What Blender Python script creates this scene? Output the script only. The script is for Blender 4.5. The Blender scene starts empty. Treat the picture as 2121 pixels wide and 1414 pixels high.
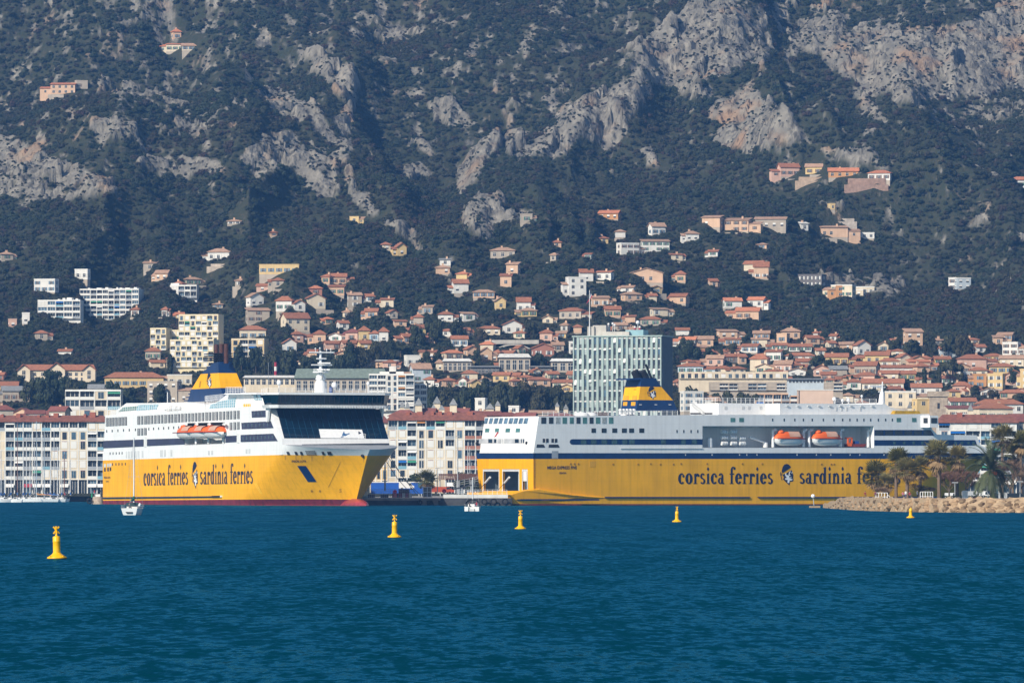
import bpy, math, random
import numpy as np
from mathutils import Vector
from mathutils.bvhtree import BVHTree
R = math.radians
SC = bpy.context.scene
COL = SC.collection

# ---------------------------------------------------------------- camera, sky, sun, exposure
FPX = 12564.0            # focal length in photo pixels (photo 2121 x 1414)
HC = 5.2                 # camera height over the water
CX, CY = 1060.5, 1010.0  # principal column, horizon row
cam = bpy.data.objects.new("camera", bpy.data.cameras.new("camera")); COL.objects.link(cam)
cam.location = (0, 0, HC); cam.rotation_euler = (R(90), 0, 0)
cam.data.sensor_width = 36.0; cam.data.lens = 36.0 * FPX / 2121.0
cam.data.shift_y = (CY - 707.0) / 2121.0
cam.data.clip_start = 1.0; cam.data.clip_end = 30000.0
SC.camera = cam
SUN_AZ, SUN_EL = 40.0, 33.0     # degrees left of straight behind the camera, elevation
w = bpy.data.worlds.new("World"); SC.world = w; w.use_nodes = True
nt = w.node_tree; bg = nt.nodes["Background"]
sky = nt.nodes.new("ShaderNodeTexSky"); sky.sky_type = 'NISHITA'; sky.sun_disc = False
sky.sun_elevation = R(SUN_EL); sky.sun_rotation = R(180 + SUN_AZ)
sky.air_density = 1.0; sky.dust_density = 0.6; sky.ozone_density = 1.5
nt.links.new(sky.outputs[0], bg.inputs[0]); bg.inputs[1].default_value = 0.085
try: w.cycles.sampling_method = 'NONE'
except Exception: pass
sl = bpy.data.lights.new("sun", 'SUN'); sl.energy = 4.2; sl.angle = R(0.5); sl.color = (1.0, 0.91, 0.77)
sun = bpy.data.objects.new("sun", sl); COL.objects.link(sun)
sd = Vector((-math.sin(R(SUN_AZ)) * math.cos(R(SUN_EL)), -math.cos(R(SUN_AZ)) * math.cos(R(SUN_EL)), math.sin(R(SUN_EL))))
sun.rotation_euler = sd.to_track_quat('Z', 'Y').to_euler()
SC.view_settings.view_transform = 'Standard'; SC.view_settings.look = 'None'
SC.view_settings.exposure = 0.44; SC.view_settings.gamma = 1.0; SC.view_settings.use_curve_mapping = False
SC.render.engine = 'CYCLES'
cy = SC.cycles
cy.use_denoising = True
try: cy.denoiser = 'OPENIMAGEDENOISE'; cy.denoising_input_passes = 'RGB_ALBEDO_NORMAL'
except Exception: pass
cy.max_bounces = 6; cy.diffuse_bounces = 2; cy.glossy_bounces = 3; cy.transmission_bounces = 4; cy.volume_bounces = 0
cy.sample_clamp_indirect = 3.0
cy.use_adaptive_sampling = False

# ---------------------------------------------------------------- photo pixel <-> world
def at(px, py, Y): return Vector(((px - CX) / FPX * Y, Y, HC + (CY - py) / FPX * Y))
def ray(px, py): return Vector(((px - CX) / FPX, 1.0, (CY - py) / FPX))
EYE = Vector((0, 0, HC))
def hit(px, py, P0, N):
    d = ray(px, py); t = (P0 - EYE).dot(N) / d.dot(N); return EYE + d * t
def ywater(py): return FPX * HC / (py - CY)
def proj(p): return (CX + p[0] / p[1] * FPX, CY - (p[2] - HC) / p[1] * FPX)

# ---------------------------------------------------------------- materials
MATS = {}
def M(name, rgb, rough=0.6, var=0.12, vs=0.4, bump=0.0, bs=1.0, metal=0.0, spec=0.4, streak=0.0, stretch=(1, 1, 1), rnd=0.0, coat=0.0, seam=None):
    if name in MATS: return MATS[name]
    m = bpy.data.materials.new(name); m.use_nodes = True; t = m.node_tree; N = t.nodes; L = t.links
    b = N["Principled BSDF"]; b.inputs["Roughness"].default_value = rough; b.inputs["Metallic"].default_value = metal
    b.inputs["Specular IOR Level"].default_value = spec
    if coat: b.inputs["Coat Weight"].default_value = coat
    tc = N.new("ShaderNodeTexCoord"); mp = N.new("ShaderNodeMapping"); mp.inputs["Scale"].default_value = stretch
    L.new(tc.outputs["Object"], mp.inputs[0])
    def noise(scale, detail=5, src=None):
        n = N.new("ShaderNodeTexNoise"); n.inputs["Scale"].default_value = scale; n.inputs["Detail"].default_value = detail
        L.new((src or mp).outputs[0], n.inputs["Vector"]); return n
    n = noise(vs)
    mr = N.new("ShaderNodeMapRange"); mr.inputs[1].default_value = 0.3; mr.inputs[2].default_value = 0.7
    mr.inputs[3].default_value = 1 - var; mr.inputs[4].default_value = 1 + var; L.new(n.outputs[0], mr.inputs[0])
    val = mr.outputs[0]
    if streak:
        m2 = N.new("ShaderNodeMapping"); m2.inputs["Scale"].default_value = (1, 1, 0.06); L.new(tc.outputs["Object"], m2.inputs[0])
        n2 = noise(0.9, 4, m2); mr2 = N.new("ShaderNodeMapRange"); mr2.inputs[1].default_value = 0.45; mr2.inputs[2].default_value = 0.75
        mr2.inputs[3].default_value = 1; mr2.inputs[4].default_value = 1 - streak; L.new(n2.outputs[0], mr2.inputs[0])
        mm = N.new("ShaderNodeMath"); mm.operation = 'MULTIPLY'; L.new(val, mm.inputs[0]); L.new(mr2.outputs[0], mm.inputs[1]); val = mm.outputs[0]
    if rnd:
        oi = N.new("ShaderNodeObjectInfo"); mr3 = N.new("ShaderNodeMapRange"); mr3.inputs[3].default_value = 1 - rnd; mr3.inputs[4].default_value = 1 + rnd
        L.new(oi.outputs["Random"], mr3.inputs[0])
        mm = N.new("ShaderNodeMath"); mm.operation = 'MULTIPLY'; L.new(val, mm.inputs[0]); L.new(mr3.outputs[0], mm.inputs[1]); val = mm.outputs[0]
    if seam:      # plate seams every few metres along the hull and at each strake
        def mth(op, a, c):
            x = N.new("ShaderNodeMath"); x.operation = op
            for i, v in enumerate((a, c)):
                if isinstance(v, (int, float)): x.inputs[i].default_value = v
                else: L.new(v, x.inputs[i])
            return x.outputs[0]
        sx = N.new("ShaderNodeSeparateXYZ"); L.new(tc.outputs["Object"], sx.inputs[0])
        uu = mth('ADD', mth('MULTIPLY', sx.outputs[0], seam[0]), mth('MULTIPLY', sx.outputs[1], seam[1]))
        a1 = mth('LESS_THAN', mth('FRACT', mth('DIVIDE', uu, seam[2]), 0), seam[4] / seam[2]); a2 = mth('LESS_THAN', mth('FRACT', mth('DIVIDE', sx.outputs[2], seam[3]), 0), seam[4] / seam[3])
        dk = mth('SUBTRACT', 1.0, mth('MULTIPLY', mth('MAXIMUM', a1, a2), .045)); val = mth('MULTIPLY', val, dk)
    vm = N.new("ShaderNodeVectorMath"); vm.operation = 'SCALE'; vm.inputs[0].default_value = rgb; L.new(val, vm.inputs["Scale"])
    L.new(vm.outputs[0], b.inputs["Base Color"])
    if bump:
        n3 = noise(bs, 6); bp = N.new("ShaderNodeBump"); bp.inputs["Strength"].default_value = 1.0; bp.inputs["Distance"].default_value = bump
        L.new(n3.outputs[0], bp.inputs["Height"]); L.new(bp.outputs[0], b.inputs["Normal"])
    MATS[name] = m; return m

# ---------------------------------------------------------------- mesh builder
class MB:
    def __init__(s): s.v = []; s.f = []; s.m = []; s.mats = []; s.sm = []
    def mi(s, mat):
        if mat not in s.mats: s.mats.append(mat)
        return s.mats.index(mat)
    def add(s, vs, fs, mat, smooth=False):
        o = len(s.v); s.v.extend([tuple(p) for p in vs]); k = s.mi(mat)
        for f in fs: s.f.append([i + o for i in f]); s.m.append(k); s.sm.append(smooth)
    def box(s, x0, x1, y0, y1, z0, z1, mat):
        s.add([(x0, y0, z0), (x1, y0, z0), (x1, y1, z0), (x0, y1, z0), (x0, y0, z1), (x1, y0, z1), (x1, y1, z1), (x0, y1, z1)],
              [(3, 2, 1, 0), (4, 5, 6, 7), (0, 1, 5, 4), (1, 2, 6, 5), (2, 3, 7, 6), (3, 0, 4, 7)], mat)
    def hexa(s, b, t, mat):      # bottom quad, top quad
        s.add(list(b) + list(t), [(3, 2, 1, 0), (4, 5, 6, 7), (0, 1, 5, 4), (1, 2, 6, 5), (2, 3, 7, 6), (3, 0, 4, 7)], mat)
    def prism(s, pts, off, mat, back=True):   # polygon + offset vector
        n = len(pts); off = Vector(off); a = [Vector(p) for p in pts]; b = [p + off for p in a]
        fs = [tuple(range(n, 2 * n))] + ([tuple(reversed(range(n)))] if back else []) + [(i, (i + 1) % n, n + (i + 1) % n, n + i) for i in range(n)]
        s.add(a + b, fs, mat)
    def tube(s, p0, p1, r0, mat, n=6, r1=None, caps=True, smooth=True):
        p0 = Vector(p0); p1 = Vector(p1); d = (p1 - p0)
        if d.length < 1e-6: return
        d.normalize(); u = d.orthogonal().normalized(); w_ = d.cross(u); r1 = r0 if r1 is None else r1
        vs = []
        for p, r in ((p0, r0), (p1, r1)):
            for i in range(n):
                a = 2 * math.pi * i / n; vs.append(p + (u * math.cos(a) + w_ * math.sin(a)) * r)
        s.add(vs, [(i, (i + 1) % n, n + (i + 1) % n, n + i) for i in range(n)], mat, smooth)
        if caps: s.add(vs, [tuple(reversed(range(n))), tuple(range(n, 2 * n))], mat)
    def lathe(s, c, prof, mat, n=12, smooth=True):   # prof: (r, z)
        c = Vector(c); vs = []
        for r, z in prof:
            for i in range(n):
                a = 2 * math.pi * i / n; vs.append((c.x + r * math.cos(a), c.y + r * math.sin(a), c.z + z))
        k = len(prof)
        s.add(vs, [(j * n + i, j * n + (i + 1) % n, (j + 1) * n + (i + 1) % n, (j + 1) * n + i) for j in range(k - 1) for i in range(n)], mat, smooth)
        s.add(vs[:n], [tuple(reversed(range(n)))], mat); s.add(vs[-n:], [tuple(range(n))], mat)
    def ball(s, c, r, mat, n=10, k=6, sx=1, sy=1, sz=1):
        c = Vector(c); vs = []
        for j in range(k + 1):
            t = math.pi * j / k
            for i in range(n):
                a = 2 * math.pi * i / n
                vs.append((c.x + sx * r * math.sin(t) * math.cos(a), c.y + sy * r * math.sin(t) * math.sin(a), c.z - sz * r * math.cos(t)))
        s.add(vs, [(j * n + i, j * n + (i + 1) % n, (j + 1) * n + (i + 1) % n, (j + 1) * n + i) for j in range(k) for i in range(n)], mat, True)
    def mesh(s, name, org=(0, 0, 0)):
        me = bpy.data.meshes.new(name); ox, oy, oz = org
        me.from_pydata([(x - ox, y - oy, z - oz) for x, y, z in s.v], [], s.f)
        for m in s.mats: me.materials.append(m)
        me.polygons.foreach_set("material_index", s.m); me.polygons.foreach_set("use_smooth", s.sm)
        me.update(); return me
    def build(s, name, parent=None, label=None, kind=None):
        if not s.f: return None
        org = ORG.get(parent.name, (0, 0, 0)) if parent else (0, 0, 0)
        o = bpy.data.objects.new(name, s.mesh(name, org)); COL.objects.link(o)
        if parent: o.parent = parent; ORG[o.name] = org
        if label: o["label"] = label
        if kind: o["kind"] = kind
        return o
ORG = {}
def tag(o, label, cat, group=None):
    o["label"] = label; o["category"] = cat
    if group: o["group"] = group
    return o
def thing(name, label, cat, loc=(0, 0, 0), group=None):
    o = bpy.data.objects.new(name, None); COL.objects.link(o); o.location = loc; o.empty_display_size = 0.5
    ORG[o.name] = tuple(loc); return tag(o, label, cat, group)
def structure(o): o["kind"] = "structure"; return o
def child(name, me, parent, loc, scale=(1, 1, 1), rz=0.0):   # shared-mesh part, world location
    o = bpy.data.objects.new(name, me); COL.objects.link(o); o.parent = parent; g = ORG[parent.name]
    o.location = (loc[0] - g[0], loc[1] - g[1], loc[2] - g[2]); o.scale = scale; o.rotation_euler = (0, 0, rz); ORG[o.name] = tuple(loc); return o
def copy_thing(root, loc, label=None, rz=0.0, scale=None):
    r = root.copy(); COL.objects.link(r); r.location = loc; r.rotation_euler = (0, 0, rz)
    if scale: r.scale = scale
    if label: r["label"] = label
    def kids(src, dst):
        for ch in list(src.children):
            c = ch.copy(); COL.objects.link(c); c.parent = dst; kids(ch, c)
    kids(root, r); return r
def rect(pl, x0, x1, y0, y1, sk=0.0): return [pl(x0 + sk, y1), pl(x1 + sk, y1), pl(x1, y0), pl(x0, y0)]  # y0 top? handled by caller

# ---------------------------------------------------------------- noise
def _hash(ix, iy, seed):
    h = (ix.astype(np.int64) * 374761393 + iy.astype(np.int64) * 668265263 + seed * 974634777) & 0x7fffffff
    h = ((h ^ (h >> 13)) * 1274126177) & 0x7fffffff
    return ((h ^ (h >> 16)) & 0xffff) / 65535.0
def vnoise(x, y, seed=0):
    x = np.asarray(x, float); y = np.asarray(y, float)
    ix = np.floor(x); iy = np.floor(y); fx = x - ix; fy = y - iy
    fx = fx * fx * fx * (fx * (fx * 6 - 15) + 10); fy = fy * fy * fy * (fy * (fy * 6 - 15) + 10)
    a = _hash(ix, iy, seed); b = _hash(ix + 1, iy, seed); c = _hash(ix, iy + 1, seed); d = _hash(ix + 1, iy + 1, seed)
    return (a + (b - a) * fx) * (1 - fy) + (c + (d - c) * fx) * fy
def fbm(x, y, seed=0, o=4):
    s = 0; a = 0.5; t = 0
    for k in range(o): s = s + a * vnoise(x * 2 ** k, y * 2 ** k, seed + k * 17); t += a; a *= 0.5
    return s / t
def ridged(x, y, seed=0, o=4):
    s = 0; a = 0.5; t = 0
    for k in range(o): s = s + a * (1 - np.abs(2 * vnoise(x * 2 ** k, y * 2 ** k, seed + k * 31) - 1)); t += a; a *= 0.5
    return s / t
# ---------------------------------------------------------------- hillside
PY_ = [2280, 2480, 2600, 2700, 2800, 2950, 3100, 3250, 3400, 3550, 3700, 3850, 4000, 4200]
PZ_ = [2.0, 5.0, 14.0, 28.0, 46.0, 74.0, 105.0, 139.0, 178.0, 228.0, 288.0, 355.0, 425.0, 520.0]
CRESTS = [ # height, width left and right of the crest (photo pixels), crest line running downhill
 (19, 150, 42, [(1545, -140), (1548, 60), (1545, 120), (1600, 190), (1650, 240), (1695, 285), (1730, 360)]),
 (19, 130, 42, [(735, 60), (745, 150), (738, 200), (712, 250), (712, 310), (740, 360), (800, 430), (860, 520)]),
 (18, 160, 60, [(1330, 40), (1305, 120), (1302, 250), (1240, 300), (1140, 360), (1105, 450), (1080, 520)]),
 (14, 120, 45, [(1840, 100), (1870, 200), (1910, 300), (1970, 420)]), (13, 110, 45, [(250, 200), (248, 300), (262, 390), (330, 500)]),
 (13, 90, 40, [(985, 200), (1045, 250), (1010, 330), (960, 400)]), (12, 100, 50, [(470, 60), (500, 200), (520, 330), (600, 460)])]
ROCKS = [ # strength, polygon in photo pixels of the crags
 (1.0, [(1308,95),(1345,60),(1390,25),(1440,-20),(1530,-20),(1555,50),(1545,118),(1500,140),(1440,150),(1400,150),(1350,170),(1310,185),(1290,170),(1310,130)]),
 (1.0, [(1140,240),(1170,198),(1230,168),(1290,160),(1300,200),(1300,255),(1260,278),(1200,272),(1150,258)]),
 (.85, [(1075,295),(1110,262),(1150,250),(1200,270),(1180,300),(1130,312),(1080,318)]),
 (.9, [(955,335),(990,288),(1035,250),(1045,270),(1012,312),(985,352),(950,388),(940,365)]),
 (.9, [(950,432),(985,395),(1030,400),(1060,420),(1100,428),(1060,444),(1010,464),(990,480),(960,455)]),
 (1.0, [(1470,210),(1500,188),(1560,148),(1578,185),(1602,200),(1642,235),(1692,284),(1640,284),(1590,288),(1510,294),(1480,262),(1490,235)]),
 (.85, [(1250,165),(1330,150),(1340,200),(1280,262),(1225,225)]), (.6, [(1040,262),(1090,254),(1115,290),(1060,312)]), (.8, [(1395,140),(1475,150),(1500,195),(1420,190)]),
 (.6, [(1545,20),(1580,30),(1600,110),(1570,150),(1550,110)]), (.6, [(1740,150),(1800,190),(1850,250),(1800,240)]), (.6, [(700,180),(745,190),(730,300),(705,280)]),
 (.68, [(1690,20),(1750,55),(1800,35),(1900,45),(2000,20),(2160,-30),(2160,150),(2060,195),(1960,185),(1900,205),(1860,198),(1830,175),(1790,182),(1740,145),(1700,100)]),
 (.5, [(1545,-20),(1720,-20),(1780,70),(1720,120),(1640,100),(1600,60)]),
 (.92, [(625,92),(660,85),(690,118),(735,120),(748,150),(738,198),(705,188),(690,152),(650,132)]),
 (.72, [(535,165),(600,180),(650,200),(692,235),(720,295),(690,265),(650,240),(600,228),(560,212)]),
 (1.0, [(508,305),(535,265),(600,258),(650,300),(692,332),(698,380),(660,378),(630,352),(600,335),(550,348),(525,328)]),
 (.66, [(-30,265),(60,280),(120,312),(225,362),(245,382),(130,392),(-30,395)]),
 (.58, [(270,318),(400,308),(475,330),(440,350),(360,362),(300,350)]),
 (.7, [(805,438),(845,448),(880,505),(845,495),(820,475)]),
 (.75, [(835,330),(875,322),(920,345),(850,360)]), (.7, [(848,288),(890,278),(935,305),(890,300)]),
 (.75, [(888,205),(932,195),(990,238),(960,250),(900,235)]), (.8, [(1120,180),(1165,168),(1150,205),(1130,205)]),
 (.6, [(700,318),(738,360),(772,400),(815,435),(760,425),(712,372)]), (.72, [(780,45),(860,40),(870,62),(790,66)]),
 (.56, [(1690,285),(1800,300),(1860,345),(1800,335),(1720,320)]), (.56, [(1850,330),(1930,380),(1900,390),(1850,350)]),
 (.34, [(1780,420),(1960,430),(2010,500),(1880,500)]), (.33, [(1960,440),(2160,420),(2160,560),(2020,600)]),
 (.5, [(1690,545),(1860,550),(1880,590),(1700,580)]), (.62, [(1180,220),(1210,215),(1210,235),(1190,240)]),
 (.62, [(1320,290),(1350,280),(1355,330),(1330,325)]), (.48, [(140,120),(330,170),(420,210),(260,215)]),
 (.5, [(160,220),(420,230),(450,260),(200,280)]), (.55, [(640,270),(700,280),(730,330),(690,330)]),
 (.6, [(230,60),(300,0),(340,10),(260,40)]), (.55, [(530,30),(570,60),(560,80),(540,60)]),
 (.38, [(1900,190),(2160,190),(2160,260),(1960,260)]), (.6, [(2040,190),(2080,192),(2085,210),(2030,205)]),
]
def poly_sd(px, py, poly):   # signed distance, inside positive
    d = np.full(px.shape, 1e9); ins = np.zeros(px.shape, bool); n = len(poly)
    for i in range(n):
        ax, ay = poly[i]; bx, by = poly[(i + 1) % n]
        ex, ey = bx - ax, by - ay; t = np.clip(((px - ax) * ex + (py - ay) * ey) / (ex * ex + ey * ey + 1e-9), 0, 1)
        d = np.minimum(d, np.hypot(px - ax - t * ex, py - ay - t * ey))
        c = ((ay > py) != (by > py)) & (px < (bx - ax) * (py - ay) / ((by - ay) if by != ay else 1e-9) + ax)
        ins ^= c
    return np.where(ins, d, -d)
def base_z(X, Y):
    k = np.clip((Y - 2750) / 500, 0, 1)
    Ys = Y + k * ((fbm(X / 210 + 7, Y / 260, 3, 3) - 0.5) * 270 + (fbm(X / 70, Y / 90, 9, 3) - 0.5) * 80)
    Ys = Ys + np.clip((2900 - Y) / 400, 0, 1) * (fbm(X / 120, Y / 90, 5, 2) - 0.5) * 40
    m = np.clip((Y - 2920) / 150, 0, 1)
    Zb = np.interp(np.maximum(Ys, np.minimum(Y, 2400)), PY_, PZ_)
    wv = (fbm(X / 60, Y / 160, 61, 3) - .5)
    Zb = Zb + m * ((ridged(X / 95 + wv * 1.6, Y / 430, 63, 3) - .55) * 26 + (ridged(X / 33 + wv * 2, Y / 170, 65, 3) - .55) * 8)
    px = CX + X / Y * FPX; py = CY - (Zb - HC) / Y * FPX
    for A, wl, wr, cr in CRESTS:
        cx = np.interp(py, [c[1] for c in cr], [c[0] for c in cr]) + (fbm(X / 15, Y / 25, 67, 3) - .5) * 40
        e = np.clip((py - cr[0][1]) / 50, 0, 1) * np.clip((cr[-1][1] - py) / 60, 0, 1); d = px - cx
        Zb = Zb + m * A * e * np.where(d < 0, np.exp(-(d / wl) ** 2), np.exp(-(d / wr) ** 2))
    return Zb
def rock_field(X, Y, Z):
    px = CX + X / Y * FPX; py = CY - (Z - HC) / Y * FPX - 18
    wx = (fbm(X / 14, Y / 22, 41, 3) - 0.5) * 34; wy = (fbm(X / 14, Y / 22, 57, 3) - 0.5) * 34
    qx = px + wx; qy = py + wy
    g0 = np.zeros(px.shape)
    f = np.full(px.shape, 0.21) + 0.14 * np.clip((420 - py) / 300, 0, 1) - 0.05 * np.clip((py - 520) / 150, 0, 1) + .07 * np.clip((px - 1620) / 120, 0, 1) * np.clip((py - 280) / 80, 0, 1) * np.clip((660 - py) / 80, 0, 1) + .06 * np.clip((560 - px) / 120, 0, 1) * np.clip((py - 120) / 80, 0, 1) * np.clip((430 - py) / 50, 0, 1)
    for s, poly in ROCKS:
        xs = [p[0] for p in poly]; ys = [p[1] for p in poly]
        m = (qx > min(xs) - 40) & (qx < max(xs) + 40) & (qy > min(ys) - 40) & (qy < max(ys) + 40)
        if not m.any(): continue
        sdv = poly_sd(qx[m], qy[m], poly); g = np.clip(sdv / 16 + 0.6, 0, 1)
        f[m] = np.maximum(f[m], s * g); g0[m] = np.maximum(g0[m], s * np.clip(sdv / 30 + 0.3, 0, 1))
    f = f + 0.62 * (fbm(X / 8, Y / 15, 77, 4) - 0.5) + 0.36 * (fbm(X / 2.6, Y / 5.5, 91, 2) - 0.5)
    return np.clip((f - 0.40) / 0.12, 0, 1), g0
def blocks(x, y, seed):      # flat-topped tilted blocks, one per cell of a jittered grid
    ix = np.floor(x); iy = np.floor(y); best = np.full(x.shape, 9.0); h = np.zeros(x.shape)
    for dx in (-1, 0, 1):
        for dy in (-1, 0, 1):
            cx = ix + dx; cy_ = iy + dy; jx = cx + .15 + .7 * _hash(cx, cy_, seed); jy = cy_ + .15 + .7 * _hash(cx, cy_, seed + 1)
            d = np.hypot(x - jx, y - jy); m = d < best
            v = _hash(cx, cy_, seed + 2) - .5 + (x - jx) * (_hash(cx, cy_, seed + 3) - .5) * 1.2 + (y - jy) * (_hash(cx, cy_, seed + 4) - .35) * 1.2
            h = np.where(m, v, h); best = np.where(m, d, best)
    return h
def terrain(X, Y):
    X = np.asarray(X, float); Y = np.asarray(Y, float)
    Z = base_z(X, Y); r, g = rock_field(X, Y, Z); r = r * np.clip((Y - 2850) / 100, 0, 1)
    wx = X + (fbm(X / 9, Y / 9, 15, 3) - .5) * 9; wy = Y + (fbm(X / 9, Y / 9, 16, 3) - .5) * 14
    sx = wx - .40 * wy; crag = blocks(sx / 20, wy / 26, 13) * 9 + blocks(sx / 7.5, wy / 10, 23) * 3.6 + blocks(sx / 3, wy / 4.5, 29) * 1.0
    crag = crag * (.3 + .7 * np.clip(g * 1.3, 0, 1)) + 3.5 * g
    return Z + r * crag + (1 - r) * (fbm(X / 12, Y / 12, 37, 3) - 0.5) * 2.0 * np.clip((Y - 2600) / 200, 0, 1), r
def ground_at(px, py, lo=2420.0):
    Ys = np.arange(lo, 4150, 2.0); X = (px - CX) / FPX * Ys
    Z = base_z(X, Ys); p = CY - (Z - HC) / Ys * FPX
    k = np.nonzero(p <= py)[0]; k = k[0] if len(k) else len(Ys) - 1
    return X[k], Ys[k], Z[k]

def grid_mesh(name, X, Y, Z, mat, attrs=None):
    ny, nx = X.shape; me = bpy.data.meshes.new(name)
    co = np.stack([X, Y, Z], -1).reshape(-1, 3).astype(np.float32)
    a = (np.arange(ny - 1)[:, None] * nx + np.arange(nx - 1)[None, :]).reshape(-1)
    q = np.stack([a, a + 1, a + nx + 1, a + nx], -1).astype(np.int32)
    me.vertices.add(len(co)); me.vertices.foreach_set("co", co.reshape(-1))
    me.loops.add(q.size); me.loops.foreach_set("vertex_index", q.reshape(-1))
    me.polygons.add(len(q)); me.polygons.foreach_set("loop_start", np.arange(0, q.size, 4, dtype=np.int32))
    me.polygons.foreach_set("use_smooth", np.ones(len(q), bool))
    me.materials.append(mat)
    for k, v in (attrs or {}).items():
        at_ = me.attributes.new(k, 'FLOAT', 'POINT'); at_.data.foreach_set("value", v.reshape(-1).astype(np.float32))
    me.update(calc_edges=True); me.validate()
    o = bpy.data.objects.new(name, me); COL.objects.link(o); return o

def hill_material():
    m = bpy.data.materials.new("hill_rock_and_soil"); m.use_nodes = True; t = m.node_tree; N = t.nodes; L = t.links; b = N["Principled BSDF"]
    b.inputs["Roughness"].default_value = 0.95; b.inputs["Specular IOR Level"].default_value = 0.1
    at_ = N.new("ShaderNodeAttribute"); at_.attribute_name = "rock"
    tc = N.new("ShaderNodeTexCoord")
    def noise(s, d, stretch=None):
        n = N.new("ShaderNodeTexNoise"); n.inputs["Scale"].default_value = s; n.inputs["Detail"].default_value = d
        if stretch:
            mp = N.new("ShaderNodeMapping"); mp.inputs["Scale"].default_value = stretch; L.new(tc.outputs["Object"], mp.inputs[0]); L.new(mp.outputs[0], n.inputs["Vector"])
        else: L.new(tc.outputs["Object"], n.inputs["Vector"])
        return n
    def ramp(src, stops):
        r = N.new("ShaderNodeValToRGB"); e = r.color_ramp.elements
        while len(e) < len(stops): e.new(0.5)
        for i, (p, c) in enumerate(stops): e[i].position = p; e[i].color = (*c, 1)
        L.new(src, r.inputs[0]); return r
    def mix(f, a, bb):
        x = N.new("ShaderNodeMix"); x.data_type = 'RGBA'
        if isinstance(f, float): x.inputs[0].default_value = f
        else: L.new(f, x.inputs[0])
        for s, v in ((6, a), (7, bb)):
            if isinstance(v, tuple): x.inputs[s].default_value = (*v, 1)
            else: L.new(v, x.inputs[s])
        return x.outputs[2]
    stone = ramp(noise(0.12, 8).outputs[0], [(0.3, (0.135, 0.13, 0.115)), (0.5, (0.215, 0.20, 0.17)), (0.7, (0.31, 0.285, 0.24))])
    rust = ramp(noise(0.035, 4).outputs[0], [(0.56, (0, 0, 0)), (0.72, (0.8, 0.8, 0.8))])
    c1 = mix(rust.outputs[0], stone.outputs[0], (0.32, 0.205, 0.125))
    crack = ramp(noise(0.30, 8, (1, 1, 0.45)).outputs[0], [(0.36, (0.42, 0.43, 0.44)), (0.48, (1, 1, 1))])
    mm = N.new("ShaderNodeMix"); mm.data_type = 'RGBA'; mm.blend_type = 'MULTIPLY'; mm.inputs[0].default_value = 1.0
    L.new(c1, mm.inputs[6]); L.new(crack.outputs[0], mm.inputs[7])
    soil = ramp(noise(0.25, 6).outputs[0], [(0.35, (0.036, 0.044, 0.025)), (0.6, (0.048, 0.050, 0.032)), (0.8, (0.13, 0.108, 0.08))])
    L.new(mix(at_.outputs["Fac"], soil.outputs[0], mm.outputs[2]), b.inputs["Base Color"])
    bp = N.new("ShaderNodeBump"); bp.inputs["Distance"].default_value = 1.7; bp.inputs["Strength"].default_value = 0.9
    L.new(noise(0.6, 9, (1, 1, 0.7)).outputs[0], bp.inputs["Height"]); L.new(bp.outputs[0], b.inputs["Normal"])
    return m
xs = np.concatenate([np.arange(-520, -360, 2.5), np.arange(-360, 360, .85), np.arange(360, 521, 2.5)]); ys = np.concatenate([np.arange(2280, 2900, 4.0), np.arange(2900, 3300, 1.9), np.arange(3300, 4060, 1.25), np.arange(4060, 4180, 3)])
GX, GY = np.meshgrid(xs, ys); GZ, GR = terrain(GX, GY)
hill = structure(grid_mesh("hillside", GX, GY, GZ, hill_material(), {"rock": GR}))
_pr = (GR[:-1, :-1] > .5).ravel(); pass
hill["label"] = "wooded limestone mountainside with grey crags above the town"

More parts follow.
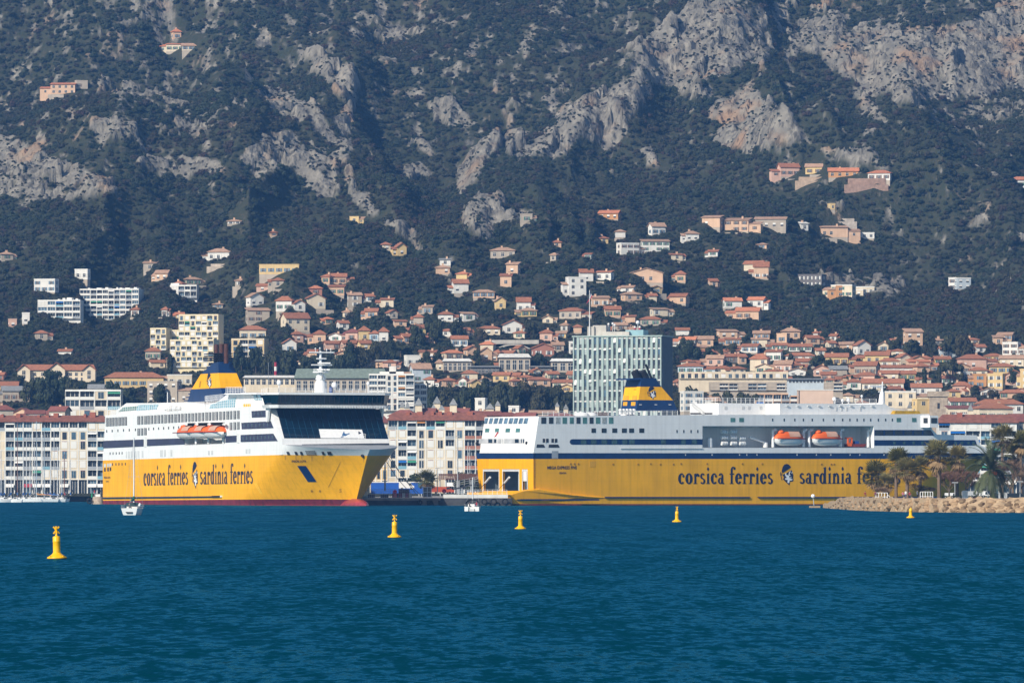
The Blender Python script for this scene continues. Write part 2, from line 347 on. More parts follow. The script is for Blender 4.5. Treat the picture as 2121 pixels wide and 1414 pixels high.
# ---------------------------------------------------------------- sea
def sea_material():
    m = bpy.data.materials.new("sea_water"); m.use_nodes = True; t = m.node_tree; N = t.nodes; L = t.links; N.clear()
    out = N.new("ShaderNodeOutputMaterial"); df = N.new("ShaderNodeBsdfDiffuse"); gl = N.new("ShaderNodeBsdfGlossy"); mx = N.new("ShaderNodeMixShader")
    df.inputs["Color"].default_value = (0.0001, 0.031, 0.055, 1); gl.inputs["Roughness"].default_value = 0.16; gl.inputs["Color"].default_value = (0.12, 0.66, 0.95, 1)
    tc = N.new("ShaderNodeTexCoord")
    def noise(s, d, st, rough, rot=0.0):
        n = N.new("ShaderNodeTexNoise"); n.inputs["Scale"].default_value = s; n.inputs["Detail"].default_value = d; n.inputs["Roughness"].default_value = rough
        mp = N.new("ShaderNodeMapping"); mp.inputs["Scale"].default_value = st; mp.inputs["Rotation"].default_value = (0, 0, rot)
        L.new(tc.outputs["Object"], mp.inputs[0]); L.new(mp.outputs[0], n.inputs["Vector"]); return n.outputs[0]
    def rng_(src, a, b, c, d):
        mr = N.new("ShaderNodeMapRange"); mr.inputs[1].default_value = a; mr.inputs[2].default_value = b; mr.inputs[3].default_value = c; mr.inputs[4].default_value = d
        L.new(src, mr.inputs[0]); return mr.outputs[0]
    def vm(op, a, c):
        x = N.new("ShaderNodeVectorMath"); x.operation = op; L.new(a, x.inputs[0])
        if isinstance(c, tuple): x.inputs[1].default_value = c
        else: L.new(c, x.inputs[1])
        return x.outputs[0]
    def cnoise(s, d, st, rough, k):      # two independent slopes
        n = N.new("ShaderNodeTexNoise"); n.inputs["Scale"].default_value = s; n.inputs["Detail"].default_value = d; n.inputs["Roughness"].default_value = rough
        mp = N.new("ShaderNodeMapping"); mp.inputs["Scale"].default_value = st
        L.new(tc.outputs["Object"], mp.inputs[0]); L.new(mp.outputs[0], n.inputs["Vector"])
        return vm('MULTIPLY', vm('SUBTRACT', n.outputs["Color"], (.5, .5, .5)), k)
    patch = noise(0.010, 3, (0.16, 1, 1), 0.5)
    s0 = cnoise(0.22, 3, (1, .12, 1), 0.6, (.3, .7, 0)); s1 = cnoise(0.85, 3, (1, .20, 1), 0.68, (.5, 1.0, 0)); s2 = cnoise(2.3, 3, (1, .22, 1), 0.65, (.85, 1.9, 0))
    sm = vm('ADD', vm('ADD', s1, s2), s0); sc = N.new("ShaderNodeVectorMath"); sc.operation = 'SCALE'; L.new(sm, sc.inputs[0]); L.new(rng_(patch, .4, .6, .55, 1.0), sc.inputs["Scale"])
    nn = vm('ADD', sc.outputs[0], (0, -.20, 1)); no = N.new("ShaderNodeVectorMath"); no.operation = 'NORMALIZE'; L.new(nn, no.inputs[0]); nrm = no.outputs[0]
    fr = N.new("ShaderNodeFresnel"); fr.inputs["IOR"].default_value = 1.33; L.new(nrm, fr.inputs["Normal"])
    mu = N.new("ShaderNodeMath"); mu.operation = 'MULTIPLY'; L.new(fr.outputs[0], mu.inputs[0]); mu.inputs[1].default_value = .58
    L.new(nrm, df.inputs["Normal"]); L.new(nrm, gl.inputs["Normal"])
    L.new(mu.outputs[0], mx.inputs[0]); L.new(df.outputs[0], mx.inputs[1]); L.new(gl.outputs[0], mx.inputs[2]); L.new(mx.outputs[0], out.inputs[0])
    return m
mb = MB(); mb.add([(-3000, -200, 0), (3000, -200, 0), (3000, 2330, 0), (-3000, 2330, 0)], [(0, 1, 2, 3)], sea_material())
structure(mb.build("sea"))["label"] = "deep teal rippled harbour water"

# ---------------------------------------------------------------- foliage
def leaf_material(name, stops, rough=0.8):
    m = bpy.data.materials.new(name); m.use_nodes = True; t = m.node_tree; N = t.nodes; L = t.links; b = N["Principled BSDF"]
    b.inputs["Roughness"].default_value = rough; b.inputs["Specular IOR Level"].default_value = 0.15
    oi = N.new("ShaderNodeObjectInfo"); r = N.new("ShaderNodeValToRGB"); e = r.color_ramp.elements
    while len(e) < len(stops): e.new(0.5)
    for i, (p, c) in enumerate(stops): e[i].position = p; e[i].color = (*c, 1)
    L.new(oi.outputs["Random"], r.inputs[0])
    tc = N.new("ShaderNodeTexCoord"); n = N.new("ShaderNodeTexNoise"); n.inputs["Scale"].default_value = 2.5; n.inputs["Detail"].default_value = 3
    L.new(tc.outputs["Object"], n.inputs["Vector"])
    mr = N.new("ShaderNodeMapRange"); mr.inputs[1].default_value = 0.3; mr.inputs[2].default_value = 0.7; mr.inputs[3].default_value = 0.65; mr.inputs[4].default_value = 1.4
    L.new(n.outputs[0], mr.inputs[0])
    n4 = N.new("ShaderNodeTexNoise"); n4.inputs["Scale"].default_value = 0.016; n4.inputs["Detail"].default_value = 4; L.new(oi.outputs["Location"], n4.inputs["Vector"])
    mr4 = N.new("ShaderNodeMapRange"); mr4.inputs[1].default_value = 0.42; mr4.inputs[2].default_value = 0.62; L.new(n4.outputs[0], mr4.inputs[0])
    tint = N.new("ShaderNodeMix"); tint.data_type = 'RGBA'; tint.blend_type = 'MULTIPLY'; L.new(mr4.outputs[0], tint.inputs[0]); L.new(r.outputs[0], tint.inputs[6]); tint.inputs[7].default_value = (1.25, 0.98, 1.0, 1); r = tint
    vm = N.new("ShaderNodeVectorMath"); vm.operation = 'SCALE'; L.new(r.outputs[2], vm.inputs[0]); L.new(mr.outputs[0], vm.inputs["Scale"])
    L.new(vm.outputs[0], b.inputs["Base Color"]); MATS[name] = m; return m
LEAF = leaf_material("pine_foliage", [(0, (0.031, 0.044, 0.027)), (0.45, (0.036, 0.049, 0.029)), (0.75, (0.042, 0.051, 0.031)), (0.88, (0.043, 0.041, 0.032)), (0.95, (0.054, 0.045, 0.038)), (1, (0.048, 0.056, 0.032))])
LEAF2 = leaf_material("dark_pine_foliage", [(0, (0.028, 0.042, 0.024)), (0.5, (0.036, 0.05, 0.026)), (1, (0.055, 0.055, 0.03))])
TWIG = leaf_material("bare_twigs", [(0, (0.17, 0.12, 0.085)), (1, (0.22, 0.16, 0.115))])
BARK = M("bark", (0.12, 0.09, 0.065), 0.9, 0.3, 1.5)
def crown_mb(rng, blobs, per, leaf, mat):
    """blobs: (x, y, z, r, flat). Leaf-sized quads lie over each clump, ragged at the rim."""
    mb = MB(); vs = []; fs = []
    for (x, y, z, r, fl) in blobs:
        for _ in range(per):
            u = rng.uniform(-0.75, 1); a = rng.uniform(0, 2 * math.pi); s = math.sqrt(max(0, 1 - u * u))
            n = Vector((s * math.cos(a), s * math.sin(a), u)); rr = r * rng.uniform(0.72, 1.12)
            c = Vector((x + n.x * rr, y + n.y * rr, z + n.z * rr * fl))
            n = (n + Vector((rng.uniform(-.6, .6), rng.uniform(-.6, .6), rng.uniform(-.5, .6)))).normalized()
            t = n.orthogonal().normalized(); b = n.cross(t); q = rng.uniform(0, 6.28); k = leaf * rng.uniform(0.6, 1.25)
            t2 = (t * math.cos(q) + b * math.sin(q)) * k; b2 = (b * math.cos(q) - t * math.sin(q)) * k * 0.75
            o = len(vs); vs += [c - t2 - b2 * .6, c + t2 * .3 - b2, c + t2 + b2 * .5, c - t2 * .4 + b2]; fs.append((o, o + 1, o + 2, o + 3))
    mb.add(vs, fs, mat); return mb
def pine_blobs(rng, n=7, spread=0.62, zlo=0.35, zhi=0.85, rlo=.3, rhi=.48, flat=.75):
    out = [(0, 0, (zlo + zhi) / 2, rhi, flat)]
    for i in range(n):
        a = rng.uniform(0, 6.28); d = spread * math.sqrt(rng.uniform(0.1, 1))
        out.append((d * math.cos(a), d * math.sin(a), rng.uniform(zlo, zhi) - 0.18 * d, rng.uniform(rlo, rhi), flat))
    return out
rng = random.Random(11)
protos = bpy.data.collections.new("forest_source")
for i in range(8):
    bl = pine_blobs(rng, rng.randint(5, 8), flat=rng.uniform(.65, .95)) if i < 6 else pine_blobs(rng, 4, .3, .3, .9, .3, .42, 1.0)
    me = crown_mb(rng, bl, 64, 0.12, LEAF).mesh("forest_tree_%d" % i)
    protos.objects.link(bpy.data.objects.new("forest_tree_%d" % i, me))
rn = np.random.default_rng(5)
sp = 3.15
tx, ty = np.meshgrid(np.arange(-470, 470, sp), np.arange(2600, 4150, sp))
tx = (tx + rn.uniform(-.5, .5, tx.shape) * sp * 1.15).ravel(); ty = (ty + rn.uniform(-.5, .5, ty.shape) * sp * 1.15).ravel()
tz, tr = terrain(tx, ty)
dens = np.where(ty < 2780, 0.25, 1.0) * np.where(fbm(tx / 17, ty / 30, 95, 3) > .66, .35, 1) * np.where(np.abs(tx) < ty * .088 + 25, 1, .9)
keep = (tr < 0.35) & (rn.uniform(size=tx.shape) < 0.93 * dens) | ((tr >= 0.35) & (rn.uniform(size=tx.shape) < np.where(tr > .9, 0.16, .35)))
scl = (1.45 + 2.3 * rn.uniform(size=tx.shape) ** 2.6) * (0.78 + 0.45 * fbm(tx / 45, ty / 60, 71, 2)) * np.where(tr > .35, .5, 1)
qx, qy = np.meshgrid(np.arange(-420, 420, 2.1), np.arange(2950, 4150, 2.9))     # low scrub between the crags
qx = (qx + rn.uniform(-1.3, 1.3, qx.shape)).ravel(); qy = (qy + rn.uniform(-1.8, 1.8, qy.shape)).ravel(); qz, qr = terrain(qx, qy)
qk = (qr > .3) & (rn.uniform(size=qx.shape) < .10 + .45 * (fbm(qx / 9, qy / 16, 83, 3) > .52))
qx, qy, qz = qx[qk], qy[qk], qz[qk]
tx = np.concatenate([tx, qx]); ty = np.concatenate([ty, qy]); tz = np.concatenate([tz, qz]); scl = np.concatenate([scl, rn.uniform(.5, 1.5, qx.shape)]); keep = np.concatenate([keep, np.ones(qx.shape, bool)])
FOREST = [tx, ty, tz, scl, keep]
def cut_forest(x, y, r):
    ax = np.abs(FOREST[0] - x); m = (ax < r) & (FOREST[1] < y + 12) & (FOREST[1] > y - min(2.2, .3 * r)); FOREST[4] &= ~m
    f = (ax < r + 1) & (FOREST[1] <= y) & (FOREST[1] > y - 15); FOREST[3][f] = np.minimum(FOREST[3][f], 1.5 + .09 * (y - FOREST[1][f]))
def finish_forest():
    X, Y, Z, S, K = FOREST
    me = bpy.data.meshes.new("forest"); n = int(K.sum())
    me.vertices.add(n); me.vertices.foreach_set("co", np.stack([X[K], Y[K], Z[K] - 0.25 * S[K]], -1).astype(np.float32).ravel())
    for nm, v in (("size", S[K]), ("turn", rn.uniform(0, 6.28, n))):
        a = me.attributes.new(nm, 'FLOAT', 'POINT'); a.data.foreach_set("value", v.astype(np.float32))
    o = bpy.data.objects.new("forest", me); COL.objects.link(o); o["kind"] = "stuff"; o["label"] = "dense pine and holm oak woodland covering the mountainside"
    g = bpy.data.node_groups.new("forest_nodes", 'GeometryNodeTree')
    g.interface.new_socket("Geometry", in_out='INPUT', socket_type='NodeSocketGeometry'); g.interface.new_socket("Geometry", in_out='OUTPUT', socket_type='NodeSocketGeometry')
    N = g.nodes; L = g.links
    gi = N.new("NodeGroupInput"); go = N.new("NodeGroupOutput"); ci = N.new("GeometryNodeCollectionInfo"); ci.inputs["Collection"].default_value = protos
    ci.inputs["Separate Children"].default_value = True; ci.inputs["Reset Children"].default_value = True
    ip = N.new("GeometryNodeInstanceOnPoints"); ip.inputs["Pick Instance"].default_value = True
    rv = N.new("FunctionNodeRandomValue"); rv.data_type = 'INT'; rv.inputs[4].default_value = 0; rv.inputs[5].default_value = 7
    s1 = N.new("GeometryNodeInputNamedAttribute"); s1.data_type = 'FLOAT'; s1.inputs[0].default_value = "size"
    s2 = N.new("GeometryNodeInputNamedAttribute"); s2.data_type = 'FLOAT'; s2.inputs[0].default_value = "turn"
    cx = N.new("ShaderNodeCombineXYZ"); L.new(s2.outputs[0], cx.inputs[2])
    L.new(gi.outputs[0], ip.inputs["Points"]); L.new(ci.outputs[0], ip.inputs["Instance"]); L.new(rv.outputs[2], ip.inputs["Instance Index"])
    L.new(s1.outputs[0], ip.inputs["Scale"]); L.new(cx.outputs[0], ip.inputs["Rotation"]); L.new(ip.outputs[0], go.inputs[0])
    md = o.modifiers.new("forest", 'NODES'); md.node_group = g
# ---------------------------------------------------------------- paints
YEL = M("ferry_yellow_paint", (0.88, 0.42, 0.0003), 0.42, 0.08, 0.12, 0.05, 0.35, streak=0.16, spec=0.2, seam=(.848, .53, 8.0, 2.4, .22))
WHT = M("ferry_white_paint", (0.80, 0.80, 0.79), 0.42, 0.04, 0.15, 0.04, 0.3, streak=0.10, spec=0.3, seam=(.848, .53, 7.0, 2.7, .18))
NVY = M("ferry_navy_paint", (0.006, 0.030, 0.105), 0.4, 0.15, 0.3, spec=0.35)
RED = M("antifouling_red", (0.17, 0.018, 0.03), 0.6, 0.35, 0.5, streak=0.35)
INK = M("lettering_navy", (0.007, 0.012, 0.045), 0.5, 0.05)
GLS = M("dark_window_glass", (0.012, 0.026, 0.042), 0.12, 0.5, 0.35, spec=0.6)
TEALG = M("tinted_front_glass", (0.001, 0.010, 0.024), 0.10, 0.4, 0.12, spec=0.35)
MULL = M("glass_mullion_blue", (0.006, 0.042, 0.078), 0.4, 0.1)
GREY = M("deck_grey", (0.30, 0.32, 0.34), 0.7, 0.15)
LOUV = M("louvre_grey", (0.55, 0.56, 0.56), 0.6, 0.1)
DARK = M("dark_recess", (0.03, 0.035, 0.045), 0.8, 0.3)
GARAGE = M("car_deck_bluegrey", (0.20, 0.26, 0.31), 0.7, 0.2)
BLACK = M("black_rubber", (0.015, 0.016, 0.02), 0.8, 0.3, 1.0)
ORANGE = M("lifeboat_orange", (0.80, 0.13, 0.012), 0.45, 0.06)
COVER = M("lifeboat_cover", (0.55, 0.33, 0.24), 0.7, 0.1)
RUSTP = M("rusty_pipe", (0.075, 0.026, 0.018), 0.7, 0.4, 1.2)
SKYG = M("pale_blue_glazing", (0.22, 0.42, 0.52), 0.15, 0.2, 0.6, spec=0.6)
GRNG = M("greenish_window_glass", (0.07, 0.19, 0.18), 0.15, 0.3, 0.6, spec=0.6)
DOME = M("radome_white", (0.8, 0.8, 0.8), 0.4, 0.03)
RUSTST = M("rust_streak", (0.42, 0.2, 0.03), 0.8, 0.3)

class Frame:
    def __init__(s, O, deg):
        s.O = Vector((O[0], O[1], 0)); a = R(deg)
        s.h = Vector((math.cos(a), math.sin(a), 0)); s.p = Vector((-math.sin(a), math.cos(a), 0))
    def W(s, x, y, z): return s.O + s.h * x + s.p * y + Vector((0, 0, z))
    def L(s, w_): d = Vector(w_) - s.O; return (d.dot(s.h), d.dot(s.p), d.z)
    def side(s, px, py, y=0.0): return hit(px, py, s.O + s.p * y, s.p)
    def ath(s, px, py, x): return hit(px, py, s.O + s.h * x, s.h)
    def zl(s, x, py, y=0.0): return HC + (CY - py) * s.W(x, y, 0).y / FPX
    def box(s, mb, x0, x1, y0, y1, z0, z1, mat):
        q = [s.W(x0, y0, z0), s.W(x1, y0, z0), s.W(x1, y1, z0), s.W(x0, y1, z0)]
        mb.hexa(q, [v + Vector((0, 0, z1 - z0)) for v in q], mat)
def plate(mb, pts, n, t, mat, base=0.02):
    n = Vector(n); mb.prism([Vector(p) - n * base for p in pts], n * (t + base), mat)
def rpts(f, x0, x1, y0, y1, sk=0.0): return [f(x0, y1), f(x1, y1), f(x1 + sk, y0), f(x0 + sk, y0)]

# ---------------------------------------------------------------- painted lettering
def _arc(cx, cy, rx, ry, tx, ty, a0, a1, n=10):
    o = [(cx + rx * math.cos(R(a0 + (a1 - a0) * i / n)), cy + ry * math.sin(R(a0 + (a1 - a0) * i / n))) for i in range(n + 1)]
    i_ = [(cx + (rx - tx) * math.cos(R(a0 + (a1 - a0) * i / n)), cy + (ry - ty) * math.sin(R(a0 + (a1 - a0) * i / n))) for i in range(n + 1)]
    return [[o[k], o[k + 1], i_[k + 1], i_[k]] for k in range(n)]
def _q(x0, x1, y0, y1): return [[(x0, y0), (x1, y0), (x1, y1), (x0, y1)]]
def glyph(c):
    S = 0.345
    if c == 'c': return _arc(.46, .5, .46, .53, .35, .12, 55, 318, 14) + _arc(.70, .74, .14, .14, .13, .13, 0, 360, 8), .90
    if c == 'o': return _arc(.48, .5, .48, .53, .35, .12, 0, 360, 20), 1.02
    if c == 'r': return _q(.12, .37, 0, .9) + _q(0, .5, 0, .07) + [[(0, .9), (.37, 1.03), (.37, .9)]] + _arc(.56, .70, .24, .30, .2, .17, 35, 175, 8) + _arc(.68, .80, .13, .13, .12, .12, 0, 360, 8), .80
    if c == 's': return _arc(.36, .735, .32, .29, .24, .12, 30, 265, 10) + _arc(.37, .26, .36, .29, .26, .12, -155, 88, 10) + [[(.16, .62), (.34, .44), (.62, .36), (.36, .62)]], .78
    if c == 'i': return _q(.12, .37, 0, .92) + _q(0, .49, 0, .07) + [[(0, .9), (.37, 1.03), (.37, .9)]] + [[(.245, 1.22), (.40, 1.42), (.245, 1.64), (.09, 1.42)]], .54
    if c == 'a': return _arc(.33, .29, .33, .31, .24, .09, 0, 360, 14) + _q(.46, .71, .08, .75) + [[(.46, .08), (.6, -.02), (.86, .0), (.86, .08), (.71, .12)]] + _arc(.40, .72, .32, .31, .24, .10, 0, 165, 9), .90
    if c == 'f': return _q(.14, .39, 0, 1.35) + _q(0, .52, 0, .07) + _q(0, .60, .90, 1.0) + _arc(.46, 1.30, .32, .36, .24, .10, 40, 175, 8) + _arc(.64, 1.48, .14, .14, .13, .13, 0, 360, 8), .66
    if c == 'e': return _arc(.46, .5, .46, .53, .35, .12, 5, 325, 16) + _q(.2, .88, .50, .58), .94
    if c == 'd': return _arc(.42, .5, .42, .53, .30, .11, 0, 360, 18) + _q(.62, .87, .0, 1.55) + [[(.48, 1.48), (.87, 1.62), (.87, 1.5), (.62, 1.48)]] + _q(.87, 1.0, 0, .07), 1.06
    if c == 'n': return _q(.12, .37, 0, .9) + _q(0, .48, 0, .07) + [[(0, .9), (.37, 1.03), (.37, .9)]] + _arc(.57, .62, .33, .41, .25, .13, 0, 165, 9) + _q(.65, .90, 0, .64) + _q(.55, 1.0, 0, .07), 1.08
    return [], .55
def lettering(mb, text, fn, mat, n, t=0.05):
    x = 0.0; k = 0
    for c in text:
        ps, adv = glyph(c)
        for p in ps:
            k += 1; plate(mb, [fn(x + a, b) for a, b in p], n, t + 0.0015 * (k % 7), mat, 0.01)
        x += adv + .06
    return x
def text_width(text): return sum(glyph(c)[1] + .06 for c in text) - .06
def sans(text):      # built-in sans capitals as flat polygons, unit cap height
    cu = bpy.data.curves.new("caption", 'FONT'); cu.body = text; cu.resolution_u = 2; cu.size = 1.0; cu.offset = 0.022
    o = bpy.data.objects.new("caption", cu); COL.objects.link(o); bpy.context.view_layer.update()
    me = o.to_mesh(); vs = [tuple(v.co) for v in me.vertices]; fs = [tuple(p.vertices) for p in me.polygons]
    o.to_mesh_clear(); bpy.data.objects.remove(o); bpy.data.curves.remove(cu)
    x0 = min(v[0] for v in vs); x1 = max(v[0] for v in vs); y1 = max(v[1] for v in vs)
    return [((v[0] - x0) / (x1 - x0), v[1] / y1) for v in vs], fs
def caption(mb, text, fn, mat, n, t=0.06):
    vs, fs = sans(text); mb.add([Vector(fn(a, b)) + Vector(n) * t for a, b in vs], fs, mat)
EMB = { # headband portrait emblem, as polygons in a 0..1 box
 "cap": [(.13,.63),(.14,.72),(.20,.86),(.33,.97),(.49,1.0),(.65,.96),(.80,.85),(.66,.77),(.42,.67),(.20,.57)],
 "face": [(.17,.49),(.44,.56),(.67,.64),(.84,.71),(.89,.60),(.96,.47),(.94,.37),(.97,.24),(.93,.18),(.75,.18),(.71,.15),(.68,0.0),(.55,.07),(.22,.28),(.29,.37),(.23,.44)],
 "white": [[(.46,.49),(.64,.45),(.73,.30),(.92,.28),(.88,.24),(.70,.22),(.66,.11),(.54,.11),(.55,.25),(.38,.26),(.37,.33),(.49,.34),(.42,.42)],
           [(.66,.62),(.79,.66),(.71,.57),(.70,.49),(.78,.46),(.64,.43),(.62,.48)], [(.78,.40),(.82,.40),(.80,.30),(.76,.31)], [(.84,.60),(.90,.62),(.88,.55),(.82,.57)],
           [(.38,.55),(.46,.57),(.44,.47),(.37,.42)]]}
def emblem(mb, fn, n, t=0.05):
    plate(mb, [fn(*p) for p in EMB["cap"]], n, t, INK); plate(mb, [fn(*p) for p in EMB["face"]], n, t, INK)
    for k, w_ in enumerate(EMB["white"]): plate(mb, [fn(*p) for p in w_], n, t + .03 + .002 * k, WHT)
    for a, b in (((.06, .62), (.03, .50)), ((.03, .50), (.10, .36)), ((.10, .36), (.14, .24)), ((.16, .56), (.08, .46))):
        plate(mb, [fn(a[0] - .02, a[1]), fn(b[0] - .02, b[1]), fn(b[0] + .02, b[1]), fn(a[0] + .02, a[1])], n, t, INK)

# ---------------------------------------------------------------- hull loft
def hull_loft(fr, B, bands, xp, xs, pw, xstern=0.0, nst=30):
    """bands: [(py or None for the keel, material above it, rows)], py rows seen on the starboard side plane.
    xp/xs/pw: (waterline, deck) start of the bow taper, stem, fullness."""
    mb = MB(); rows = []; x_all = []
    zt_ = lambda x, py: -1.2 if py is None else fr.zl(x, py)
    ztop = zt_(xp[1], bands[-1][0]); pys = []
    for k in range(len(bands) - 1):
        a, b, n = bands[k][0], bands[k + 1][0], bands[k][2]
        for i in range(n): pys.append((a, b, i / n, bands[k][1]))
    pys.append((bands[-1][0], bands[-1][0], 0, None))
    grid = []
    for (a, b, u, mat) in pys:
        za = zt_(xp[1], a); zb = zt_(xp[1], b); t = max(0, min(1.0, (za + (zb - za) * u) / ztop))
        X0 = xp[0] + (xp[1] - xp[0]) * t; X1 = xs[0] + (xs[1] - xs[0]) * (t if t > 0 else 0); pwr = pw[0] + (pw[1] - pw[0]) * t
        row = []
        for j in range(nst + 1):
            if j <= 8: x = xstern + (X0 - xstern) * j / 8; hb = B / 2
            else:
                q = (j - 8) / (nst - 8); q = 1 - (1 - q) ** 1.4; x = X0 + (X1 - X0) * q; hb = B / 2 * (1 - q ** pwr)
            z = zt_(x, a) + (zt_(x, b) - zt_(x, a)) * u
            row.append((x, hb, z))
        grid.append((row, mat))
    for k in range(len(grid) - 1):
        r0, mat = grid[k]; r1 = grid[k + 1][0]
        for s in (-1, 1):
            vs = [fr.W(x, B / 2 + s * hb, z) for x, hb, z in r0] + [fr.W(x, B / 2 + s * hb, z) for x, hb, z in r1]; n = nst + 1
            mb.add(vs, [((j, j + 1, n + j + 1, n + j) if s < 0 else (j + 1, j, n + j, n + j + 1)) for j in range(nst)], mat, True)
    top = grid[-1][0]; n = nst + 1     # weather deck
    vs = [fr.W(x, B / 2 - hb, z - .02) for x, hb, z in top] + [fr.W(x, B / 2 + hb, z - .02) for x, hb, z in top]
    mb.add(vs, [(j, j + 1, n + j + 1, n + j) for j in range(nst)], GREY)
    return mb, grid

def rail(mb, pts, h, mat, step=2.2, n=3, r=0.06):
    for a, b in zip(pts, pts[1:]):
        a = Vector(a); b = Vector(b); d = (b - a).length; k = max(1, int(d / step))
        for i in range(k + 1):
            p = a + (b - a) * (i / k); mb.box(p.x - r, p.x + r, p.y - r, p.y + r, p.z, p.z + h, mat)
        for j in range(1, n + 1):
            z = Vector((0, 0, h * j / n)); mb.tube(a + z, b + z, r, mat, 4, smooth=False)

def lifeboat(fr, name, label, px0, px1, py0, py1, y, group, width=3.4):
    a = fr.side(px0, py1, y); b = fr.side(px1, py1, y); top = fr.side((px0 + px1) / 2, py0, y)
    x0 = fr.L(a)[0]; x1 = fr.L(b)[0]; z0 = (a.z + b.z) / 2; H = top.z - z0; Lb = x1 - x0; cx = (x0 + x1) / 2
    t = thing(name, label, "lifeboat", fr.W(cx, y, z0), group)
    def loft(lo, mat, nm):
        mb = MB(); nx, na = 14, 7; vs = []
        for i in range(nx + 1):
            s = -1 + 2 * i / nx; e = (1 - abs(s) ** 3.2) ** .6 if abs(s) < 1 else 0.0
            for j in range(na + 1):
                q = j / na; ang = math.pi * q
                if lo: yy = -math.cos(ang) * width / 2 * (0.15 + .85 * e); zz = H * .46 - math.sin(ang) ** .7 * H * .46 * (.35 + .65 * e)
                else: yy = -math.cos(ang) * width / 2 * (0.12 + .82 * e); zz = H * .46 + math.sin(ang) ** .8 * H * .46 * e
                vs.append(fr.W(cx + s * Lb / 2 * (1.0 if not lo else .99), y + yy, z0 + zz))
        mb.add(vs, [(i * (na + 1) + j, (i + 1) * (na + 1) + j, (i + 1) * (na + 1) + j + 1, i * (na + 1) + j + 1) for i in range(nx) for j in range(na)], mat, True)
        return mb.build(nm, t)
    loft(True, WHT, "hull"); loft(False, ORANGE, "canopy")
    mb = MB(); na = 7; vs = []
    for s in (-.12, .62):
        for j in range(na + 1):
            ang = math.pi * (.06 + .88 * j / na); e = (1 - abs(s) ** 3.2) ** .6
            vs.append(fr.W(cx + s * Lb / 2, y - math.cos(ang) * width / 2 * (.95), z0 + H * .46 + math.sin(ang) ** .8 * H * .475))
    mb.add(vs, [(j, na + 1 + j, na + 2 + j, j + 1) for j in range(na)], COVER, True); mb.build("canvas_panel", t)
    mb = MB(); mb.ball(fr.W(cx - Lb * .27, y, z0 + H * .88), H * .15, ORANGE, 8, 5, 1.6, 1.6, 1); mb.build("steering_turret", t)
    mb = MB(); fr.box(mb, x0 + .3, x1 - .3, y - width / 2 - .1, y - width / 2 + .15, z0 + H * .43, z0 + H * .49, RED); mb.build("fender_strip", t)
    return t

# ================================================================ FERRY WITH ITS STERN TOWARDS THE QUAY
FM = Frame((at(1105, 1010, 1800).x, 1800), 32); BM = 30.5
ferry = thing("ferry", "long yellow ferry seen from its open stern doors, moored beyond the palms", "ferry", FM.O)
nS = -FM.p; nA = -FM.h
S = FM.side
xw = lambda px, y=0: FM.L(FM.side(px, 1000, y))[0]
mb, _ = hull_loft(FM, BM, [(None, RED, 1), (1043.2, YEL, 5), (950, NVY, 2), (938, WHT, 1), (937.6, None, 1)], (128, 152), (166, 180), (1.6, 2.3))
hull = mb.build("hull", ferry)
# aft end: pillars round the car-deck doors, then navy band
A = lambda px, py, x=0.0: FM.ath(px, py, x)
mb = MB()
for (x0, x1, xb0, xb1) in ((989, 1001, 996, 1001), (1034.5, 1041, 1034.5, 1041), (1076, 1082, 1076, 1082), (1093, 1105, 1095, 1105)):
    plate(mb, [A(xb0, 1044), A(xb1, 1044), A(x1, 971), A(x0, 971)], nA, .02, YEL, .8)
for (x0, x1) in ((1001, 1034.5), (1041, 1076), (1082, 1093)): plate(mb, [A(x0, 1044), A(x1, 1044), A(x1, 1016), A(x0, 1016)], nA, 0, YEL, .75)
plate(mb, [A(989, 971), A(1105, 971), A(1105, 950), A(988, 950)], nA, .02, YEL, .8)
plate(mb, [A(988, 950), A(1105, 950), A(1105, 938), A(987, 938)], nA, .03, NVY, .8)
mb.build("transom", ferry)
mb = MB()
FM.box(mb, 22, 22.4, .6, BM - .6, .5, 14, GARAGE); FM.box(mb, .5, 22, .5, .8, 1, 14, GARAGE); FM.box(mb, .5, 22, BM - .8, BM - .5, 1, 14, GARAGE)
FM.box(mb, .5, 22, .5, BM - .5, 1.8, 2.4, GREY); FM.box(mb, .5, 22, .5, BM - .5, FM.zl(0, 972), FM.zl(0, 968), GREY)
FM.box(mb, 1, 22, 9.5, 10.2, 1, 14, GARAGE); FM.box(mb, 1, 22, 19.5, 20.2, 1, 14, GARAGE)
mb.build("car_deck", ferry)
for (x0, x1) in ((1001, 1034.5), (1041, 1076), (1082, 1093)):
    mb = MB(); w_ = 0.8
    plate(mb, [A(x0, 1016), A(x0 + w_, 1016), A(x0 + w_, 971.5), A(x0, 971.5)], nA, .12, WHT); plate(mb, [A(x1 - w_, 1016), A(x1, 1016), A(x1, 971.5), A(x1 - w_, 971.5)], nA, .12, WHT)
    plate(mb, [A(x0 + w_, 976), A(x1 - w_, 976), A(x1 - w_, 971.5), A(x0 + w_, 971.5)], nA, .10, LOUV); mb.build("door_frame", ferry)
mb = MB(); plate(mb, [A(1084, 996), A(1091, 996), A(1091, 975), A(1084, 975)], nA, .05, WHT); mb.build("door", ferry)
for px, top in ((1009, 986), (1049, 986)):
    mb = MB(); mb.tube(A(px - 4, 1000, .5), A(px + 6, 988, -.3), .35, WHT); mb.build("ramp_strut", ferry)
    mb = MB(); mb.tube(A(px - 4, 1000, .5), A(px - 20, 1017, -6), .08, BLACK, 4); mb.build("ramp_cable", ferry)
mb = MB(); FM.box(mb, -11, .2, 3.6, BM - 3.4, 1.7, 2.1, GREY); FM.box(mb, -11, .2, 3.2, 3.6, 1.6, 2.6, YEL); mb.build("stern_ramp", ferry)
